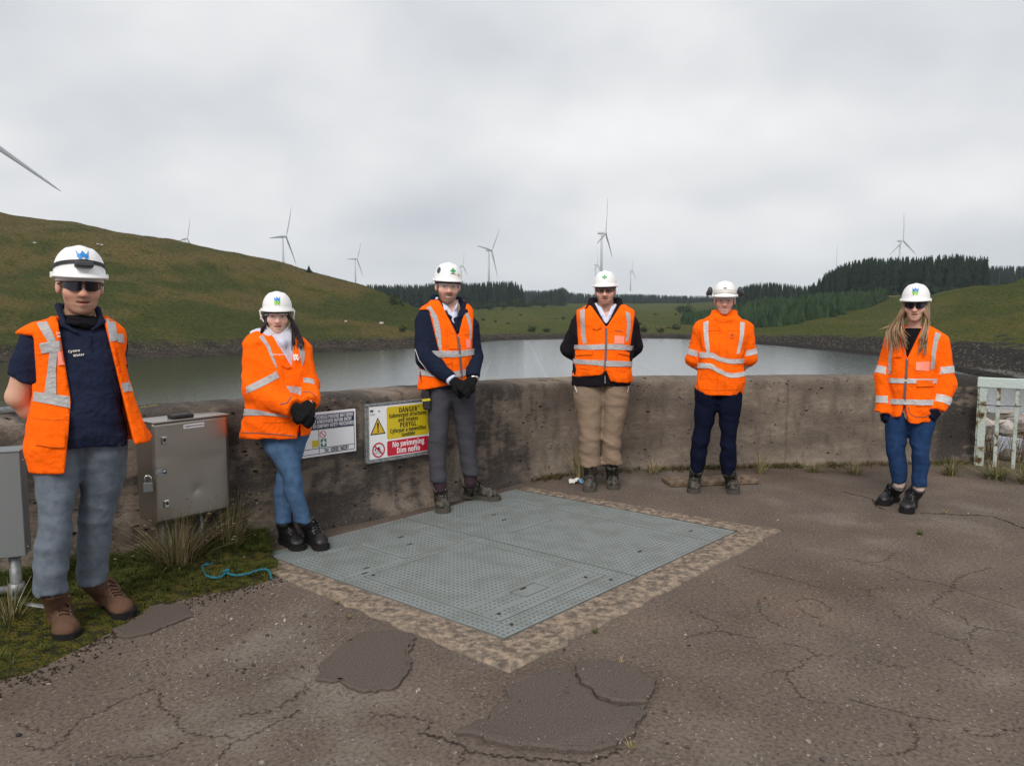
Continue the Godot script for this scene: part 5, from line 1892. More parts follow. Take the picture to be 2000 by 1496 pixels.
func build_land() -> void:
	relief.seed = 12
	relief.frequency = 0.02
	relief.fractal_octaves = 3
	relief2.seed = 14
	relief2.frequency = 0.11
	relief2.fractal_octaves = 3
	var patch := noise(15, 0.016, 4)
	var patch2 := noise(16, 0.06, 4)
	var streak := noise(18, 0.03, 3)
	var st := new_st()
	var zs := []
	var z := 40.0
	while z < 4300.0:
		zs.append(z)
		z *= 1.016 if z < 420.0 else 1.05
	var pxs := []
	var x := -900.0
	while x <= 2900.0:
		pxs.append(x)
		x += 11.0 if x > -60.0 and x < 2060.0 else 50.0
	var v := PackedVector3Array()
	var c := PackedColorArray()
	var ix := PackedInt32Array()
	var nx := pxs.size()
	for zz in zs:
		for px in pxs:
			var p := land(px, zz)
			v.append(p)
			var cl := column(px)
			var zw: float = cl[1]
			var zb: float = cl[2]
			var zr: float = cl[3]
			var a := patch.get_noise_2d(p.x, p.z) + 0.5 * patch2.get_noise_2d(p.x, p.z)
			var s := streak.get_noise_2d(p.x * 0.6, p.y * 5.0)
			var green := Color(0.056, 0.068, 0.017)
			var brown := Color(0.122, 0.098, 0.036)
			var dark := Color(0.036, 0.052, 0.009)
			var dry := smoothstep(-0.30, 0.45, a + 0.5 * s + (0.42 if px < 700 else -0.15) * clampf((zz - zb) / maxf(zr - zb, 1.0) * 2.0 - 0.9, -1.0, 1.0))
			var col := green.lerp(brown, dry)
			col = col.lerp(dark, smoothstep(0.15, 0.5, patch2.get_noise_2d(p.x + 90.0, p.z)) * 0.6)
			if px > 1330:
				col = col.lerp(Color(0.076, 0.090, 0.020), 0.6)
				if zz > 385.0 and zz < 445.0 and px < 1800: col = col.lerp(Color(0.16, 0.13, 0.085), 0.8)
			elif px > 850: col = col.lerp(Color(0.088, 0.108, 0.026), 0.6)
			var bank := 1.0 - smoothstep(zb * 0.985, zb * 1.01, zz + (zb - zw) * 0.5 * patch2.get_noise_2d(p.x * 2.0, p.z * 2.0))
			var rock := Color(0.062, 0.050, 0.040).lerp(Color(0.030, 0.027, 0.026), smoothstep(-0.2, 0.3, patch2.get_noise_2d(p.x * 3.0, p.z * 3.0)))
			if px > 1500: rock = Color(0.034, 0.029, 0.029)
			col = col.lerp(rock, bank)
			c.append(col)
	for j in zs.size() - 1:
		for i in nx - 1:
			var o := j * nx + i
			ix.append_array([o, o + nx, o + 1, o + 1, o + nx, o + nx + 1])
	var nor := PackedVector3Array()
	nor.resize(v.size())
	for t in range(0, ix.size(), 3):
		var n := (v[ix[t + 2]] - v[ix[t]]).cross(v[ix[t + 1]] - v[ix[t]])
		if n.y < 0: n = -n
		for q in 3: nor[ix[t + q]] += n
	for i in nor.size(): nor[i] = nor[i].normalized()
	var arr := []
	arr.resize(Mesh.ARRAY_MAX)
	arr[Mesh.ARRAY_VERTEX] = v
	arr[Mesh.ARRAY_NORMAL] = nor
	arr[Mesh.ARRAY_COLOR] = c
	arr[Mesh.ARRAY_INDEX] = ix
	var me := ArrayMesh.new()
	me.add_surface_from_arrays(Mesh.PRIMITIVE_TRIANGLES, arr)
	var m := mat("land", Color.WHITE, 0.95)
	m.vertex_color_use_as_albedo = true
	m.albedo_texture = noise_tex(41, 0.03, 512, false, 1.0, 6, [[0.2, 0.45, 0.6, 0.8], [Color(0.62, 0.64, 0.58), Color(0.86, 0.86, 0.82), Color(0.96, 0.95, 0.90), Color(1, 1, 1)]])
	bumpy(m, noise_tex(42, 0.05, 512, true, 10.0, 5), 0.06, 1.0, true)
	m.uv1_scale = Vector3(0.045, 0.16, 0.045)
	struct("terrain", me, m)
	# water
	var wm := mat("water", lin(0.020, 0.027, 0.028), 0.06)
	wm.metallic_specular = 0.5
	wm.normal_enabled = true
	wm.normal_texture = noise_tex(44, 0.022, 512, true, 6.0, 4)
	wm.normal_scale = 0.13
	wm.uv1_triplanar = true
	wm.uv1_world_triplanar = true
	wm.uv1_scale = Vector3(0.11, 0.11, 0.30)
	var ws := new_st()
	ws.set_normal(Vector3.UP)
	quad(ws, Vector3(-420, WATER_Y, -420), Vector3(420, WATER_Y, -420), Vector3(420, WATER_Y, -9.5), Vector3(-420, WATER_Y, -9.5))
	struct("water", ws.commit(), wm)
	# rough grass on the near slopes
	var tuft := tuft_mesh(7, 0.55, 0.5, 0.05)
	var xf := []
	var cs := []
	for i in 42000:
		var px := rng.randf_range(-120, 2120)
		if px > 850 and px < 1330 and rng.randf() < 0.5: continue
		var zb: float = column(px)[2]
		var zr: float = column(px)[3]
		var zz := lerpf(zb * 1.01, zr * 1.04, pow(rng.randf(), 0.8))
		if px > 1340 and px < 1720 and zz > 300: continue
		var p := land(px, zz)
		var k := rng.randf_range(0.5, 1.3)
		xf.append(Transform3D(Basis(Vector3.UP, rng.randf() * TAU) * Basis.from_scale(Vector3(k * 1.3, k * rng.randf_range(0.25, 0.6), k * 1.3)), p))
		var a := patch.get_noise_2d(p.x, p.z) + 0.5 * patch2.get_noise_2d(p.x, p.z)
		var col := Color(0.062, 0.080, 0.012).lerp(Color(0.145, 0.115, 0.03), smoothstep(-0.25, 0.35, a + rng.randf_range(-0.3, 0.3) + (0.1 if px < 700 else -0.2)))
		cs.append(col * rng.randf_range(0.95, 1.35))
	var gr = scatter("hill_grass", tuft, M.blade, xf, self, cs)
	tag(gr, "rough olive and straw coloured grass covering the slopes round the reservoir", "grass", "", "stuff")
	# stones on the exposed banks
	xf = []
	cs = []
	for i in 5200:
		var px := rng.randf_range(-100, 2100)
		var zw := table(LAND, px, 1)
		var zb := table(LAND, px, 3)
		var p := land(px, lerpf(zw, zb, rng.randf_range(-0.05, 0.95)))
		var k := rng.randf_range(0.15, 0.6)
		xf.append(Transform3D(Basis.from_euler(Vector3(rng.randf() * 6, rng.randf() * 6, rng.randf() * 6)) * Basis.from_scale(Vector3(k, k * 0.6, k * 0.8)), p))
		cs.append(Color(0.10, 0.085, 0.07) * rng.randf_range(0.35, 1.25))
	var bs = scatter("bank_stones", stone_mesh(3), M.stone, xf, self, cs)
	tag(bs, "brown and grey stones on the bare banks above the waterline", "stones", "", "stuff")

func tuft_mesh(n: int, h: float, spread: float, w: float, seed_ := 5, segs := 2) -> ArrayMesh:
	var r := RandomNumberGenerator.new()
	r.seed = seed_
	var st := new_st()
	st.set_color(Color.WHITE)
	for i in n:
		var a := r.randf() * TAU
		var d := Vector3(cos(a), 0, sin(a))
		var s := Vector3(-d.z, 0, d.x) * w
		var o := d * r.randf() * spread * 0.3
		var hh := h * r.randf_range(0.55, 1.0)
		var lean := spread * r.randf_range(0.2, 1.0)
		var prev := [o - s * 0.5, o + s * 0.5]
		for k in range(1, segs + 1):
			var t := float(k) / segs
			var c := o + d * lean * t * t + Vector3(0, hh * (t - 0.25 * t * t * lean / maxf(h, 0.01)), 0)
			if k == segs:
				st.add_vertex(prev[0]); st.add_vertex(prev[1]); st.add_vertex(c)
			else:
				var q := [c - s * 0.4, c + s * 0.4]
				quad(st, prev[0], prev[1], q[1], q[0])
				prev = q
	st.generate_normals()
	return st.commit()

func stone_mesh(seed_: int) -> ArrayMesh:
	var r := RandomNumberGenerator.new()
	r.seed = seed_
	var s := SphereMesh.new()
	s.radial_segments = 7
	s.rings = 4
	s.radius = 0.5
	s.height = 1.0
	var arr := s.get_mesh_arrays()
	var v: PackedVector3Array = arr[Mesh.ARRAY_VERTEX]
	var n := noise(seed_, 1.3, 2)
	var st := new_st()
	st.set_smooth_group(-1)
	st.set_color(Color.WHITE)
	for i in arr[Mesh.ARRAY_INDEX]:
		var p := v[i]
		st.add_vertex(p * (1.0 + 0.55 * n.get_noise_3dv(p * 2.0)))
	st.generate_normals()
	return st.commit()

# ---------------------------------------------------------------- woods
func conifer(seed_: int, layers: int, per: int, width: float) -> ArrayMesh:      # crown, one metre tall
	var r := RandomNumberGenerator.new()
	r.seed = seed_
	var st := new_st()
	st.set_color(Color.WHITE)
	for i in layers:
		var t := float(i) / layers
		var y := 0.14 + 0.84 * t
		var rad := width * pow(1.0 - t, 1.0) * r.randf_range(0.8, 1.1) + 0.012
		for k in per:
			var a := TAU * (k + r.randf() * 0.8) / per + i * 0.7
			var d := Vector3(cos(a), 0, sin(a))
			var s := Vector3(-d.z, 0, d.x)
			var rr := rad * r.randf_range(0.6, 1.15)
			var tip := d * rr + Vector3(0, y - rr * 0.35, 0)
			var top := Vector3(0, y + 0.055, 0)
			var l := d * rr * 0.5 + s * rr * 0.36 + Vector3(0, y - rr * 0.22, 0)
			var q := d * rr * 0.5 - s * rr * 0.36 + Vector3(0, y - rr * 0.22, 0)
			st.add_vertex(top); st.add_vertex(l); st.add_vertex(tip)
			st.add_vertex(top); st.add_vertex(tip); st.add_vertex(q)
	var e := Vector3(0, 1.0, 0)
	for k in 4:
		var a := TAU * k / 4.0
		var b := TAU * (k + 1) / 4.0
		st.add_vertex(e); st.add_vertex(Vector3(cos(a) * 0.02, 0.9, sin(a) * 0.02)); st.add_vertex(Vector3(cos(b) * 0.02, 0.9, sin(b) * 0.02))
	st.generate_normals()
	return st.commit()

func bush_mesh(seed_: int, n := 150) -> ArrayMesh:           # leaves through a lumpy crown, one metre tall
	var r := RandomNumberGenerator.new()
	r.seed = seed_
	var st := new_st()
	for i in n:
		var d := Vector3(r.randfn(), r.randfn(), r.randfn()).normalized() * pow(r.randf(), 0.4)
		var lump := 0.8 + 0.25 * sin(d.x * 5.0 + seed_) * cos(d.z * 4.0)
		var c := Vector3(d.x * 0.5, 0.5 + d.y * 0.46, d.z * 0.5) * lump
		var b := Basis.from_euler(Vector3(r.randf() * 6.0, r.randf() * 6.0, r.randf() * 6.0))
		var k := r.randf_range(0.06, 0.13)
		st.set_color(Color.WHITE * r.randf_range(0.7, 1.15))
		quad(st, c + b * Vector3(-k, 0, 0), c + b * Vector3(0, 0, -k * 0.6), c + b * Vector3(k, 0, 0), c + b * Vector3(0, 0.02, k * 0.6))
	st.generate_normals()
	return st.commit()

func top_line(tops: Array, px: float) -> float: return table(tops, px, 1)

func wood(called: String, label: String, n: int, x0: float, x1: float, z0: float, z1: float, tops: Array, col: Color, kinds: Array, slack := 7.0, sink := 0.0, ratio := 0.30, edge := 0, edge_label := "") -> void:
	var sets := [[], [], []]
	var cs := [[], [], []]
	var pool := []
	for i in n:
		var px := rng.randf_range(x0, x1)
		var zz := lerpf(z0, z1, pow(rng.randf(), 1.3))
		pool.append([zz, px])
	pool.sort_custom(func(a, b): return a[0] < b[0])
	for i in n:
		var zz: float = pool[i][0]
		var px: float = pool[i][1]
		var base := land(px, zz) - Vector3(0, sink, 0)
		var top := at_depth(px, top_line(tops, px) - slack * 0.3 + slack * absf(rng.randfn()) * 0.6, zz)
		var h := top.y - base.y
		if h < 2.0: continue
		var w := h * ratio * rng.randf_range(0.8, 1.25)
		var tf := Transform3D(Basis(Vector3.UP, rng.randf() * TAU) * Basis.from_scale(Vector3(w, h, w)), base)
		var c := col * rng.randf_range(0.6, 1.5)
		c.a = 1.0
		if i < edge:
			var t := thing("conifer_tree", edge_label, "tree", base, 0.0, "conifers along the edge of the " + called.replace("_", " "))
			var cm := StandardMaterial3D.new()
			if not M.has("crown%d" % (i % 3)):
				var mm := mat("crown%d" % (i % 3), (col * (0.85 + 0.15 * (i % 3))).linear_to_srgb(), 0.85)
				mm.albedo_color.a = 1.0
			var cr = obj("crown", kinds[i % kinds.size()], M["crown%d" % (i % 3)], t)
			cr.basis = tf.basis
			var tr = obj("trunk", trunk_m, M.bark, t)
			tr.scale = Vector3(h * 0.011, h * 0.5, h * 0.011)
			continue
		var k := i % kinds.size()
		sets[k].append(tf)
		cs[k].append(c)
	# one object for the mass of the wood
	var root := Node3D.new()
	root.name = numbered(called)
	add_child(root)
	tag(root, label, "wood", "", "stuff")
	for k in kinds.size():
		if sets[k].size(): scatter("trees", kinds[k], M.leaf, sets[k], root, cs[k])

var trunk_m: ArrayMesh

func build_woods() -> void:
	var ts := new_st()
	add_tube(ts, [Vector3.ZERO, Vector3(0, 0.5, 0), Vector3(0, 1, 0)], [1.0, 0.8, 0.5], 5)
	trunk_m = done(ts, true)
	var kinds := [conifer(1, 16, 8, 0.60), conifer(2, 17, 7, 0.66), conifer(3, 15, 8, 0.55)]
	wood("tall_spruce_wood", "tall dark spruce wood on the rise behind the young plantation", 430, 1572, 1926, 445, 520, [[1572, 574], [1590, 552], [1610, 532], [1650, 513], [1700, 503], [1780, 502], [1850, 497], [1900, 499], [1926, 501]], Color(0.013, 0.023, 0.015), kinds, 14.0, 1.0, 0.42, 60, "tall dark spruce at the front edge of the tall wood on the rise")
	wood("far_spruce_wood", "distant blue green spruce wood beyond the grassy shoulder", 400, 1920, 2120, 700, 820, [[1900, 522], [1950, 518], [2000, 519], [2120, 515]], Color(0.016, 0.027, 0.021), kinds, 6.0, 3.0, 0.30)
	wood("mid_spruce_wood", "dark spruce wood between the young plantation and the far forest", 360, 1432, 1600, 560, 680, [[1432, 566], [1460, 556], [1490, 551], [1530, 553], [1560, 557], [1600, 556]], Color(0.015, 0.026, 0.018), kinds, 8.0, 2.0, 0.30)
	wood("valley_spruce_wood", "dense spruce forest filling the valley behind the left hill", 620, 700, 1026, 640, 800, [[700, 556], [760, 556], [820, 555], [880, 551], [920, 553], [960, 550], [1000, 549], [1018, 556], [1026, 575]], Color(0.014, 0.025, 0.019), kinds, 10.0, 2.0, 0.40, 40, "dark spruce at the front edge of the valley forest")
	wood("skyline_forest", "far forest along the skyline at the head of the valley", 1900, 1000, 1460, 1050, 1500, [[1000, 566], [1060, 567], [1085, 564], [1100, 561], [1112, 570], [1160, 574], [1250, 574], [1330, 577], [1400, 577], [1435, 570], [1460, 566]], Color(0.016, 0.027, 0.021), kinds, 6.0, 8.0, 0.30)
	wood("clearing_spruces", "clump of spruces in front of the skyline forest", 160, 1040, 1105, 800, 860, [[1040, 576], [1070, 570], [1085, 564], [1098, 566], [1105, 578]], Color(0.014, 0.025, 0.017), kinds, 6.0, 2.0, 0.28)
	var young := [conifer(5, 12, 8, 0.85), conifer(6, 11, 9, 0.95), conifer(7, 12, 7, 0.8)]
	# young plantation on the slope by the far bank
	var sets := [[], [], []]
	var cs := [[], [], []]
	var count := 0
	for i in 1900:
		var px := rng.randf_range(1335, 1730)
		var z0 := table([[1335, 355], [1400, 330], [1480, 305], [1560, 300], [1640, 315], [1700, 345], [1730, 372]], px, 1)
		var zz := lerpf(z0, 415.0, rng.randf())
		if px > 1680 and zz > 385.0: continue
		var base := land(px, zz)
		var h := rng.randf_range(3.2, 7.2) * (0.8 if zz < z0 + 12.0 else 1.0)
		var w := h * rng.randf_range(0.42, 0.60)
		var tf := Transform3D(Basis(Vector3.UP, rng.randf() * TAU) * Basis.from_scale(Vector3(w, h, w)), base - Vector3(0, 0.3, 0))
		if zz < z0 + 9.0 and count < 50:
			count += 1
			var t := thing("young_spruce", "young green spruce at the lower edge of the plantation", "tree", base, 0.0, "young spruces at the plantation edge")
			if not M.has("young_crown"): mat("young_crown", lin(0.026, 0.049, 0.020), 0.85)
			var cr = obj("crown", young[i % 3], M.young_crown, t)
			cr.basis = tf.basis
			var tr = obj("trunk", trunk_m, M.bark, t)
			tr.scale = Vector3(h * 0.012, h * 0.5, h * 0.012)
			continue
		sets[i % 3].append(tf)
		cs[i % 3].append(Color(0.027, 0.050, 0.021) * rng.randf_range(0.55, 1.5))
	var root := Node3D.new()
	root.name = numbered("young_plantation")
	add_child(root)
	tag(root, "plantation of young green spruces on the slope above the far bank", "wood", "", "stuff")
	for k in 3: scatter("trees", young[k], M.leaf, sets[k], root, cs[k])
	# shrubs
	var bm := [bush_mesh(1), bush_mesh(2), bush_mesh(3)]
	mat("bush_a", lin(0.045, 0.062, 0.030), 0.9).vertex_color_use_as_albedo = true
	mat("bush_b", lin(0.050, 0.066, 0.028), 0.9).vertex_color_use_as_albedo = true
	var shrub := func(px: float, zz: float, h: float, w: float, m: String, label: String, group: String):
		var t := thing("shrub", label, "shrub", land(px, zz) - Vector3(0, 0.2, 0), rng.randf() * TAU, group)
		var cr = obj("crown", bm[rng.randi() % 3], M[m], t)
		cr.scale = Vector3(w, h, w)
		var tr = obj("stem", trunk_m, M.bark, t)
		tr.scale = Vector3(0.08, h * 0.4, 0.08)
	for q in [[852, 585, 9, 9], [880, 590, 8, 9], [905, 600, 8, 10], [930, 595, 7, 8], [955, 600, 9, 10], [985, 590, 8, 9], [1010, 595, 10, 10], [1035, 600, 7, 9], [1062, 590, 8, 9], [1330, 560, 8, 10], [1345, 520, 9, 9]]:
		shrub.call(q[0], q[1], q[2] * 0.9, q[3], "bush_a", "grey green bush at the foot of the valley forest", "bushes at the forest foot")
	for i in 24:
		var px := rng.randf_range(905, 1330)
		shrub.call(px, rng.randf_range(320, 520), rng.randf_range(0.9, 2.2), rng.randf_range(1.2, 3.0), "bush_b", "small dark bush dotted on the valley meadow", "bushes on the meadow")
	for q in [[1040, 297, 3.0, 5.0], [1068, 298, 2.4, 4.5], [900, 268, 1.8, 3.0], [1258, 302, 3.0, 5.0], [1290, 300, 2.5, 4.5], [1320, 320, 2.5, 6.0]]:
		shrub.call(q[0], q[1], q[2], q[3], "bush_b", "low dark bush just above the far waterline", "bushes above the far bank")
	for q in [[765, 300, 4.6, 3.4], [772, 301, 3.8, 3.0], [782, 304, 2.6, 2.4], [786, 300, 2.0, 2.0], [786, 240, 2.6, 3.2]]:
		shrub.call(q[0], q[1], q[2], q[3], "bush_b", "dark bush near the end of the grassy hill", "bushes on the left hill")
	var t := thing("lone_spruce", "single small dark spruce on the ridge of the left hill", "tree", land(603, 333))
	var cr = obj("crown", young[1], M["crown0"], t)
	cr.scale = Vector3(2.1, 3.2, 2.1)
	var tr = obj("trunk", trunk_m, M.bark, t)
	tr.scale = Vector3(0.08, 1.5, 0.08)
	# pale boulders on the left hill
	var sm := stone_mesh(11)
	mat("pale_stone", lin(0.42, 0.40, 0.36), 0.95)
	for q in [[190, 489, 296, 0.9], [198, 489, 296, 0.8], [67, 474, 292, 0.8], [745, 622, 250, 1.0], [675, 625, 245, 0.7]]:
		var b = obj("boulder", sm, M.pale_stone)
		tag(b, "pale boulder lying in the grass of the left hill", "boulder", "boulders on the left hill")
		b.position = land(q[0], q[2]) + Vector3(0, 0.5, 0)
		b.scale = Vector3(q[3] * 1.6, q[3] * 0.9, q[3])
		b.rotation.y = q[0]

# ---------------------------------------------------------------- wind turbines
func build_turbines() -> void:
	# hub pixel, depth, how far the rotor axis is turned from the line of sight, angle of the first blade, tower height
	var list := [
		[-68, 243, 420, 0.35, 2.14, "near wind turbine whose long blade tip reaches over the left hill"], [365, 466, 1950, 1.05, 0.30, "wind turbine half hidden behind the ridge of the left hill"],
		[558, 462, 1270, 1.10, 0.40, "wind turbine standing above the ridge of the left hill with slim pale tower"], [697, 506, 2150, 1.05, 0.46, "wind turbine past the foot of the left hill ridge"],
		[904, 519, 2850, 1.10, 0.22, "small wind turbine just beside the softshell man's helmet"], [960, 489, 1500, 1.05, 0.62, "wind turbine rising over the valley spruce forest"],
		[1183, 455, 1180, 1.32, 0.16, "largest wind turbine, its tower rising above the khaki man's helmet"], [1167, 517, 2800, 1.25, 0.0, "small wind turbine in front of the tallest tower"],
		[1235, 529, 3250, 1.2, 0.1, "tiny wind turbine over the skyline forest"], [1765, 470, 1560, 1.05, -0.04, "wind turbine behind the tall spruce wood"]]
	var bl := new_st()
	bl.set_smooth_group(0)
	# blade along +y, 54 m
	var prof := [[0.0, 2.1, 2.1], [1.5, 2.1, 2.0], [6.0, 3.0, 1.5], [11.0, 4.3, 1.2], [18.0, 3.8, 1.0], [30.0, 2.9, 0.8], [42.0, 2.1, 0.6], [50.0, 1.4, 0.4], [54.0, 0.4, 0.15]]
	var rings := []
	for i in prof.size():
		var q: Array = prof[i]
		var tw: float = 0.25 * (1.0 - q[0] / 54.0)
		var ring := []
		for k in 8:
			var a := TAU * k / 8.0
			var p := Vector3(cos(a) * q[1] * 0.5 + (q[1] - 1.9) * 0.18, 0, sin(a) * q[2] * 0.5)
			p = Basis(Vector3.UP, tw) * p
			ring.append(p + Vector3(0, q[0], -0.0009 * q[0] * q[0]))
		rings.append(ring)
	for i in rings.size() - 1:
		for k in 8: quad(bl, rings[i][k], rings[i][(k + 1) % 8], rings[i + 1][(k + 1) % 8], rings[i + 1][k])
	var blade = done(bl, true)
	var hs := SphereMesh.new()
	hs.radius = 2.0
	hs.height = 4.4
	hs.radial_segments = 14
	hs.rings = 8
	for q in list:
		var hub := at_depth(q[0], q[1], q[2])
		var los := Vector3(-hub.x, 0, -hub.z).normalized()
		var axis := Basis(Vector3.UP, q[3]) * los        # rotor faces this way
		var th := 82.0
		var base := hub - axis * 6.0 - Vector3(0, th, 0)
		var t := thing("wind_turbine", q[5], "wind turbine", base, 0.0, "wind turbines on the hills")
		var st := new_st()
		add_tube(st, [Vector3.ZERO, Vector3(0, 40, 0), Vector3(0, th - 1.8, 0)], [2.3, 1.9, 1.35], 14)
		obj("tower", done(st, true), M.turbine, t)
		var b := Basis(Vector3.UP.cross(axis), Vector3.UP, axis)
		obj("nacelle", box_mesh(b * Vector3(0, th + 0.1, -0.8), Vector3(3.4, 3.5, 10.5), b, 0.8), M.turbine, t)
		var h = obj("hub", hs, M.turbine, t)
		h.position = b * Vector3(0, th, 6.0)
		h.basis = b * Basis(Vector3.RIGHT, PI / 2)
		for k in 3:
			var r = obj("blade", blade, M.turbine, t)
			r.position = b * Vector3(0, th, 6.0)
			r.basis = b * Basis(Vector3.BACK, -(q[4] + TAU * k / 3.0)) * Basis(Vector3.RIGHT, 0.05)
			if q[2] < 500: r.basis = r.basis * Basis.from_scale(Vector3(0.72, 1.0, 0.8))
	var mp := at_depth(1633, 560, 1200)
	var st := new_st()
	add_tube(st, [Vector3.ZERO, Vector3(0, 60, 0)], [0.35, 0.2], 5)
	var mast := thing("met_mast", "thin lattice mast rising left of the tall spruce wood", "mast", mp)
	obj("pole", done(st, true), M.galvanised, mast)

# ---------------------------------------------------------------- paving
var WALL := [[-7.5, -0.58, 0.92], [-5.0, -2.63, 0.92], [-3.6, -3.78, 0.92], [-2.45, -4.72, 0.925], [-1.7, -5.20, 0.93], [-1.15, -5.70, 0.93], [-0.62, -6.21, 0.925], [-0.25, -6.63, 0.91], [0.02, -6.96, 0.90], [0.32, -7.24, 0.89], [0.75, -7.48, 0.88], [1.35, -7.63, 0.875], [2.47, -7.76, 0.87], [3.84, -7.90, 0.87], [4.80, -7.98, 0.875]]

func wall_z(x: float) -> float:
	if x > 4.80: return -7.90 + (x - 4.80) * 0.76
	return table(WALL, x, 1)

const TILE := 11.0           # metres covered by the paving texture
const TEX := 2048

func to_tex(p: Vector3) -> Vector2: return Vector2((p.x + 5.5) / TILE, (p.z + 9.0) / TILE) * TEX

func zoomed(list: Array, ox: float, oy: float, k: float) -> Array:      # measured points to the paving
	var out := []
	for i in range(0, list.size(), 2): out.append(on_ground(ox + list[i] * k, oy + list[i + 1] * k))
	return out

func cracks() -> Array:
	var out := []
	for q in [[290, 730, 285, 762, 160, 780, 110, 800], [285, 762, 330, 765, 380, 780, 500, 800], [640, 825, 750, 850, 820, 888, 920, 898], [820, 888, 745, 930, 735, 955, 700, 980, 570, 980], [665, 985, 665, 1030, 720, 1080, 730, 1115, 800, 1140, 890, 1160],
			[1000, 365, 1080, 385, 1170, 385, 1220, 370, 1250, 330], [1060, 390, 1190, 410, 1290, 445, 1340, 475, 1450, 492, 1570, 520], [1570, 520, 1580, 480, 1650, 450, 1780, 415], [1570, 520, 1490, 580, 1450, 625, 1530, 650, 1620, 685, 1660, 725, 1710, 742, 1800, 755, 1930, 775],
			[1710, 742, 1660, 770, 1670, 798, 1600, 812, 1660, 845, 1670, 890], [1600, 812, 1450, 765], [700, 600, 750, 585, 830, 590, 880, 620, 905, 640, 890, 655], [1040, 525, 1100, 538, 1210, 525], [1100, 538, 1130, 575], [510, 590, 505, 640, 540, 680, 600, 720, 660, 740],
			[1000, 1130, 1110, 1165, 1220, 1190, 1320, 1220, 1440, 1240, 1560, 1255], [1320, 1250, 1350, 1310, 1390, 1350, 1350, 1400, 1330, 1420, 1170, 1445], [1620, 1290, 1680, 1325, 1790, 1335, 1880, 1300, 1950, 1290], [130, 650, 200, 680, 290, 715], [390, 400, 520, 440, 640, 465, 860, 530], [1140, 910, 1200, 950, 1310, 955], [730, 640, 800, 680, 860, 695], [1520, 900, 1640, 955, 1700, 1000], [1230, 640, 1290, 695], [1560, 520, 1720, 575, 1954, 640]]:
		out.append([zoomed(q, 1300, 960, 0.3582), 0.9])
	for q in [[960, 0, 1130, 40, 1150, 80, 1200, 100], [1390, 118, 1500, 122, 1600, 128, 1720, 130, 1800, 140, 1870, 165, 1954, 200, 2100, 260]]: out.append([zoomed(q, 1300, 960, 0.3582), 2.2])
	for q in [[410, 545, 560, 560, 660, 575, 705, 585, 718, 605, 670, 655], [900, 735, 860, 800], [110, 420, 20, 490], [20, 560, 45, 540]]: out.append([zoomed(q, 560, 1180, 0.39), 1.0])
	for q in [[670, 655, 740, 660, 850, 695, 900, 735, 1000, 755, 1120, 770, 1300, 775, 1480, 800, 1620, 760, 1690, 720]]: out.append([zoomed(q, 560, 1180, 0.39), 1.4])
	for q in [[1720, 670, 1690, 700, 1640, 750, 1560, 800, 1500, 835, 1330, 850], [1650, 820, 1630, 850, 1570, 870, 1490, 915, 1420, 955, 1310, 995, 1240, 1060, 1210, 1100], [850, 700, 890, 730, 895, 790, 930, 830, 990, 890, 1020, 940, 1130, 960, 1300, 970], [1020, 1000, 960, 1040, 850, 1070, 700, 1085, 560, 1075], [850, 700, 760, 740, 680, 765, 560, 830, 450, 870, 390, 930, 350, 980, 270, 1040, 130, 1020], [90, 900, 160, 925, 250, 945]]: out.append([zoomed(q, 0, 1100, 0.35), 0.9])
	return out

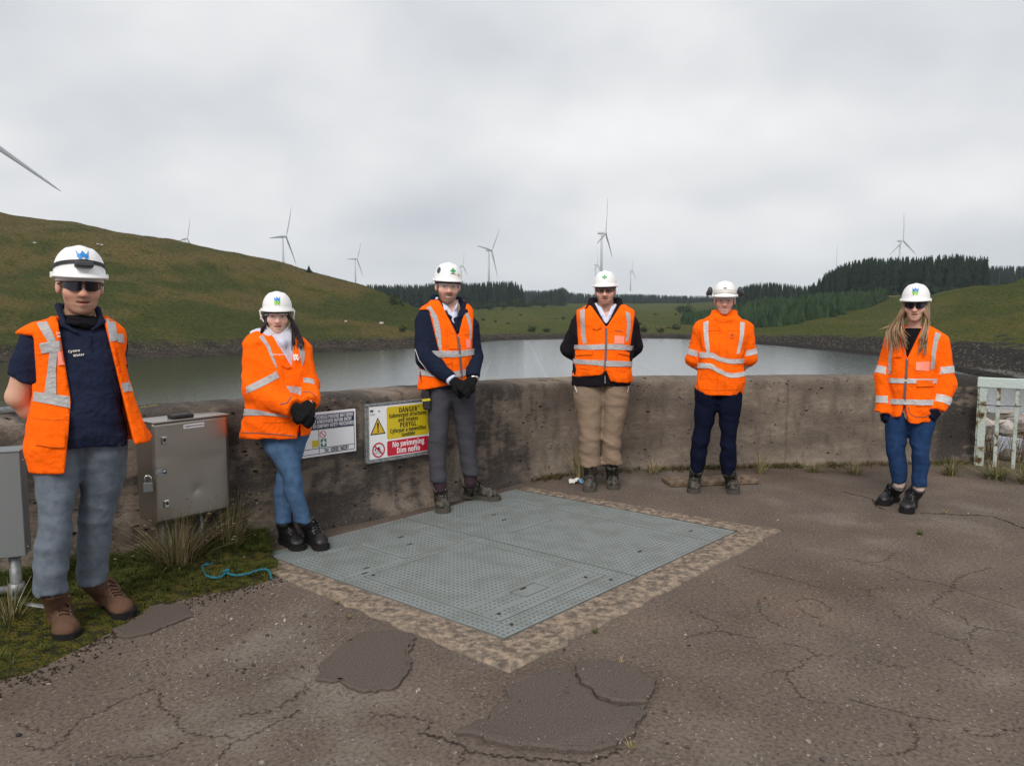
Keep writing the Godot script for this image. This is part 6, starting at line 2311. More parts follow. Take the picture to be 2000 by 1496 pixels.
func build_paving() -> void:
	var n1 := noise(51, 0.010, 5)
	var n2 := noise(52, 0.035, 4)
	var n3 := noise(53, 0.004, 3)
	var lo := 512
	var im := Image.create(lo, lo, false, Image.FORMAT_RGBA8)
	for y in lo:
		for x in lo:
			var a := n1.get_noise_2d(x, y)
			var b := n2.get_noise_2d(x, y)
			var c := n3.get_noise_2d(x, y)
			var base := Color(0.150, 0.120, 0.100)
			base = base.lerp(Color(0.118, 0.090, 0.073), smoothstep(0.05, 0.5, a + 0.4 * c))
			base = base.lerp(Color(0.182, 0.155, 0.132), smoothstep(0.12, 0.7, -a + 0.5 * b))
			base = base.lerp(Color(0.145, 0.098, 0.072), 0.5 * smoothstep(0.18, 0.5, c + 0.5 * b))
			base = base * (0.88 + 0.18 * b)
			base.a = 1.0
			im.set_pixel(x, y, base.linear_to_srgb())
	im.resize(TEX, TEX, Image.INTERPOLATE_CUBIC)
	# grains of aggregate, tiled
	var gr := Image.create(512, 512, false, Image.FORMAT_RGBA8)
	var n4 := noise(54, 0.22, 3)
	for y in 512:
		for x in 512:
			var v := n4.get_noise_2d(x, y)
			var w := rng.randf()
			if w > 0.996: gr.set_pixel(x, y, Color(0.75, 0.72, 0.68, 0.75))
			elif w < 0.012: gr.set_pixel(x, y, Color(0.12, 0.10, 0.10, 0.6))
			else: gr.set_pixel(x, y, Color(0.1, 0.09, 0.085, clampf(v * 0.4, 0.0, 0.25)) if v > 0.0 else Color(0.62, 0.58, 0.54, clampf(-v * 0.25, 0.0, 0.16)))
	for i in 4:
		for j in 4: im.blend_rect(gr, Rect2i(0, 0, 512, 512), Vector2i(i * 512, j * 512))
	var hn := noise(55, 0.24, 4)
	var hi := hn.get_image(TEX, TEX)
	hi.convert(Image.FORMAT_RGBA8)
	# cracks: soil filled grooves
	var wob := noise(56, 0.05, 3)
	for cr in cracks():
		var pts: Array = cr[0]
		for i in pts.size() - 1:
			var a := to_tex(pts[i])
			var b := to_tex(pts[i + 1])
			var n := int(a.distance_to(b) * 1.6) + 1
			for k in n:
				var p := a.lerp(b, float(k) / n)
				p += Vector2(wob.get_noise_2d(p.x * 3.0, p.y * 3.0), wob.get_noise_2d(p.y * 3.0 + 99.0, p.x * 3.0)) * 4.0
				var r: float = cr[1] * 0.8 * (0.62 + 0.55 * absf(wob.get_noise_2d(p.x, p.y * 2.0)))
				var ri := int(ceil(r + 0.5))
				for dy in range(-ri, ri + 1):
					for dx in range(-ri, ri + 1):
						var x := int(p.x) + dx
						var y := int(p.y) + dy
						if x < 0 or y < 0 or x >= TEX or y >= TEX: continue
						var e := clampf(r + 0.5 - Vector2(x + 0.5, y + 0.5).distance_to(p), 0.0, 1.0)
						if e <= 0.0: continue
						im.set_pixel(x, y, im.get_pixel(x, y).lerp(Color(0.17, 0.145, 0.125), e * 0.62))
						hi.set_pixel(x, y, hi.get_pixel(x, y).lerp(Color(0, 0, 0), e))
	var m := mat("asphalt", Color.WHITE, 0.93)
	m.albedo_texture = ImageTexture.create_from_image(im)
	m.heightmap_enabled = true
	m.heightmap_scale = 0.3
	m.heightmap_texture = ImageTexture.create_from_image(hi)
	# the sheet follows the wall on its far side
	var xs := []
	var x := -9.0
	while x <= 9.01:
		xs.append(x)
		x += 0.25
	var st := new_st()
	st.set_normal(Vector3.UP)
	for i in xs.size() - 1:
		var za := wall_z(xs[i]) - 0.3
		var zb := wall_z(xs[i + 1]) - 0.3
		for j in 8:
			var q := []
			for e in [[xs[i], za, j], [xs[i + 1], zb, j], [xs[i + 1], zb, j + 1], [xs[i], za, j + 1]]:
				q.append(Vector3(e[0], 0.0, lerpf(e[1], 6.0, e[2] / 8.0)))
			for k in [0, 1, 2, 0, 2, 3]:
				st.set_uv(Vector2((q[k].x + 5.5) / TILE, (q[k].z + 9.0) / TILE))
				st.add_vertex(q[k])
	st.generate_tangents()
	struct("paving", st.commit(), m)
	# lifted slabs of old surfacing
	var m2 := mat("old_asphalt", lin(0.118, 0.097, 0.086), 0.95)
	m2.albedo_texture = noise_tex(57, 0.10, 512, false, 1.0, 5, [[0.2, 0.5, 0.66, 0.74], [Color(0.84, 0.83, 0.83), Color(0.94, 0.93, 0.92), Color(0.98, 0.98, 0.98), Color(1, 1, 1)]])
	bumpy(m2, noise_tex(58, 0.16, 512, true, 5.0, 5), 1.6, 0.25, true)
	slab([300, 190, 380, 145, 500, 143, 630, 150, 632, 200, 610, 265, 645, 290, 640, 330, 590, 375, 545, 435, 440, 460, 360, 445, 250, 405, 110, 395, 180, 320, 250, 250], 560, 1180, 0.39, 0.026, m2)
	slab([1110, 395, 1300, 340, 1400, 312, 1415, 345, 1435, 378, 1500, 450, 1560, 495, 1690, 512, 1792, 503, 1780, 545, 1740, 610, 1690, 680, 1620, 740, 1470, 765, 1300, 745, 1080, 720, 960, 700, 850, 660, 840, 625, 1000, 575, 1080, 500, 1112, 450], 560, 1180, 0.39, 0.034, m2)
	slab([1420, 312, 1500, 303, 1600, 300, 1780, 350, 1850, 400, 1848, 450, 1800, 492, 1690, 500, 1570, 484, 1510, 442, 1446, 372], 560, 1180, 0.39, 0.038, m2)
	slab([640, 1120, 700, 1092, 800, 1040, 870, 1000, 950, 962, 1060, 950, 1130, 965, 1120, 1045, 1000, 1080, 880, 1130, 740, 1160], 0, 860, 0.334, 0.022, m2)

func slab(list: Array, ox: float, oy: float, k: float, h: float, m: Material) -> void:
	var pts := zoomed(list, ox, oy, k)
	var ring := []
	var jn := noise(60, 4.0, 3)
	for i in pts.size():
		var a: Vector3 = pts[i]
		var b: Vector3 = pts[(i + 1) % pts.size()]
		var n := maxi(2, int(a.distance_to(b) / 0.022))
		for j in n:
			var p := a.lerp(b, float(j) / n)
			p += Vector3(rng.randf_range(-1, 1), 0, rng.randf_range(-1, 1)) * 0.007 + Vector3(jn.get_noise_2d(p.x, p.z), 0, jn.get_noise_2d(p.z + 5.0, p.x)) * 0.045
			ring.append(p)
	var poly := PackedVector2Array()
	for p in ring: poly.append(Vector2(p.x, p.z))
	var inner := Geometry2D.offset_polygon(poly, -0.014)
	var c := Vector3.ZERO
	for p in ring: c += p
	c /= ring.size()
	var nn := noise(59, 2.2, 3)
	var hh := func(p: Vector2) -> float: return h * (0.85 + 0.6 * nn.get_noise_2d(p.x, p.y)) * clampf(0.75 + 0.5 * (p.y - c.z), 0.3, 1.2)
	var st := new_st()
	st.set_smooth_group(-1)
	for q in inner:
		var t := Geometry2D.triangulate_polygon(q)
		for i in range(0, t.size(), 3):
			for e in [0, 1, 2]: st.add_vertex(Vector3(q[t[i + e]].x, hh.call(q[t[i + e]]), q[t[i + e]].y))
	# rim: outer ring to the nearest inner point
	var best: PackedVector2Array = inner[0]
	for i in poly.size():
		var a := poly[i]
		var b := poly[(i + 1) % poly.size()]
		var ia := near(best, a)
		var ib := near(best, b)
		var va := Vector3(ia.x, hh.call(ia), ia.y)
		var vb := Vector3(ib.x, hh.call(ib), ib.y)
		var ma := Vector3(a.x, hh.call(ia) * 0.72, a.y)
		var mb := Vector3(b.x, hh.call(ib) * 0.72, b.y)
		quad(st, va, vb, mb, ma)
		quad(st, ma, mb, Vector3(b.x, -0.004, b.y), Vector3(a.x, -0.004, a.y))
	st.generate_normals()
	struct("broken_paving", st.commit(), m)

func near(poly: PackedVector2Array, p: Vector2) -> Vector2:
	var best := poly[0]
	for q in poly:
		if q.distance_squared_to(p) < best.distance_squared_to(p): best = q
	return best

# ---------------------------------------------------------------- concrete wall
func build_wall() -> void:
	var line := []
	for i in WALL.size() - 1:
		var n := maxi(1, int((WALL[i + 1][0] - WALL[i][0]) / 0.12))
		for k in n:
			var x := lerpf(WALL[i][0], WALL[i + 1][0], float(k) / n)
			line.append(Vector3(x, table(WALL, x, 2), table(WALL, x, 1)))
	line.append(Vector3(4.80, 0.875, -7.98))
	var run := [0.0]
	for i in line.size() - 1: run.append(run[-1] + Vector2(line[i + 1].x - line[i].x, line[i + 1].z - line[i].z).length())
	var total: float = run[-1]
	# texture: board marked grey brown concrete with pores, black lichen and rust runs
	var tw := 2048
	var th := 320
	var im := Image.create(tw, th, false, Image.FORMAT_RGB8)
	var hm := Image.create(tw, th, false, Image.FORMAT_RGB8)
	var a1 := noise(71, 0.007, 5)
	var a2 := noise(72, 0.05, 4)
	var a3 := noise(73, 0.02, 3)
	var a4 := noise(74, 0.3, 2)
	var u_left := (4.5 + 3.0) / total
	for y in th:
		for x in tw:
			var u := float(x) / tw * total
			var p := a1.get_noise_2d(x, y)
			var q := a2.get_noise_2d(x, y)
			var s := a3.get_noise_2d(x * 2.4, y * 0.35)
			var f := a4.get_noise_2d(x, y)
			var col := Color(0.185, 0.150, 0.122)
			col = col.lerp(Color(0.125, 0.104, 0.088), smoothstep(-0.3, 0.6, p))
			col = col.lerp(Color(0.22, 0.19, 0.16), smoothstep(0.15, 0.5, -p + 0.5 * q) * 0.7)
			col = col.lerp(Color(0.070, 0.060, 0.052), smoothstep(0.0, 0.7, s + 0.4 * q) * 0.5)
			# lichen on the stretch behind the notices and at both ends
			var dark := smoothstep(11.0, 9.6, u) * 0.46 + smoothstep(total - 0.75, total - 0.1, u) * 1.0
			col = col.lerp(Color(0.034, 0.032, 0.031), smoothstep(-0.35, 0.45, p + 0.7 * q + 0.45 * s + dark - 0.40) * clampf(dark * 1.5, 0.0, 0.9))
			col = col * (1.0 + 0.35 * f + 0.18 * q)
			im.set_pixel(x, y, Color(col.r, col.g, col.b).linear_to_srgb())
			var hv := 0.6 + 0.2 * q + 0.12 * f
			hm.set_pixel(x, y, Color(hv, hv, hv))
	for i in 2600:
		var x := rng.randi_range(3, tw - 4)
		var y := int(pow(rng.randf(), 1.25) * (th - 8)) + 3
		if a3.get_noise_2d(x, y + 900) + rng.randf_range(-0.3, 0.3) < 0.0: continue
		var r := rng.randf_range(0.5, 1.3) if rng.randf() < 0.85 else rng.randf_range(1.2, 2.6)
		for dy in range(-3, 4):
			for dx in range(-3, 4):
				if Vector2(dx * rng.randf_range(0.8, 1.2), dy).length() < r:
					var xx := clampi(x + dx, 0, tw - 1)
					var yy := clampi(y + dy, 0, th - 1)
					im.set_pixel(xx, yy, Color(0.13, 0.115, 0.105))
					hm.set_pixel(xx, yy, Color(0.05, 0.05, 0.05))
	for i in 5200:
		im.set_pixel(rng.randi_range(0, tw - 1), rng.randi_range(0, th - 1), Color(0.62, 0.58, 0.53).lerp(Color(0.4, 0.37, 0.34), rng.randf()))
	# joint and its dark seep
	for cu in [[8.0 + 2.78, 1.0], [total - 2.05, 0.22]]:
		var jx := int(cu[0] / total * tw)
		for y in range(10, th - 20):
			var w := 1.0 + 2.5 * absf(a2.get_noise_2d(7, y * 1.5))
			for dx in range(-4, 5):
				if absf(dx) < w: im.set_pixel(jx + dx, y, im.get_pixel(jx + dx, y).lerp(Color(0.16, 0.14, 0.125), 0.75 * cu[1]))
	var m := mat("concrete", Color.WHITE, 0.92)
	m.albedo_texture = ImageTexture.create_from_image(im)
	m.heightmap_enabled = true
	m.heightmap_scale = 0.8
	m.heightmap_texture = ImageTexture.create_from_image(hm)
	# section of the wall: plinth, face, rounded arris, top, back
	var sec := [[0.05, -0.1, 1.02], [0.05, 0.03, 0.97], [0.02, 0.055, 0.95], [0.0, 0.07, 0.94], [0.0, 0.25, 0.76], [0.0, 0.5, 0.5], [0.0, 0.72, 0.28], [0.0, 0.93, 0.10], [-0.008, 0.975, 0.07], [-0.028, 1.0, 0.045], [-0.25, 1.006, 0.02], [-0.48, 1.0, 0.004], [-0.52, 0.96, 0.0], [-0.52, 0.3, 0.3], [-0.52, -1.2, 1.0], [-0.52, -12.0, 1.0]]
	var wob := noise(75, 0.9, 3)
	var grid := []
	for i in line.size():
		var t: Vector3 = line[mini(i + 1, line.size() - 1)] - line[maxi(i - 1, 0)]
		var nrm := Vector3(-t.z, 0, t.x).normalized()
		var row := []
		for k in sec.size():
			var s: Array = sec[k]
			var y: float = s[1] * line[i].y
			var jit := wob.get_noise_2d(run[i] * 2.0, k * 1.7) * (0.012 if k > 1 and k < 13 else 0.03)
			row.append(Vector3(line[i].x, y + (jit * 0.7 if k >= 7 and k < 12 else 0.0), line[i].z) + nrm * (s[0] + jit))
		grid.append(row)
	var st := new_st()
	st.set_smooth_group(0)
	for i in line.size() - 1:
		for k in sec.size() - 1:
			for e in [[0, 0], [1, 0], [1, 1], [0, 0], [1, 1], [0, 1]]:
				st.set_uv(Vector2(run[i + e[0]] / total, sec[k + e[1]][2] * 0.98 + 0.01))
				st.add_vertex(grid[i + e[0]][k + e[1]])
	# end face
	var last: Array = grid[-1]
	for k in range(1, sec.size() - 2):
		for q in [last[0], last[k], last[k + 1]]:
			st.set_uv(Vector2(0.985 + 0.01 * q.z * 0.3, clampf(1.0 - q.y, 0.02, 0.98)))
			st.add_vertex(q)
	st.index()
	st.generate_normals()
	st.generate_tangents()
	var w = obj("parapet_wall", st.commit(), m)
	tag(w, "long stained concrete parapet wall curving along the dam crest behind the people", "wall")
	# yellow survey marks on the coping
	mat("yellow_paint", lin(0.50, 0.38, 0.06), 0.8)
	for q in [[275, 795, 305, 792], [945, 737, 975, 736], [1082, 739, 1113, 737]]:
		var st2 := new_st()
		var a := on_ground(q[0], q[1], 0.936)
		var b := on_ground(q[2], q[3], 0.936)
		var pts := []
		for k in 9:
			var ang := PI * 2.0 * k / 8.0
			pts.append(a.lerp(b, 0.5 + 0.5 * cos(ang)) + Vector3(0, 0, 0.05 * sin(ang)))
		for k in 8: quad(st2, pts[k] - Vector3(0.0, 0, 0.006), pts[k + 1] - Vector3(0.0, 0, 0.006), pts[k + 1] + Vector3(0.0, 0, 0.006), pts[k] + Vector3(0.0, 0, 0.006))
		obj("survey_mark", done(st2), M.yellow_paint, w)

# ---------------------------------------------------------------- steel hatch
const HN := Vector3(-0.037, 0, -3.596)
const HU := Vector3(1.628, 0, -1.81)       # near corner to right corner
const HV := Vector3(-1.563, 0, -1.293)     # near corner to left corner

func huv(px: float, py: float) -> Vector2:
	var p := on_ground(px, py) - HN
	var det := HU.x * HV.z - HU.z * HV.x
	return Vector2((p.x * HV.z - p.z * HV.x) / det, (HU.x * p.z - HU.z * p.x) / det)

func hp(u: float, v: float, y: float) -> Vector3: return HN + HU * u + HV * v + Vector3(0, y, 0)

func plate_piece(st: SurfaceTool, r: Rect2, y: float) -> void:
	var a := hp(r.position.x, r.position.y, y)
	var b := hp(r.end.x, r.position.y, y)
	var c := hp(r.end.x, r.end.y, y)
	var d := hp(r.position.x, r.end.y, y)
	var k := Vector3(0, -0.008, 0)
	st.set_smooth_group(-1)
	quad(st, a, d, c, b)
	quad(st, a, b, b + k, a + k)
	quad(st, b, c, c + k, b + k)
	quad(st, c, d, d + k, c + k)
	quad(st, d, a, a + k, d + k)

func build_hatch() -> void:
	var m := mat("steel_plate", lin(0.205, 0.232, 0.232), 0.62, 0.1)
	m.albedo_texture = noise_tex(81, 0.012, 512, false, 1.0, 5, [[0.25, 0.42, 0.55, 0.75], [Color(0.93, 0.92, 0.90), Color(0.96, 0.96, 0.95), Color(0.985, 0.985, 0.985), Color(1, 1, 1)]])
	bumpy(m, noise_tex(82, 0.06, 256, true, 3.0, 4), 0.7, 0.06, true)
	mat("stud_steel", lin(0.095, 0.112, 0.112), 0.5, 0.2)
	var t := thing("chequer_plate_hatch", "large grey steel chequer plate cover let into the ground at the wall foot", "hatch cover", Vector3.ZERO)
	# dark seat under the joints
	var st := new_st()
	plate_piece(st, Rect2(0.002, 0.002, 0.996, 0.996), 0.0022)
	obj("seat_frame", done(st), M.dark_metal, t)
	var g := 0.0042
	var box := func(corners: Array) -> Rect2:
		var lo := Vector2(9, 9)
		var hi := Vector2(-9, -9)
		for i in range(0, 8, 2):
			var q := huv(corners[i], corners[i + 1])
			lo = lo.min(q)
			hi = hi.max(q)
		return Rect2(lo, hi - lo)
	var s1 := huv(1246, 1129).x
	var front := Rect2(0.055, 0.075, s1 - 0.095, 0.52)
	var flap: Rect2 = box.call([995, 1160, 1026, 1170, 1075, 1150, 1042, 1143])
	var lid_b: Rect2 = box.call([694, 1066, 801, 1098, 908, 1066, 803, 1037])
	var lid_c: Rect2 = box.call([893, 1020, 997, 1044, 1081, 1017, 983, 999])
	lid_b = lid_b.intersection(Rect2(0.02, front.end.y + 0.03, s1 - 0.05, 0.9 - front.end.y))
	lid_c = lid_c.intersection(Rect2(s1 + 0.03, 0.3, 0.83 - s1, 0.66))
	var s2 := maxf(0.86, lid_c.end.x + 0.03)
	var main := [[Rect2(0, 0, s1, 1.0), [front, lid_b]], [Rect2(s1, 0, s2 - s1, 1.0), [lid_c]], [Rect2(s2, 0, 1.0 - s2, 1.0), []]]
	var holes := [[front, [flap]], [lid_b, []], [lid_c, []], [flap, []]]
	var stud = stud_mesh()
	for q in main + holes:
		var r: Rect2 = q[0]
		r = r.grow(-g)
		# cut into rectangles round the openings
		var parts := [r]
		for h in q[1]:
			var nx := []
			for p in parts:
				if not p.intersects(h):
					nx.append(p)
					continue
				var i: Rect2 = p.intersection(h)
				nx.append(Rect2(p.position.x, p.position.y, p.size.x, i.position.y - p.position.y))
				nx.append(Rect2(p.position.x, i.end.y, p.size.x, p.end.y - i.end.y))
				nx.append(Rect2(p.position.x, i.position.y, i.position.x - p.position.x, i.size.y))
				nx.append(Rect2(i.end.x, i.position.y, p.end.x - i.end.x, i.size.y))
			parts = nx
		var st2 := new_st()
		var xf := []
		var plain: bool = r.size.x * 2.43 < 0.22 and r.size.y * 2.03 < 0.25
		for p in parts:
			if p.size.x < 0.002 or p.size.y < 0.002: continue
			plate_piece(st2, p, 0.010)
			if plain: continue
			var du := 0.0335 / 2.434
			var dv := 0.0335 / 2.028
			var ui := int(ceil((p.position.x + 0.006) / du))
			while ui * du < p.end.x - 0.006:
				var vi := int(ceil((p.position.y + 0.007) / dv))
				while vi * dv < p.end.y - 0.007:
					var ang := 0.73 + (PI / 2 if (ui + vi) % 2 == 0 else 0.0)
					xf.append(Transform3D(Basis(Vector3.UP, ang), hp(ui * du, vi * dv, 0.0098)))
					vi += 1
				ui += 1
		var pl = obj("plate" if q in main else "lid", done(st2), m, t)
		if xf.size(): scatter("studs", stud, M.stud_steel, xf, pl)
	# lifting slots and bolts
	for q in [[1022, 1153], [800, 1066], [985, 1018], [965, 1008], [783, 1052], [1250, 1080], [1350, 1040], [712, 1123], [715, 1113]]:
		var uv := huv(q[0], q[1])
		var p := hp(uv.x, uv.y, 0.0112)
		obj("lifting_slot", box_mesh(p, Vector3(0.045, 0.002, 0.014), Basis(Vector3.UP, 0.84), 0.0008), M.dark_metal, t)
	for q in [[974, 1203], [999, 1224], [1144, 1131], [1193, 1136], [729, 1127]]:
		var uv := huv(q[0], q[1])
		obj("bolt", tube_mesh([hp(uv.x, uv.y, 0.008), hp(uv.x, uv.y, 0.0128)], 0.011, 8), M.dark_metal, t)
	# concrete surround with a broken outer edge
	var cm := mat("surround", Color.WHITE, 0.95)
	cm.albedo_texture = noise_tex(83, 0.014, 1024, false, 1.0, 7, [[0.25, 0.40, 0.5, 0.58, 0.75], [lin(0.10, 0.083, 0.070), lin(0.15, 0.122, 0.10), lin(0.19, 0.154, 0.124), lin(0.25, 0.198, 0.152), lin(0.33, 0.26, 0.195)]])
	cm.albedo_texture.noise.fractal_gain = 0.74
	cm.heightmap_enabled = true
	cm.heightmap_scale = 0.3
	cm.heightmap_texture = noise_tex(85, 0.11, 1024, false, 1.0, 5)
	cm.uv1_triplanar = true
	cm.uv1_world_triplanar = true
	cm.uv1_scale = Vector3.ONE * 0.9
	var path := []          # inner edge and outward reach
	for k in 41: path.append([Vector2(-0.0, 1.06 - 1.06 * k / 40.0), lerpf(0.15, 0.235, k / 40.0), Vector2(-1, 0)])
	for k in range(0, 49): path.append([Vector2(k / 48.0, 0.0), lerpf(0.245, 0.225, k / 48.0), Vector2(0, -1)])
	for k in range(0, 41): path.append([Vector2(1.0, k / 40.0 * 0.98), lerpf(0.20, 0.13, k / 40.0), Vector2(1, 0)])
	var wn := noise(84, 3.0, 4)
	var un := HU.normalized()
	var vn := HV.normalized()
	var rows := []
	for i in path.size():
		var q: Array = path[i]
		var d: Vector3 = un * q[2].x + vn * q[2].y
		if i > 0 and i < path.size() - 1 and path[i + 1][2] != q[2]: d = un * (q[2].x + path[i + 1][2].x) + vn * (q[2].y + path[i + 1][2].y)
		elif i > 0 and path[i - 1][2] != q[2]: continue
		var o := hp(q[0].x, q[0].y, 0)
		var rg := 0.028 * wn.get_noise_2d(i * 0.33, 4.0) + rng.randf_range(-0.006, 0.006)
		var out: Vector3 = o + d * (q[1] + rg)
		rows.append([o + d * 0.004 + Vector3(0, 0.0095, 0), o + d * 0.02 + Vector3(0, 0.0115, 0), o.lerp(out, 0.5) + Vector3(0, 0.015 + 0.004 * wn.get_noise_2d(i, 1.0), 0), o.lerp(out, 0.93) + Vector3(0, 0.014 + 0.006 * wn.get_noise_2d(i * 2.0, 9.0), 0), out + Vector3(0, 0.007, 0), out + d * 0.003 + Vector3(0, -0.01, 0)])
	var st3 := new_st()
	st3.set_smooth_group(0)
	for i in rows.size() - 1:
		for k in 5: quad(st3, rows[i][k], rows[i + 1][k], rows[i + 1][k + 1], rows[i][k + 1])
	struct("hatch_surround", done(st3, true), cm)

func stud_mesh():
	var st := new_st()
	st.set_smooth_group(0)
	var top := Vector3(0, 0.0026, 0)
	for k in 8:
		var a := TAU * k / 8.0
		var b := TAU * (k + 1) / 8.0
		var pa := Vector3(cos(a) * 0.0125, 0, sin(a) * 0.0048)
		var pb := Vector3(cos(b) * 0.0125, 0, sin(b) * 0.0048)
		st.add_vertex(pa * 0.6 + top); st.add_vertex(pb * 0.6 + top); st.add_vertex(top)
		quad(st, pa, pb, pb * 0.6 + top, pa * 0.6 + top)
	return done(st, true)

# ---------------------------------------------------------------- mossy verge and grass
func build_verge() -> void:
	var edge := []
	for q in P([-420, 1520, -150, 1400, 0, 1336, 60, 1318, 150, 1276, 215, 1240, 290, 1198, 380, 1168, 470, 1152, 540, 1130, 556, 1112, 522, 1088]): edge.append(on_ground(q.x, q.y))
	var e2 := smooth_line(edge, 8)
	var n := e2.size()
	var nn := noise(91, 3.0, 4)
	var grid := []
	for i in n:
		var t := float(i) / (n - 1)
		var wx := lerpf(-4.2, -1.66, t)
		var w := Vector3(wx, 0, wall_z(wx) + 0.02)
		var a: Vector3 = e2[i] + Vector3(nn.get_noise_2d(i * 0.4, 3.0), 0, nn.get_noise_2d(i * 0.4, 8.0)) * 0.02
		var row := []
		for k in 15:
			var u := k / 14.0
			var p := a.lerp(w, u)
			p.y = 0.003 + 0.032 * smoothstep(0.0, 0.35, u) * (1.0 + 0.8 * nn.get_noise_2d(p.x, p.z)) + 0.02 * u
			if k == 0: p.y = -0.003
			row.append(p)
		grid.append(row)
	var m := mat("moss", Color.WHITE, 0.98)
	m.albedo_texture = noise_tex(92, 0.02, 512, false, 1.0, 6, [[0.25, 0.42, 0.52, 0.62, 0.8], [lin(0.035, 0.030, 0.020), lin(0.042, 0.054, 0.012), lin(0.075, 0.072, 0.013), lin(0.10, 0.086, 0.016), lin(0.07, 0.055, 0.03)]])
	bumpy(m, noise_tex(93, 0.08, 512, true, 14.0, 5), 1.2, 1.0, true)
	struct("moss_verge", sheet(grid), m)
	var short := tuft_mesh(11, 0.075, 0.07, 0.0035, 7, 2)
	var xf := []
	var cs := []
	var gn := noise(94, 1.6, 3)
	for i in 5600:
		var r := rng.randf() * (n - 1.01)
		var j := int(r)
		var u := pow(rng.randf(), 0.75)
		var p: Vector3 = grid[j][0].lerp(grid[j][14], u)
		var q: Vector3 = grid[j][clampi(int(u * 14), 0, 14)]
		p.y = q.y
		var dens := gn.get_noise_2d(p.x, p.z) + u * 1.1 - 0.25
		if dens < rng.randf_range(-0.2, 0.35): continue
		var k := rng.randf_range(0.35, 0.9) * lerpf(0.5, 1.25, u)
		xf.append(Transform3D(Basis(Vector3.UP, rng.randf() * TAU) * Basis.from_scale(Vector3(1, k, 1)), p))
		var c := Color(0.044, 0.070, 0.015).lerp(Color(0.13, 0.115, 0.034), rng.randf() * lerpf(0.9, 0.35, u))
		cs.append(c * rng.randf_range(0.7, 1.25))
	tag(scatter("verge_grass", short, M.blade, xf, self, cs), "short green grass growing from the moss at the wall foot", "grass", "", "stuff")
	# tall clumps
	clump("big straw coloured grass clump beside the steel cabinet", 345, 1112, 460, 0.42, 0.56, 0.72)
	clump("grass clump with long dry stalks right of the steel cabinet", 448, 1078, 240, 0.44, 0.38, 0.6)
	clump("green and straw grass clump at the foot of the grey box post", 20, 1225, 90, 0.26, 0.26, 0.45)
	clump("seeding grass clump leaning against the wall beside the khaki man", 1132, 937, 170, 0.40, 0.28, 0.7)
	clump("low grass clump under the board by the wall", 1275, 925, 90, 0.14, 0.3, 0.6)
	clump("dry grass clump at the wall foot beyond the navy trousers", 1486, 925, 70, 0.24, 0.2, 0.6)
	clump("small green grass clump at the middle of the right wall foot", 1590, 922, 110, 0.14, 0.3, 0.35)
	clump("grass clump with bent straws at the wall foot near the blonde woman", 1668, 926, 110, 0.16, 0.3, 0.5)
	clump("green grass clump between the blonde woman and the fence", 1855, 928, 140, 0.20, 0.3, 0.35)
	clump("broad green grass clump at the foot of the fence", 1945, 935, 260, 0.20, 0.5, 0.3)
	clump("long grass clump spilling past the fence corner", 2010, 945, 240, 0.26, 0.45, 0.35)
	clump("tiny green grass tuft alone on the open paving", 1797, 1044, 60, 0.05, 0.06, 0.1)
	clump("tiny tuft in the long crack behind the blonde woman", 1845, 1003, 34, 0.04, 0.05, 0.7)
	clump("tiny green tuft on the edge of the hatch surround", 1163, 1237, 34, 0.035, 0.05, 0.1)
	clump("tiny yellowish tuft beside the lifted paving slab", 1210, 1296, 34, 0.03, 0.07, 0.7)
	clump("tiny tuft left of the hatch surround near the rope", 660, 1178, 34, 0.04, 0.06, 0.7)
	clump("tiny tuft in the gravel by the hatch surround", 680, 1208, 30, 0.035, 0.05, 0.5)
	clump("tiny tuft at the lower edge of the large slab", 1232, 1462, 26, 0.03, 0.06, 0.5)
	# weeds along the right wall foot
	xf = []
	cs = []
	for i in 900:
		var x := rng.randf_range(0.15, 5.2)
		var z := wall_z(x) + 0.06 + absf(rng.randfn()) * 0.07
		if gn.get_noise_2d(x * 1.4, 40.0) < rng.randf_range(-0.5, 0.25): continue
		xf.append(Transform3D(Basis(Vector3.UP, rng.randf() * TAU) * Basis.from_scale(Vector3.ONE * rng.randf_range(0.5, 1.1)), Vector3(x, 0, z)))
		cs.append(Color(0.045, 0.055, 0.018).lerp(Color(0.15, 0.11, 0.05), rng.randf()) * rng.randf_range(0.6, 1.2))
	tag(scatter("wall_foot_weeds", short, M.blade, xf, self, cs), "ragged weeds and litter of dead grass along the right wall foot", "grass", "", "stuff")
	# loose chippings
	xf = []
	cs = []
	for i in 2600:
		var px := rng.randf_range(-150, 2150)
		var py := 930 + 600 * pow(rng.randf(), 0.8)
		var p := on_ground(px, py)
		if i < 900: p = on_ground(rng.randf_range(250, 720), rng.randf_range(1140, 1330))
		if p.z < wall_z(p.x) + 0.12: continue
		var uv := Vector2.ZERO
		var rel := p - HN
		var det := HU.x * HV.z - HU.z * HV.x
		uv = Vector2((rel.x * HV.z - rel.z * HV.x) / det, (HU.x * rel.z - HU.z * rel.x) / det)
		if uv.x > -0.1 and uv.x < 1.08 and uv.y > -0.12 and uv.y < 1.0 and rng.randf() < 0.93: continue
		var k := rng.randf_range(0.004, 0.010) if rng.randf() < 0.88 else rng.randf_range(0.010, 0.022)
		xf.append(Transform3D(Basis.from_euler(Vector3(rng.randf() * 6, rng.randf() * 6, rng.randf() * 6)) * Basis.from_scale(Vector3(k, k * 0.6, k * 0.8)), p + Vector3(0, k * 0.2, 0)))
		cs.append(Color(0.30, 0.27, 0.24).lerp(Color(0.05, 0.042, 0.04), pow(rng.randf(), 0.8)) * rng.randf_range(0.7, 1.4))
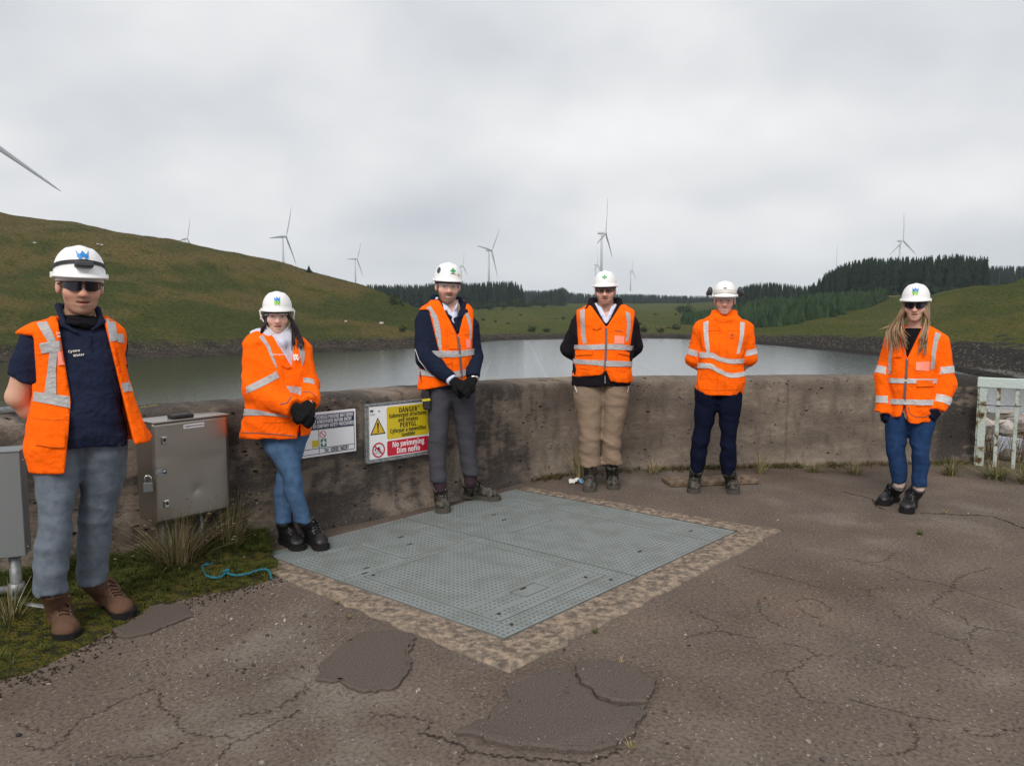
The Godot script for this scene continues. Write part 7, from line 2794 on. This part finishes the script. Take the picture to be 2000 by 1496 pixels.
	# crumbs of soil along the ragged edge of the verge, and grit on the lifted slabs
	for i in 1040:
		var e: Vector3 = e2[clampi(int(rng.randf() * e2.size()), 0, e2.size() - 1)] + Vector3(rng.randfn() * 0.07, 0.004, rng.randfn() * 0.06)
		if i > 900: e = on_ground(rng.randf_range(900, 1280), rng.randf_range(1300, 1480)) + Vector3(0, 0.028, 0)
		var k := rng.randf_range(0.004, 0.016) if i <= 900 else rng.randf_range(0.003, 0.012)
		xf.append(Transform3D(Basis.from_euler(Vector3(rng.randf() * 6, rng.randf() * 6, rng.randf() * 6)) * Basis.from_scale(Vector3(k, k * 0.6, k * 0.8)), e))
		cs.append((Color(0.045, 0.034, 0.024) if i <= 900 else Color(0.15, 0.135, 0.12)) * rng.randf_range(0.6, 1.5))
	tag(scatter("loose_chippings", stone_mesh(5), M.stone, xf, self, cs), "loose pale and dark stone chippings scattered over the paving", "gravel", "", "stuff")

func clump(label: String, px: float, py: float, n: int, h: float, spread: float, dry: float) -> void:
	var r := RandomNumberGenerator.new()
	r.seed = int(px * 7 + py)
	var st := new_st()
	var seedy := new_st()
	var heads := 0
	for i in n:
		var a := r.randf() * TAU
		var d := Vector3(cos(a), 0, sin(a))
		var hh := h * r.randf_range(0.35, 1.0)
		var lean := spread * pow(r.randf(), 1.4) * 0.9
		var w := r.randf_range(0.0014, 0.0032) * (1.0 if h > 0.08 else 0.8)
		var s := Vector3(-d.z, 0, d.x) * w
		var o := d * spread * 0.22 * r.randf() + Vector3(0, -0.004, 0)
		var c := Color(0.055, 0.085, 0.02).lerp(Color(0.30, 0.23, 0.12), clampf(dry * 1.6 * r.randf(), 0.0, 1.0)) * r.randf_range(0.6, 1.2)
		if r.randf() < dry * 0.5: c = Color(0.42, 0.34, 0.20) * r.randf_range(0.7, 1.2)
		st.set_color(c)
		var droop := r.randf_range(0.0, 0.6) * lean / maxf(h, 0.01)
		var prev := [o - s, o + s]
		var c4 := Vector3.ZERO
		for k in range(1, 5):
			var t := k / 4.0
			c4 = o + d * lean * pow(t, 1.6) + Vector3(0, hh * (t - 0.5 * droop * t * t), 0)
			var ww := s * (1.0 - 0.8 * t)
			var q := [c4 - ww, c4 + ww]
			quad(st, prev[0], prev[1], q[1], q[0])
			prev = q
		if h > 0.3 and dry > 0.45 and i % 6 == 0:
			heads += 1
			seedy.set_color(Color(0.30, 0.24, 0.15))
			add_tube(seedy, [c4, c4 + (d * 0.5 + Vector3.UP * 0.5) * 0.012, c4 + (d * 0.6 + Vector3.UP * 0.25) * 0.035], [0.001, 0.0034, 0.0008], 4, Color(0.32, 0.26, 0.16) * r.randf_range(0.7, 1.2))
	var p := on_ground(px, py)
	var t := thing("grass_clump" if h > 0.07 else "grass_tuft", label, "grass", p)
	st.generate_normals()
	obj("blades", st.commit(), M.blade, t).set_meta("kind", "stuff")
	if heads:
		seedy.generate_normals()
		obj("seed_heads", seedy.commit(), M.blade, t).set_meta("kind", "stuff")

# ---------------------------------------------------------------- cabinets and rails
func build_boxes() -> void:
	# stainless steel cabinet against the wall
	var dir := Vector3(0.62, 0, -0.785).normalized()
	var nrm := Vector3(0.785, 0, 0.62).normalized()
	var o := Vector3(-2.128, 0.29, -4.585)
	var b := Basis(dir, Vector3.UP, nrm)
	var t := thing("steel_cabinet", "dented stainless steel cabinet with a locked door standing against the wall", "cabinet", o)
	t.basis = b
	var W := 0.485
	var H := 0.605
	var D := 0.20
	obj("body", box_mesh(Vector3(W / 2, H / 2, -D / 2 - 0.012), Vector3(W, H, D), Basis.IDENTITY, 0.006), M.stainless, t)
	# door with a dent
	var st := new_st()
	st.set_smooth_group(0)
	var grid := []
	for j in 33:
		var row := []
		for i in 27:
			var x := W * i / 26.0
			var y := H * j / 32.0
			var d := Vector2(x - 0.265, (y - 0.165) * 1.1).length()
			var z := 0.008 - 0.007 * exp(-pow(d / 0.013, 2.0)) - 0.004 * exp(-pow(d / 0.05, 2.0)) - 0.003 * sin(PI * x / W) * sin(PI * y / H)
			row.append(Vector3(x, y, z))
		grid.append(row)
	for j in 32:
		for i in 26: quad(st, grid[j][i], grid[j + 1][i], grid[j + 1][i + 1], grid[j][i + 1])
	for i in 26:
		quad(st, grid[0][i], grid[0][i + 1], grid[0][i + 1] - Vector3(0, 0, 0.019), grid[0][i] - Vector3(0, 0, 0.019))
		quad(st, grid[32][i + 1], grid[32][i], grid[32][i] - Vector3(0, 0, 0.019), grid[32][i + 1] - Vector3(0, 0, 0.019))
	for j in 32:
		quad(st, grid[j + 1][0], grid[j][0], grid[j][0] - Vector3(0, 0, 0.019), grid[j + 1][0] - Vector3(0, 0, 0.019))
		quad(st, grid[j][26], grid[j + 1][26], grid[j + 1][26] - Vector3(0, 0, 0.019), grid[j][26] - Vector3(0, 0, 0.019))
	var door = obj("door", done(st, true), M.stainless, t)
	for y in [0.50, 0.115]:
		var l = obj("latch", box_mesh(Vector3(0.06, y, 0.013), Vector3(0.030, 0.046, 0.012), Basis.IDENTITY, 0.005), M.chrome, door)
		obj("keyhole", tube_mesh([Vector3(0.06, y + 0.004, 0.018), Vector3(0.06, y + 0.004, 0.0215)], 0.009, 10), M.dark_metal, door)
		if l == null: return
	obj("hasp", box_mesh(Vector3(0.035, 0.31, 0.011), Vector3(0.07, 0.042, 0.004), Basis.IDENTITY, 0.001), M.galvanised, door)
	obj("hasp_bolt", tube_mesh([Vector3(0.055, 0.31, 0.012), Vector3(0.055, 0.31, 0.019)], 0.010, 10), M.chrome, door)
	var lab = obj("label_plate", box_mesh(Vector3(0.255, 0.567, 0.0095), Vector3(0.135, 0.026, 0.002), Basis.IDENTITY, 0.0006), M.sign_white, door)
	lettering("TELEMETRY OUTSTATION", lab, Vector3(0.255, 0.567, 0.0112), 0.0135, M.sign_black, 500, 0.122)
	var lip = obj("roof", box_mesh(Vector3(W / 2, H + 0.006, -D / 2 + 0.002), Vector3(W + 0.012, 0.010, D + 0.035), Basis.IDENTITY, 0.003), M.stainless, t)
	obj("roof_vent", box_mesh(Vector3(0.21, H + 0.022, -0.06), Vector3(0.13, 0.022, 0.09), Basis.IDENTITY, 0.006), M.black_plastic, lip)
	obj("leg", tube_mesh([Vector3(0.335, 0.0, -0.09), Vector3(0.335, -0.29, -0.09)], 0.014, 10), M.galvanised, t)
	obj("leg", tube_mesh([Vector3(0.10, 0.0, -0.12), Vector3(0.10, -0.29, -0.12)], 0.014, 10), M.galvanised, t)
	# padlock on the hasp
	var pl := thing("padlock", "weathered metal padlock hanging from the hasp of the steel cabinet", "padlock", o + b * Vector3(-0.052, 0.265, 0.02))
	pl.basis = b * Basis(Vector3.UP, -0.5)
	obj("case", box_mesh(Vector3(0, -0.028, 0), Vector3(0.052, 0.058, 0.022), Basis.IDENTITY, 0.004), M.trunk_grey, pl)
	var sp := []
	for k in 9:
		var a := PI * k / 8.0
		sp.append(Vector3(cos(a) * 0.017, 0.024 + sin(a) * 0.017, 0))
	obj("shackle", tube_mesh([Vector3(0.017, 0.0, 0)] + sp + [Vector3(-0.017, 0.0, 0)], 0.0048, 8), M.chrome, pl)
	# grey trunking box on its post
	var f := Vector3(0.36, 0, 0.93).normalized()
	var s := Vector3(0.93, 0, -0.36).normalized()
	var c := at_depth(44, 992, 3.93)
	var u := thing("grey_utility_box", "plain grey metal utility box on a galvanised post beside the polo shirt man", "utility box", Vector3(c.x, 0, c.z) - s * 0.16 - f * 0.07)
	u.basis = Basis(s, Vector3.UP, f)
	obj("case", box_mesh(Vector3(0, 0.578, 0), Vector3(0.32, 0.545, 0.14), Basis.IDENTITY, 0.004), M.trunk_grey, u)
	obj("lid", box_mesh(Vector3(0, 0.855, 0.0), Vector3(0.328, 0.012, 0.148), Basis.IDENTITY, 0.003), M.trunk_grey, u)
	for y in [0.80, 0.345]: obj("screw", tube_mesh([Vector3(0.159, y, 0.03), Vector3(0.165, y, 0.03)], 0.006, 8), M.chrome, u)
	obj("post", tube_mesh([Vector3(0.095, 0.31, 0.0), Vector3(0.095, -0.02, 0.0)], 0.028, 14), M.galvanised, u)
	obj("clamp", tube_mesh([Vector3(0.095, 0.15, 0.0), Vector3(0.095, 0.095, 0.0)], 0.038, 14), M.galvanised, u)
	obj("clamp_arm", tube_mesh([Vector3(0.07, 0.12, 0.0), Vector3(-0.25, 0.10, -0.02)], 0.022, 10), M.galvanised, u)
	obj("foot_brace", tube_mesh([Vector3(0.095, 0.03, 0.0), Vector3(0.24, 0.02, 0.09)], 0.022, 10), M.galvanised, u)
	# handrail above the wall
	var a1 := at_depth(44, 800, 4.75)
	var hr := thing("handrail", "galvanised tube handrail running along the coping behind the polo shirt man", "handrail", Vector3(a1.x, 0.9, a1.z))
	var back := Vector3(-1.83, 0, 1.5).normalized()
	var top := a1.y - 0.9
	obj("rail", tube_mesh([back * -0.10 + Vector3(0, top, 0), back * 1.0 + Vector3(0, top, 0), back * 2.5 + Vector3(0, top, 0)], 0.024, 12), M.galvanised, hr)
	for k in [0.75, 2.2]: obj("post", tube_mesh([back * k + Vector3(0, -0.02, 0), back * k + Vector3(0, top, 0)], 0.022, 10), M.galvanised, hr)

func lettering(words: String, parent: Node, at: Vector3, size: float, m: Material, weight := 700, width := 0.0, called := "lettering", slant := 0.0):
	var tm := TextMesh.new()
	var fo := SystemFont.new()
	fo.font_names = PackedStringArray(["Droid Sans"])
	fo.font_weight = weight
	tm.font = fo
	tm.text = words
	tm.font_size = 64
	tm.pixel_size = size / 64.0
	tm.depth = 0.0012
	tm.curve_step = 1.0
	var o = obj(called, tm, m, parent)
	o.position = at
	if width > 0.0:
		var w := tm.get_aabb().size.x
		o.scale.x = width / maxf(w, 1e-4)
	return o

# ---------------------------------------------------------------- notices
func poly_mesh(pts: Array, z0: float, z1: float) -> ArrayMesh:          # flat shape with thickness
	var pv := PackedVector2Array(pts)
	var st := new_st()
	st.set_smooth_group(-1)
	for i in Geometry2D.triangulate_polygon(pv): st.add_vertex(Vector3(pv[i].x, pv[i].y, z1))
	for i in pv.size():
		var a := pv[i]
		var b := pv[(i + 1) % pv.size()]
		quad(st, Vector3(a.x, a.y, z0), Vector3(b.x, b.y, z0), Vector3(b.x, b.y, z1), Vector3(a.x, a.y, z1))
	return done(st)

func round_rect(x0: float, y0: float, x1: float, y1: float, r: float) -> Array:
	var out := []
	for c in [[x1 - r, y1 - r, 0.0], [x0 + r, y1 - r, PI / 2], [x0 + r, y0 + r, PI], [x1 - r, y0 + r, PI * 1.5]]:
		for k in 5: out.append(Vector2(c[0], c[1]) + Vector2.from_angle(c[2] + PI / 2 * k / 4.0) * r)
	return out

func ring_mesh(c: Vector2, r0: float, r1: float, z: float):
	var st := new_st()
	for k in 32:
		var a := Vector2.from_angle(TAU * k / 32.0)
		var b := Vector2.from_angle(TAU * (k + 1) / 32.0)
		quad(st, Vector3(c.x + a.x * r0, c.y + a.y * r0, z), Vector3(c.x + b.x * r0, c.y + b.y * r0, z), Vector3(c.x + b.x * r1, c.y + b.y * r1, z), Vector3(c.x + a.x * r1, c.y + a.y * r1, z))
	return done(st)

func build_signs() -> void:
	# warning notice: sits on the straight stretch of the wall
	var a := Vector3(-1.105, 0, -5.745)
	var bb := Vector3(-0.672, 0, -6.158)
	var dir := (bb - a).normalized()
	var nrm := Vector3(-dir.z, 0, dir.x)
	var W := a.distance_to(bb) + 0.012
	var H := 0.445
	var t := thing("warning_sign", "framed yellow, white and red danger and no swimming notice on the wall", "sign", a + nrm * 0.022 + Vector3(0, 0.425, 0))
	t.basis = Basis(dir, Vector3.UP, nrm)
	obj("frame", box_mesh(Vector3(W / 2, H / 2, 0), Vector3(W, H, 0.028), Basis.IDENTITY, 0.003), M.galvanised, t)
	var f := 0.022
	obj("panel", box_mesh(Vector3(W / 2, H / 2 + 0.004, 0.0165), Vector3(W - f * 2, H - f * 2 - 0.006, 0.006), Basis.IDENTITY, 0.001), M.sign_white, t)
	for q in [[0.009, 0.0, 0.018, H], [W - 0.027, 0.0, 0.018, H]]: obj("frame_lip", box_mesh(Vector3(q[0] + 0.009, H / 2, 0.018), Vector3(0.012, H, 0.012), Basis.IDENTITY, 0.002), M.galvanised, t)
	for y in [0.010, H - 0.008]: obj("frame_lip", box_mesh(Vector3(W / 2, y, 0.0185), Vector3(W, 0.016, 0.012), Basis.IDENTITY, 0.002), M.galvanised, t)
	var z := 0.0195
	var x0 := 0.30 * W
	var x1 := W - 0.034
	var yl = obj("yellow_panel", poly_mesh(round_rect(x0, 0.165, x1, H - 0.034, 0.016), z, z + 0.0012), M.sign_yellow, t)
	var rd = obj("red_panel", poly_mesh(round_rect(x0, 0.036, x1, 0.152, 0.014), z, z + 0.0012), M.sign_red, t)
	var cx := (x0 + x1) / 2
	var zt := z + 0.0022
	for q in [["DANGER", 0.377, 0.053, 0.165], ["Submerged structures", 0.340, 0.043, 0.34], ["and intakes", 0.303, 0.043, 0.18], ["PERYGL", 0.262, 0.053, 0.15], ["Cyfarpar a mewnlifau", 0.224, 0.043, 0.325], ["tanddŵr", 0.188, 0.043, 0.125]]:
		lettering(q[0], yl, Vector3(cx, q[1], zt), q[2], M.sign_black, 700, q[3] * W / 0.59)
	for q in [["No swimming", 0.119, 0.058, 0.29], ["Dim nofio", 0.068, 0.058, 0.21]]:
		lettering(q[0], rd, Vector3(cx, q[1], zt), q[2], M.sign_white, 700, q[3] * W / 0.59)
	# triangle
	var tc := Vector2(0.155 * W + 0.008, 0.265)
	obj("warning_triangle_border", poly_mesh([tc + Vector2(-0.068, -0.052), tc + Vector2(0.068, -0.052), tc + Vector2(0, 0.075)], z, z + 0.0012), M.sign_black, t)
	obj("warning_triangle", poly_mesh([tc + Vector2(-0.055, -0.044), tc + Vector2(0.055, -0.044), tc + Vector2(0, 0.060)], z + 0.0012, z + 0.002), M.sign_amber, t)
	obj("exclamation_mark", poly_mesh([tc + Vector2(-0.008, 0.034), tc + Vector2(-0.0035, -0.018), tc + Vector2(0.0035, -0.018), tc + Vector2(0.008, 0.034), tc + Vector2(0, 0.038)], z + 0.002, z + 0.0028), M.sign_black, t)
	obj("exclamation_dot", poly_mesh(round_rect(tc.x - 0.007, tc.y - 0.036, tc.x + 0.007, tc.y - 0.022, 0.0068), z + 0.002, z + 0.0028), M.sign_black, t)
	# no swimming roundel
	var rc := Vector2(0.155 * W + 0.010, 0.095)
	obj("roundel_ring", ring_mesh(rc, 0.046, 0.057, z + 0.0028), M.sign_red, t)
	obj("roundel_bar", poly_mesh([rc + Vector2(-0.038, 0.030), rc + Vector2(-0.030, 0.038), rc + Vector2(0.038, -0.030), rc + Vector2(0.030, -0.038)], z + 0.0018, z + 0.0026), M.sign_red, t)
	obj("swimmer", poly_mesh(P([-0.022, 0.012, -0.002, 0.022, 0.016, 0.023, 0.016, 0.018, 0.002, 0.016, 0.024, 0.002, 0.012, 0.0, -0.006, 0.006]).map(func(p): return rc + p), z, z + 0.0012), M.sign_black, t)
	obj("swimmer_head", poly_mesh(round_rect(rc.x - 0.034, rc.y - 0.001, rc.x - 0.020, rc.y + 0.013, 0.0068), z, z + 0.0012), M.sign_black, t)
	for k in 3:
		var wv := []
		for i in 13: wv.append(Vector3(rc.x - 0.036 + 0.072 * i / 12.0, rc.y - 0.008 - 0.010 * k + 0.003 * sin(i * 1.6), z + 0.0005))
		obj("wave_line", tube_mesh(wv, 0.0013, 4), M.sign_black, t)
	# small crest in the corner and drill holes
	var wc := []
	for p in w_poly(H - 0.052, 0.0016, 0.050): wc.append(p)
	obj("crest", poly_mesh(wc, z, z + 0.0012), M.sign_navy, t)
	for y in [H - 0.076, H - 0.084]: obj("crest_words", box_mesh(Vector3(0.058, y, z + 0.0005), Vector3(0.040, 0.0025, 0.001), Basis.IDENTITY, 0.0002), M.sign_black, t)
	for q in [[0.115, H - 0.058], [0.465 * W / 0.59, H - 0.052], [0.505 * W / 0.59, H - 0.050]]:
		obj("drill_hole", tube_mesh([Vector3(q[0], q[1], z), Vector3(q[0], q[1], z + 0.002)], 0.006, 8), M.dark_metal, t)
	# entry notice, its left side behind the leaning woman
	var e := Vector3(-1.160, 0, -5.690)
	var W2 := 0.46
	var H2 := 0.312
	var s := thing("entry_notice", "white notice with navy header about authorised persons, fixed behind the leaning woman", "sign", e - dir * W2 + nrm * 0.020 + Vector3(0, 0.535, 0))
	s.basis = Basis(dir, Vector3.UP, nrm)
	obj("board", box_mesh(Vector3(W2 / 2, H2 / 2, 0), Vector3(W2, H2, 0.010), Basis.IDENTITY, 0.002), M.sign_white, s)
	var z2 := 0.0052
	var hd = obj("header", box_mesh(Vector3(W2 / 2, 0.244, z2 + 0.0007), Vector3(W2 - 0.03, 0.102, 0.0014), Basis.IDENTITY, 0.0003), M.sign_navy, s)
	var yy := 0.276
	for q in [["ONLY AUTHORISED PERSONS MAY ENTER", 0.39], ["GAS TEST ATMOSPHERE BEFORE ENTRY", 0.375], ["REFER TO COMPANY SAFETY PROCEDURES", 0.40]]:
		lettering(q[0], hd, Vector3(W2 / 2 + 0.012 - (0.4 - q[1]) * 0.3, yy, z2 + 0.0026), 0.035, M.sign_white, 700, q[1])
		yy -= 0.031
	for q in [[W2 / 2, 0.190, W2 - 0.03, 0.003], [W2 / 2, 0.056, W2 - 0.03, 0.004], [W2 / 2, 0.018, W2 - 0.03, 0.004]]:
		obj("ruled_line", box_mesh(Vector3(q[0], q[1], z2 + 0.0006), Vector3(q[2], q[3], 0.0012), Basis.IDENTITY, 0.0002), M.sign_black, s)
	for x in [0.155, W2 - 0.016]: obj("ruled_line", box_mesh(Vector3(x, 0.105, z2 + 0.0006), Vector3(0.004, 0.17, 0.0012), Basis.IDENTITY, 0.0002), M.sign_black, s)
	lettering("Tel:  02920 740297", s, Vector3(0.295, 0.036, z2 + 0.001), 0.040, M.sign_black, 600, 0.20)
	obj("roundel_ring", ring_mesh(Vector2(0.187, 0.152), 0.021, 0.026, z2 + 0.001), M.sign_red, s)
	obj("roundel_bar", poly_mesh(P([0.170, 0.166, 0.174, 0.170, 0.204, 0.138, 0.200, 0.134]), z2, z2 + 0.001), M.sign_red, s)
	obj("first_aid_square", box_mesh(Vector3(0.191, 0.092, z2 + 0.0006), Vector3(0.046, 0.056, 0.0012), Basis.IDENTITY, 0.0002), M.sign_green, s)
	for q in [[0.034, 0.013], [0.013, 0.040]]: obj("first_aid_cross", box_mesh(Vector3(0.191, 0.092, z2 + 0.0016 + q[1] * 0.01), Vector3(q[0], q[1], 0.001), Basis.IDENTITY, 0.0002), M.sign_white, s)
	obj("yellow_square", box_mesh(Vector3(0.125, 0.092, z2 + 0.0006), Vector3(0.05, 0.05, 0.0012), Basis.IDENTITY, 0.0002), M.sign_yellow, s)

# ---------------------------------------------------------------- fence at the end of the wall
func build_fence() -> void:
	var a := Vector3(4.665, 0, -7.80)
	var dir := Vector3(0.80, 0, 0.60).normalized()
	var nrm := Vector3(-dir.z, 0, dir.x)
	var b := Basis(dir, Vector3.UP, nrm)
	var t := thing("steel_fence", "pale green painted steel bar fence with rusting uprights at the wall end", "fence", a)
	t.basis = b
	var hy := 0.89
	obj("top_rail", box_mesh(Vector3(1.2, hy - 0.05, 0.0), Vector3(2.4, 0.10, 0.06), Basis.IDENTITY, 0.006), M.rail_paint, t)
	obj("end_post", box_mesh(Vector3(0.055, 0.39, 0.012), Vector3(0.07, 0.80, 0.016), Basis.IDENTITY, 0.003), M.fence_paint, t)
	obj("end_post", box_mesh(Vector3(0.012, 0.43, -0.03), Vector3(0.016, 0.86, 0.07), Basis.IDENTITY, 0.003), M.fence_paint, t)
	for k in 14:
		obj("upright", box_mesh(Vector3(0.185 + 0.155 * k, 0.39, 0.0), Vector3(0.034, 0.80, 0.018), Basis.IDENTITY, 0.003), M.fence_paint, t)
	obj("tie_wire", tube_mesh([Vector3(0.0, 0.62, 0.024), Vector3(0.2, 0.615, 0.014), Vector3(0.38, 0.625, 0.012)], 0.004, 6), M.dark_metal, t)
	# stone pitched shoulder of the dam beyond
	var st := new_st()
	st.set_smooth_group(0)
	var nn := noise(101, 1.2, 4)
	var g := []
	for j in 24:
		var row := []
		for i in 24:
			var x := 4.72 + i * 0.42
			var z := -7.75 - j * 0.55 + maxf(0.0, x - 4.9) * 0.55
			row.append(Vector3(x, -0.06 - 0.004 * j + 0.09 * nn.get_noise_2d(x * 2.0, z * 2.0) - maxf(0, j - 12) * 0.35, z))
		g.append(row)
	for j in 23:
		for i in 23: quad(st, g[j][i], g[j][i + 1], g[j + 1][i + 1], g[j + 1][i])
	var m := mat("pitching", lin(0.13, 0.115, 0.10), 0.95)
	bumpy(m, noise_tex(102, 0.06, 256, true, 8.0, 4), 0.8, 1.0, true)
	var e = struct("stone_pitching", done(st, true), m)
	var kinds := [stone_mesh(21), stone_mesh(22), stone_mesh(23)]
	for i in 3:
		mat("pitch_stone%d" % i, lin(0.30, 0.27, 0.25) * [1.0, 0.8, 1.15][i], 0.95)
	for i in 200:
		var j := rng.randi_range(1, 12)
		var k := rng.randi_range(0, 9)
		var p: Vector3 = g[j][k].lerp(g[j + 1][k + 1], rng.randf()) + Vector3(rng.randf_range(-0.2, 0.2), 0.03, rng.randf_range(-0.2, 0.2))
		var o = obj("stone", kinds[i % 3], M["pitch_stone%d" % (i % 3)], e)
		o.position = p
		o.rotation = Vector3(rng.randf_range(-0.3, 0.3), rng.randf() * 6.0, rng.randf_range(-0.3, 0.3))
		o.scale = Vector3(rng.randf_range(0.14, 0.38), rng.randf_range(0.08, 0.16), rng.randf_range(0.12, 0.28))
	var pn := at_depth(1975, 900, 8.4)
	var pb = obj("marker_board", box_mesh(Vector3.ZERO, Vector3(0.62, 0.28, 0.03), Basis.IDENTITY, 0.004), M.pale_panel)
	tag(pb, "pale blue white board lying low behind the fence uprights", "board")
	pb.position = Vector3(pn.x + 0.12, 0.02, pn.z)
	pb.rotation = Vector3(0, -0.3, -0.10)
	var xf := []
	var cs := []
	var tm := tuft_mesh(9, 0.5, 0.25, 0.006, 31, 3)
	for i in 160:
		var x := rng.randf_range(4.7, 8.0)
		var p := Vector3(x, -0.06, -7.95 - rng.randf() * 0.8 + maxf(0.0, x - 4.9) * 0.55)
		xf.append(Transform3D(Basis(Vector3.UP, rng.randf() * 6.0) * Basis.from_scale(Vector3(1, rng.randf_range(0.5, 1.2), 1)), p))
		cs.append(Color(0.16, 0.11, 0.055) * rng.randf_range(0.6, 1.3))
	tag(scatter("dead_grass", tm, M.blade, xf, self, cs), "tall brown dead grass standing behind the fence", "grass", "", "stuff")

# ---------------------------------------------------------------- rope, board, litter
func build_small() -> void:
	var pts := []
	for q in P([420, 1108, 410, 1118, 396, 1122, 400, 1134, 408, 1141, 425, 1143, 436, 1138, 440, 1130, 446, 1135, 460, 1138, 480, 1136, 498, 1130, 515, 1126, 526, 1130, 530, 1145]):
		pts.append(on_ground(q.x, q.y) + Vector3(0, 0.045, 0))
	var t := thing("blue_rope", "frayed length of knotted blue rope lying on the moss", "rope", Vector3.ZERO)
	var line := smooth_line(pts, 5)
	for s in 2:
		var st := new_st()
		var ps := []
		var rr := []
		for i in line.size():
			var ang := i * 0.9 + s * PI
			ps.append(line[i] + Vector3(cos(ang), sin(ang), 0) * 0.0035)
			rr.append(0.0046)
		add_tube(st, ps, rr, 6)
		obj("strand", done(st, true), M.rope, t)
	for q in [[400, 1120], [440, 1132]]:
		var p := on_ground(q[0], q[1]) + Vector3(0, 0.05, 0)
		var st := new_st()
		var loop := []
		var rr := []
		for k in 12:
			var a := TAU * k / 9.0
			loop.append(p + Vector3(cos(a) * 0.020, sin(a * 1.5) * 0.010, sin(a) * 0.015))
			rr.append(0.0055)
		add_tube(st, loop, rr, 6)
		obj("knot", done(st, true), M.rope, t)
	# plank behind the man in the navy trousers
	var a := on_ground(1310, 952)
	var b := on_ground(1484, 946)
	var d := (b - a).normalized()
	var c := (a + b) / 2
	var n := Vector3(d.z, 0, -d.x)
	var pl := thing("wooden_board", "weathered wooden board lying on the paving behind the man in the orange jacket", "board", c + n * 0.12)
	pl.basis = Basis(d, Vector3.UP, -n)
	obj("plank", box_mesh(Vector3(0, 0.022, 0), Vector3(a.distance_to(b), 0.036, 0.24), Basis(Vector3.UP, 0.0), 0.004), M.plank, pl)
	for q in [[0.29, 0.02], [0.27, -0.05]]: obj("knot_hole", tube_mesh([Vector3(q[0], 0.039, q[1]), Vector3(q[0], 0.0415, q[1])], 0.016, 8), M.dark_metal, pl)
	# litter
	var lp := on_ground(1131, 944)
	var li := thing("crumpled_wrapper", "crumpled blue and white scrap of litter beside the khaki man's boot", "litter", lp)
	for s in 2:
		var st := new_st()
		var gn := noise(111 + s, 18.0, 3)
		var g := []
		for j in 7:
			var row := []
			for i in 9:
				var x := (i - 4) * 0.012
				var z := (j - 3) * 0.012
				row.append(Vector3(x + 0.03 - 0.075 * s, 0.026 + 0.045 * gn.get_noise_2d(x, z), z + 0.02 * gn.get_noise_2d(z + 3.0, x)))
			g.append(row)
		if st == null: return
		obj("wrapper", sheet(g), M.litter_blue if s == 0 else M.litter_white, li)

func _ready() -> void:
	rng.seed = 20240611
	setup_view()
	make_materials()
	build_land()
	build_paving()
	build_wall()
	build_hatch()
	build_verge()
	build_boxes()
	build_signs()
	build_fence()
	build_small()
	build_turbines()
	build_woods()
	build_people()

func build_people() -> void:
	var makers := [person_polo, person_hoodie, person_softshell, person_khaki, person_jacket, person_blonde]
	var jobs := []
	defer = true
	for m in makers:
		var th := Thread.new()
		th.start(m)
		jobs.append(th)
	var figures := []
	for th in jobs: figures.append(th.wait_to_finish())
	defer = false
	for i in figures.size():
		var g: Figure = figures[i]
		g.node = thing("person", g.label, "person", g.o)
		g.node.basis = g.basis
		for it in g.root.kids: unpack(it, g.node)
		for c in g.later: c.call()
		if i == 1 or i == 2: g.node.position.y += 0.011      # these two stand on the plates
		if i == 2: radio(g)
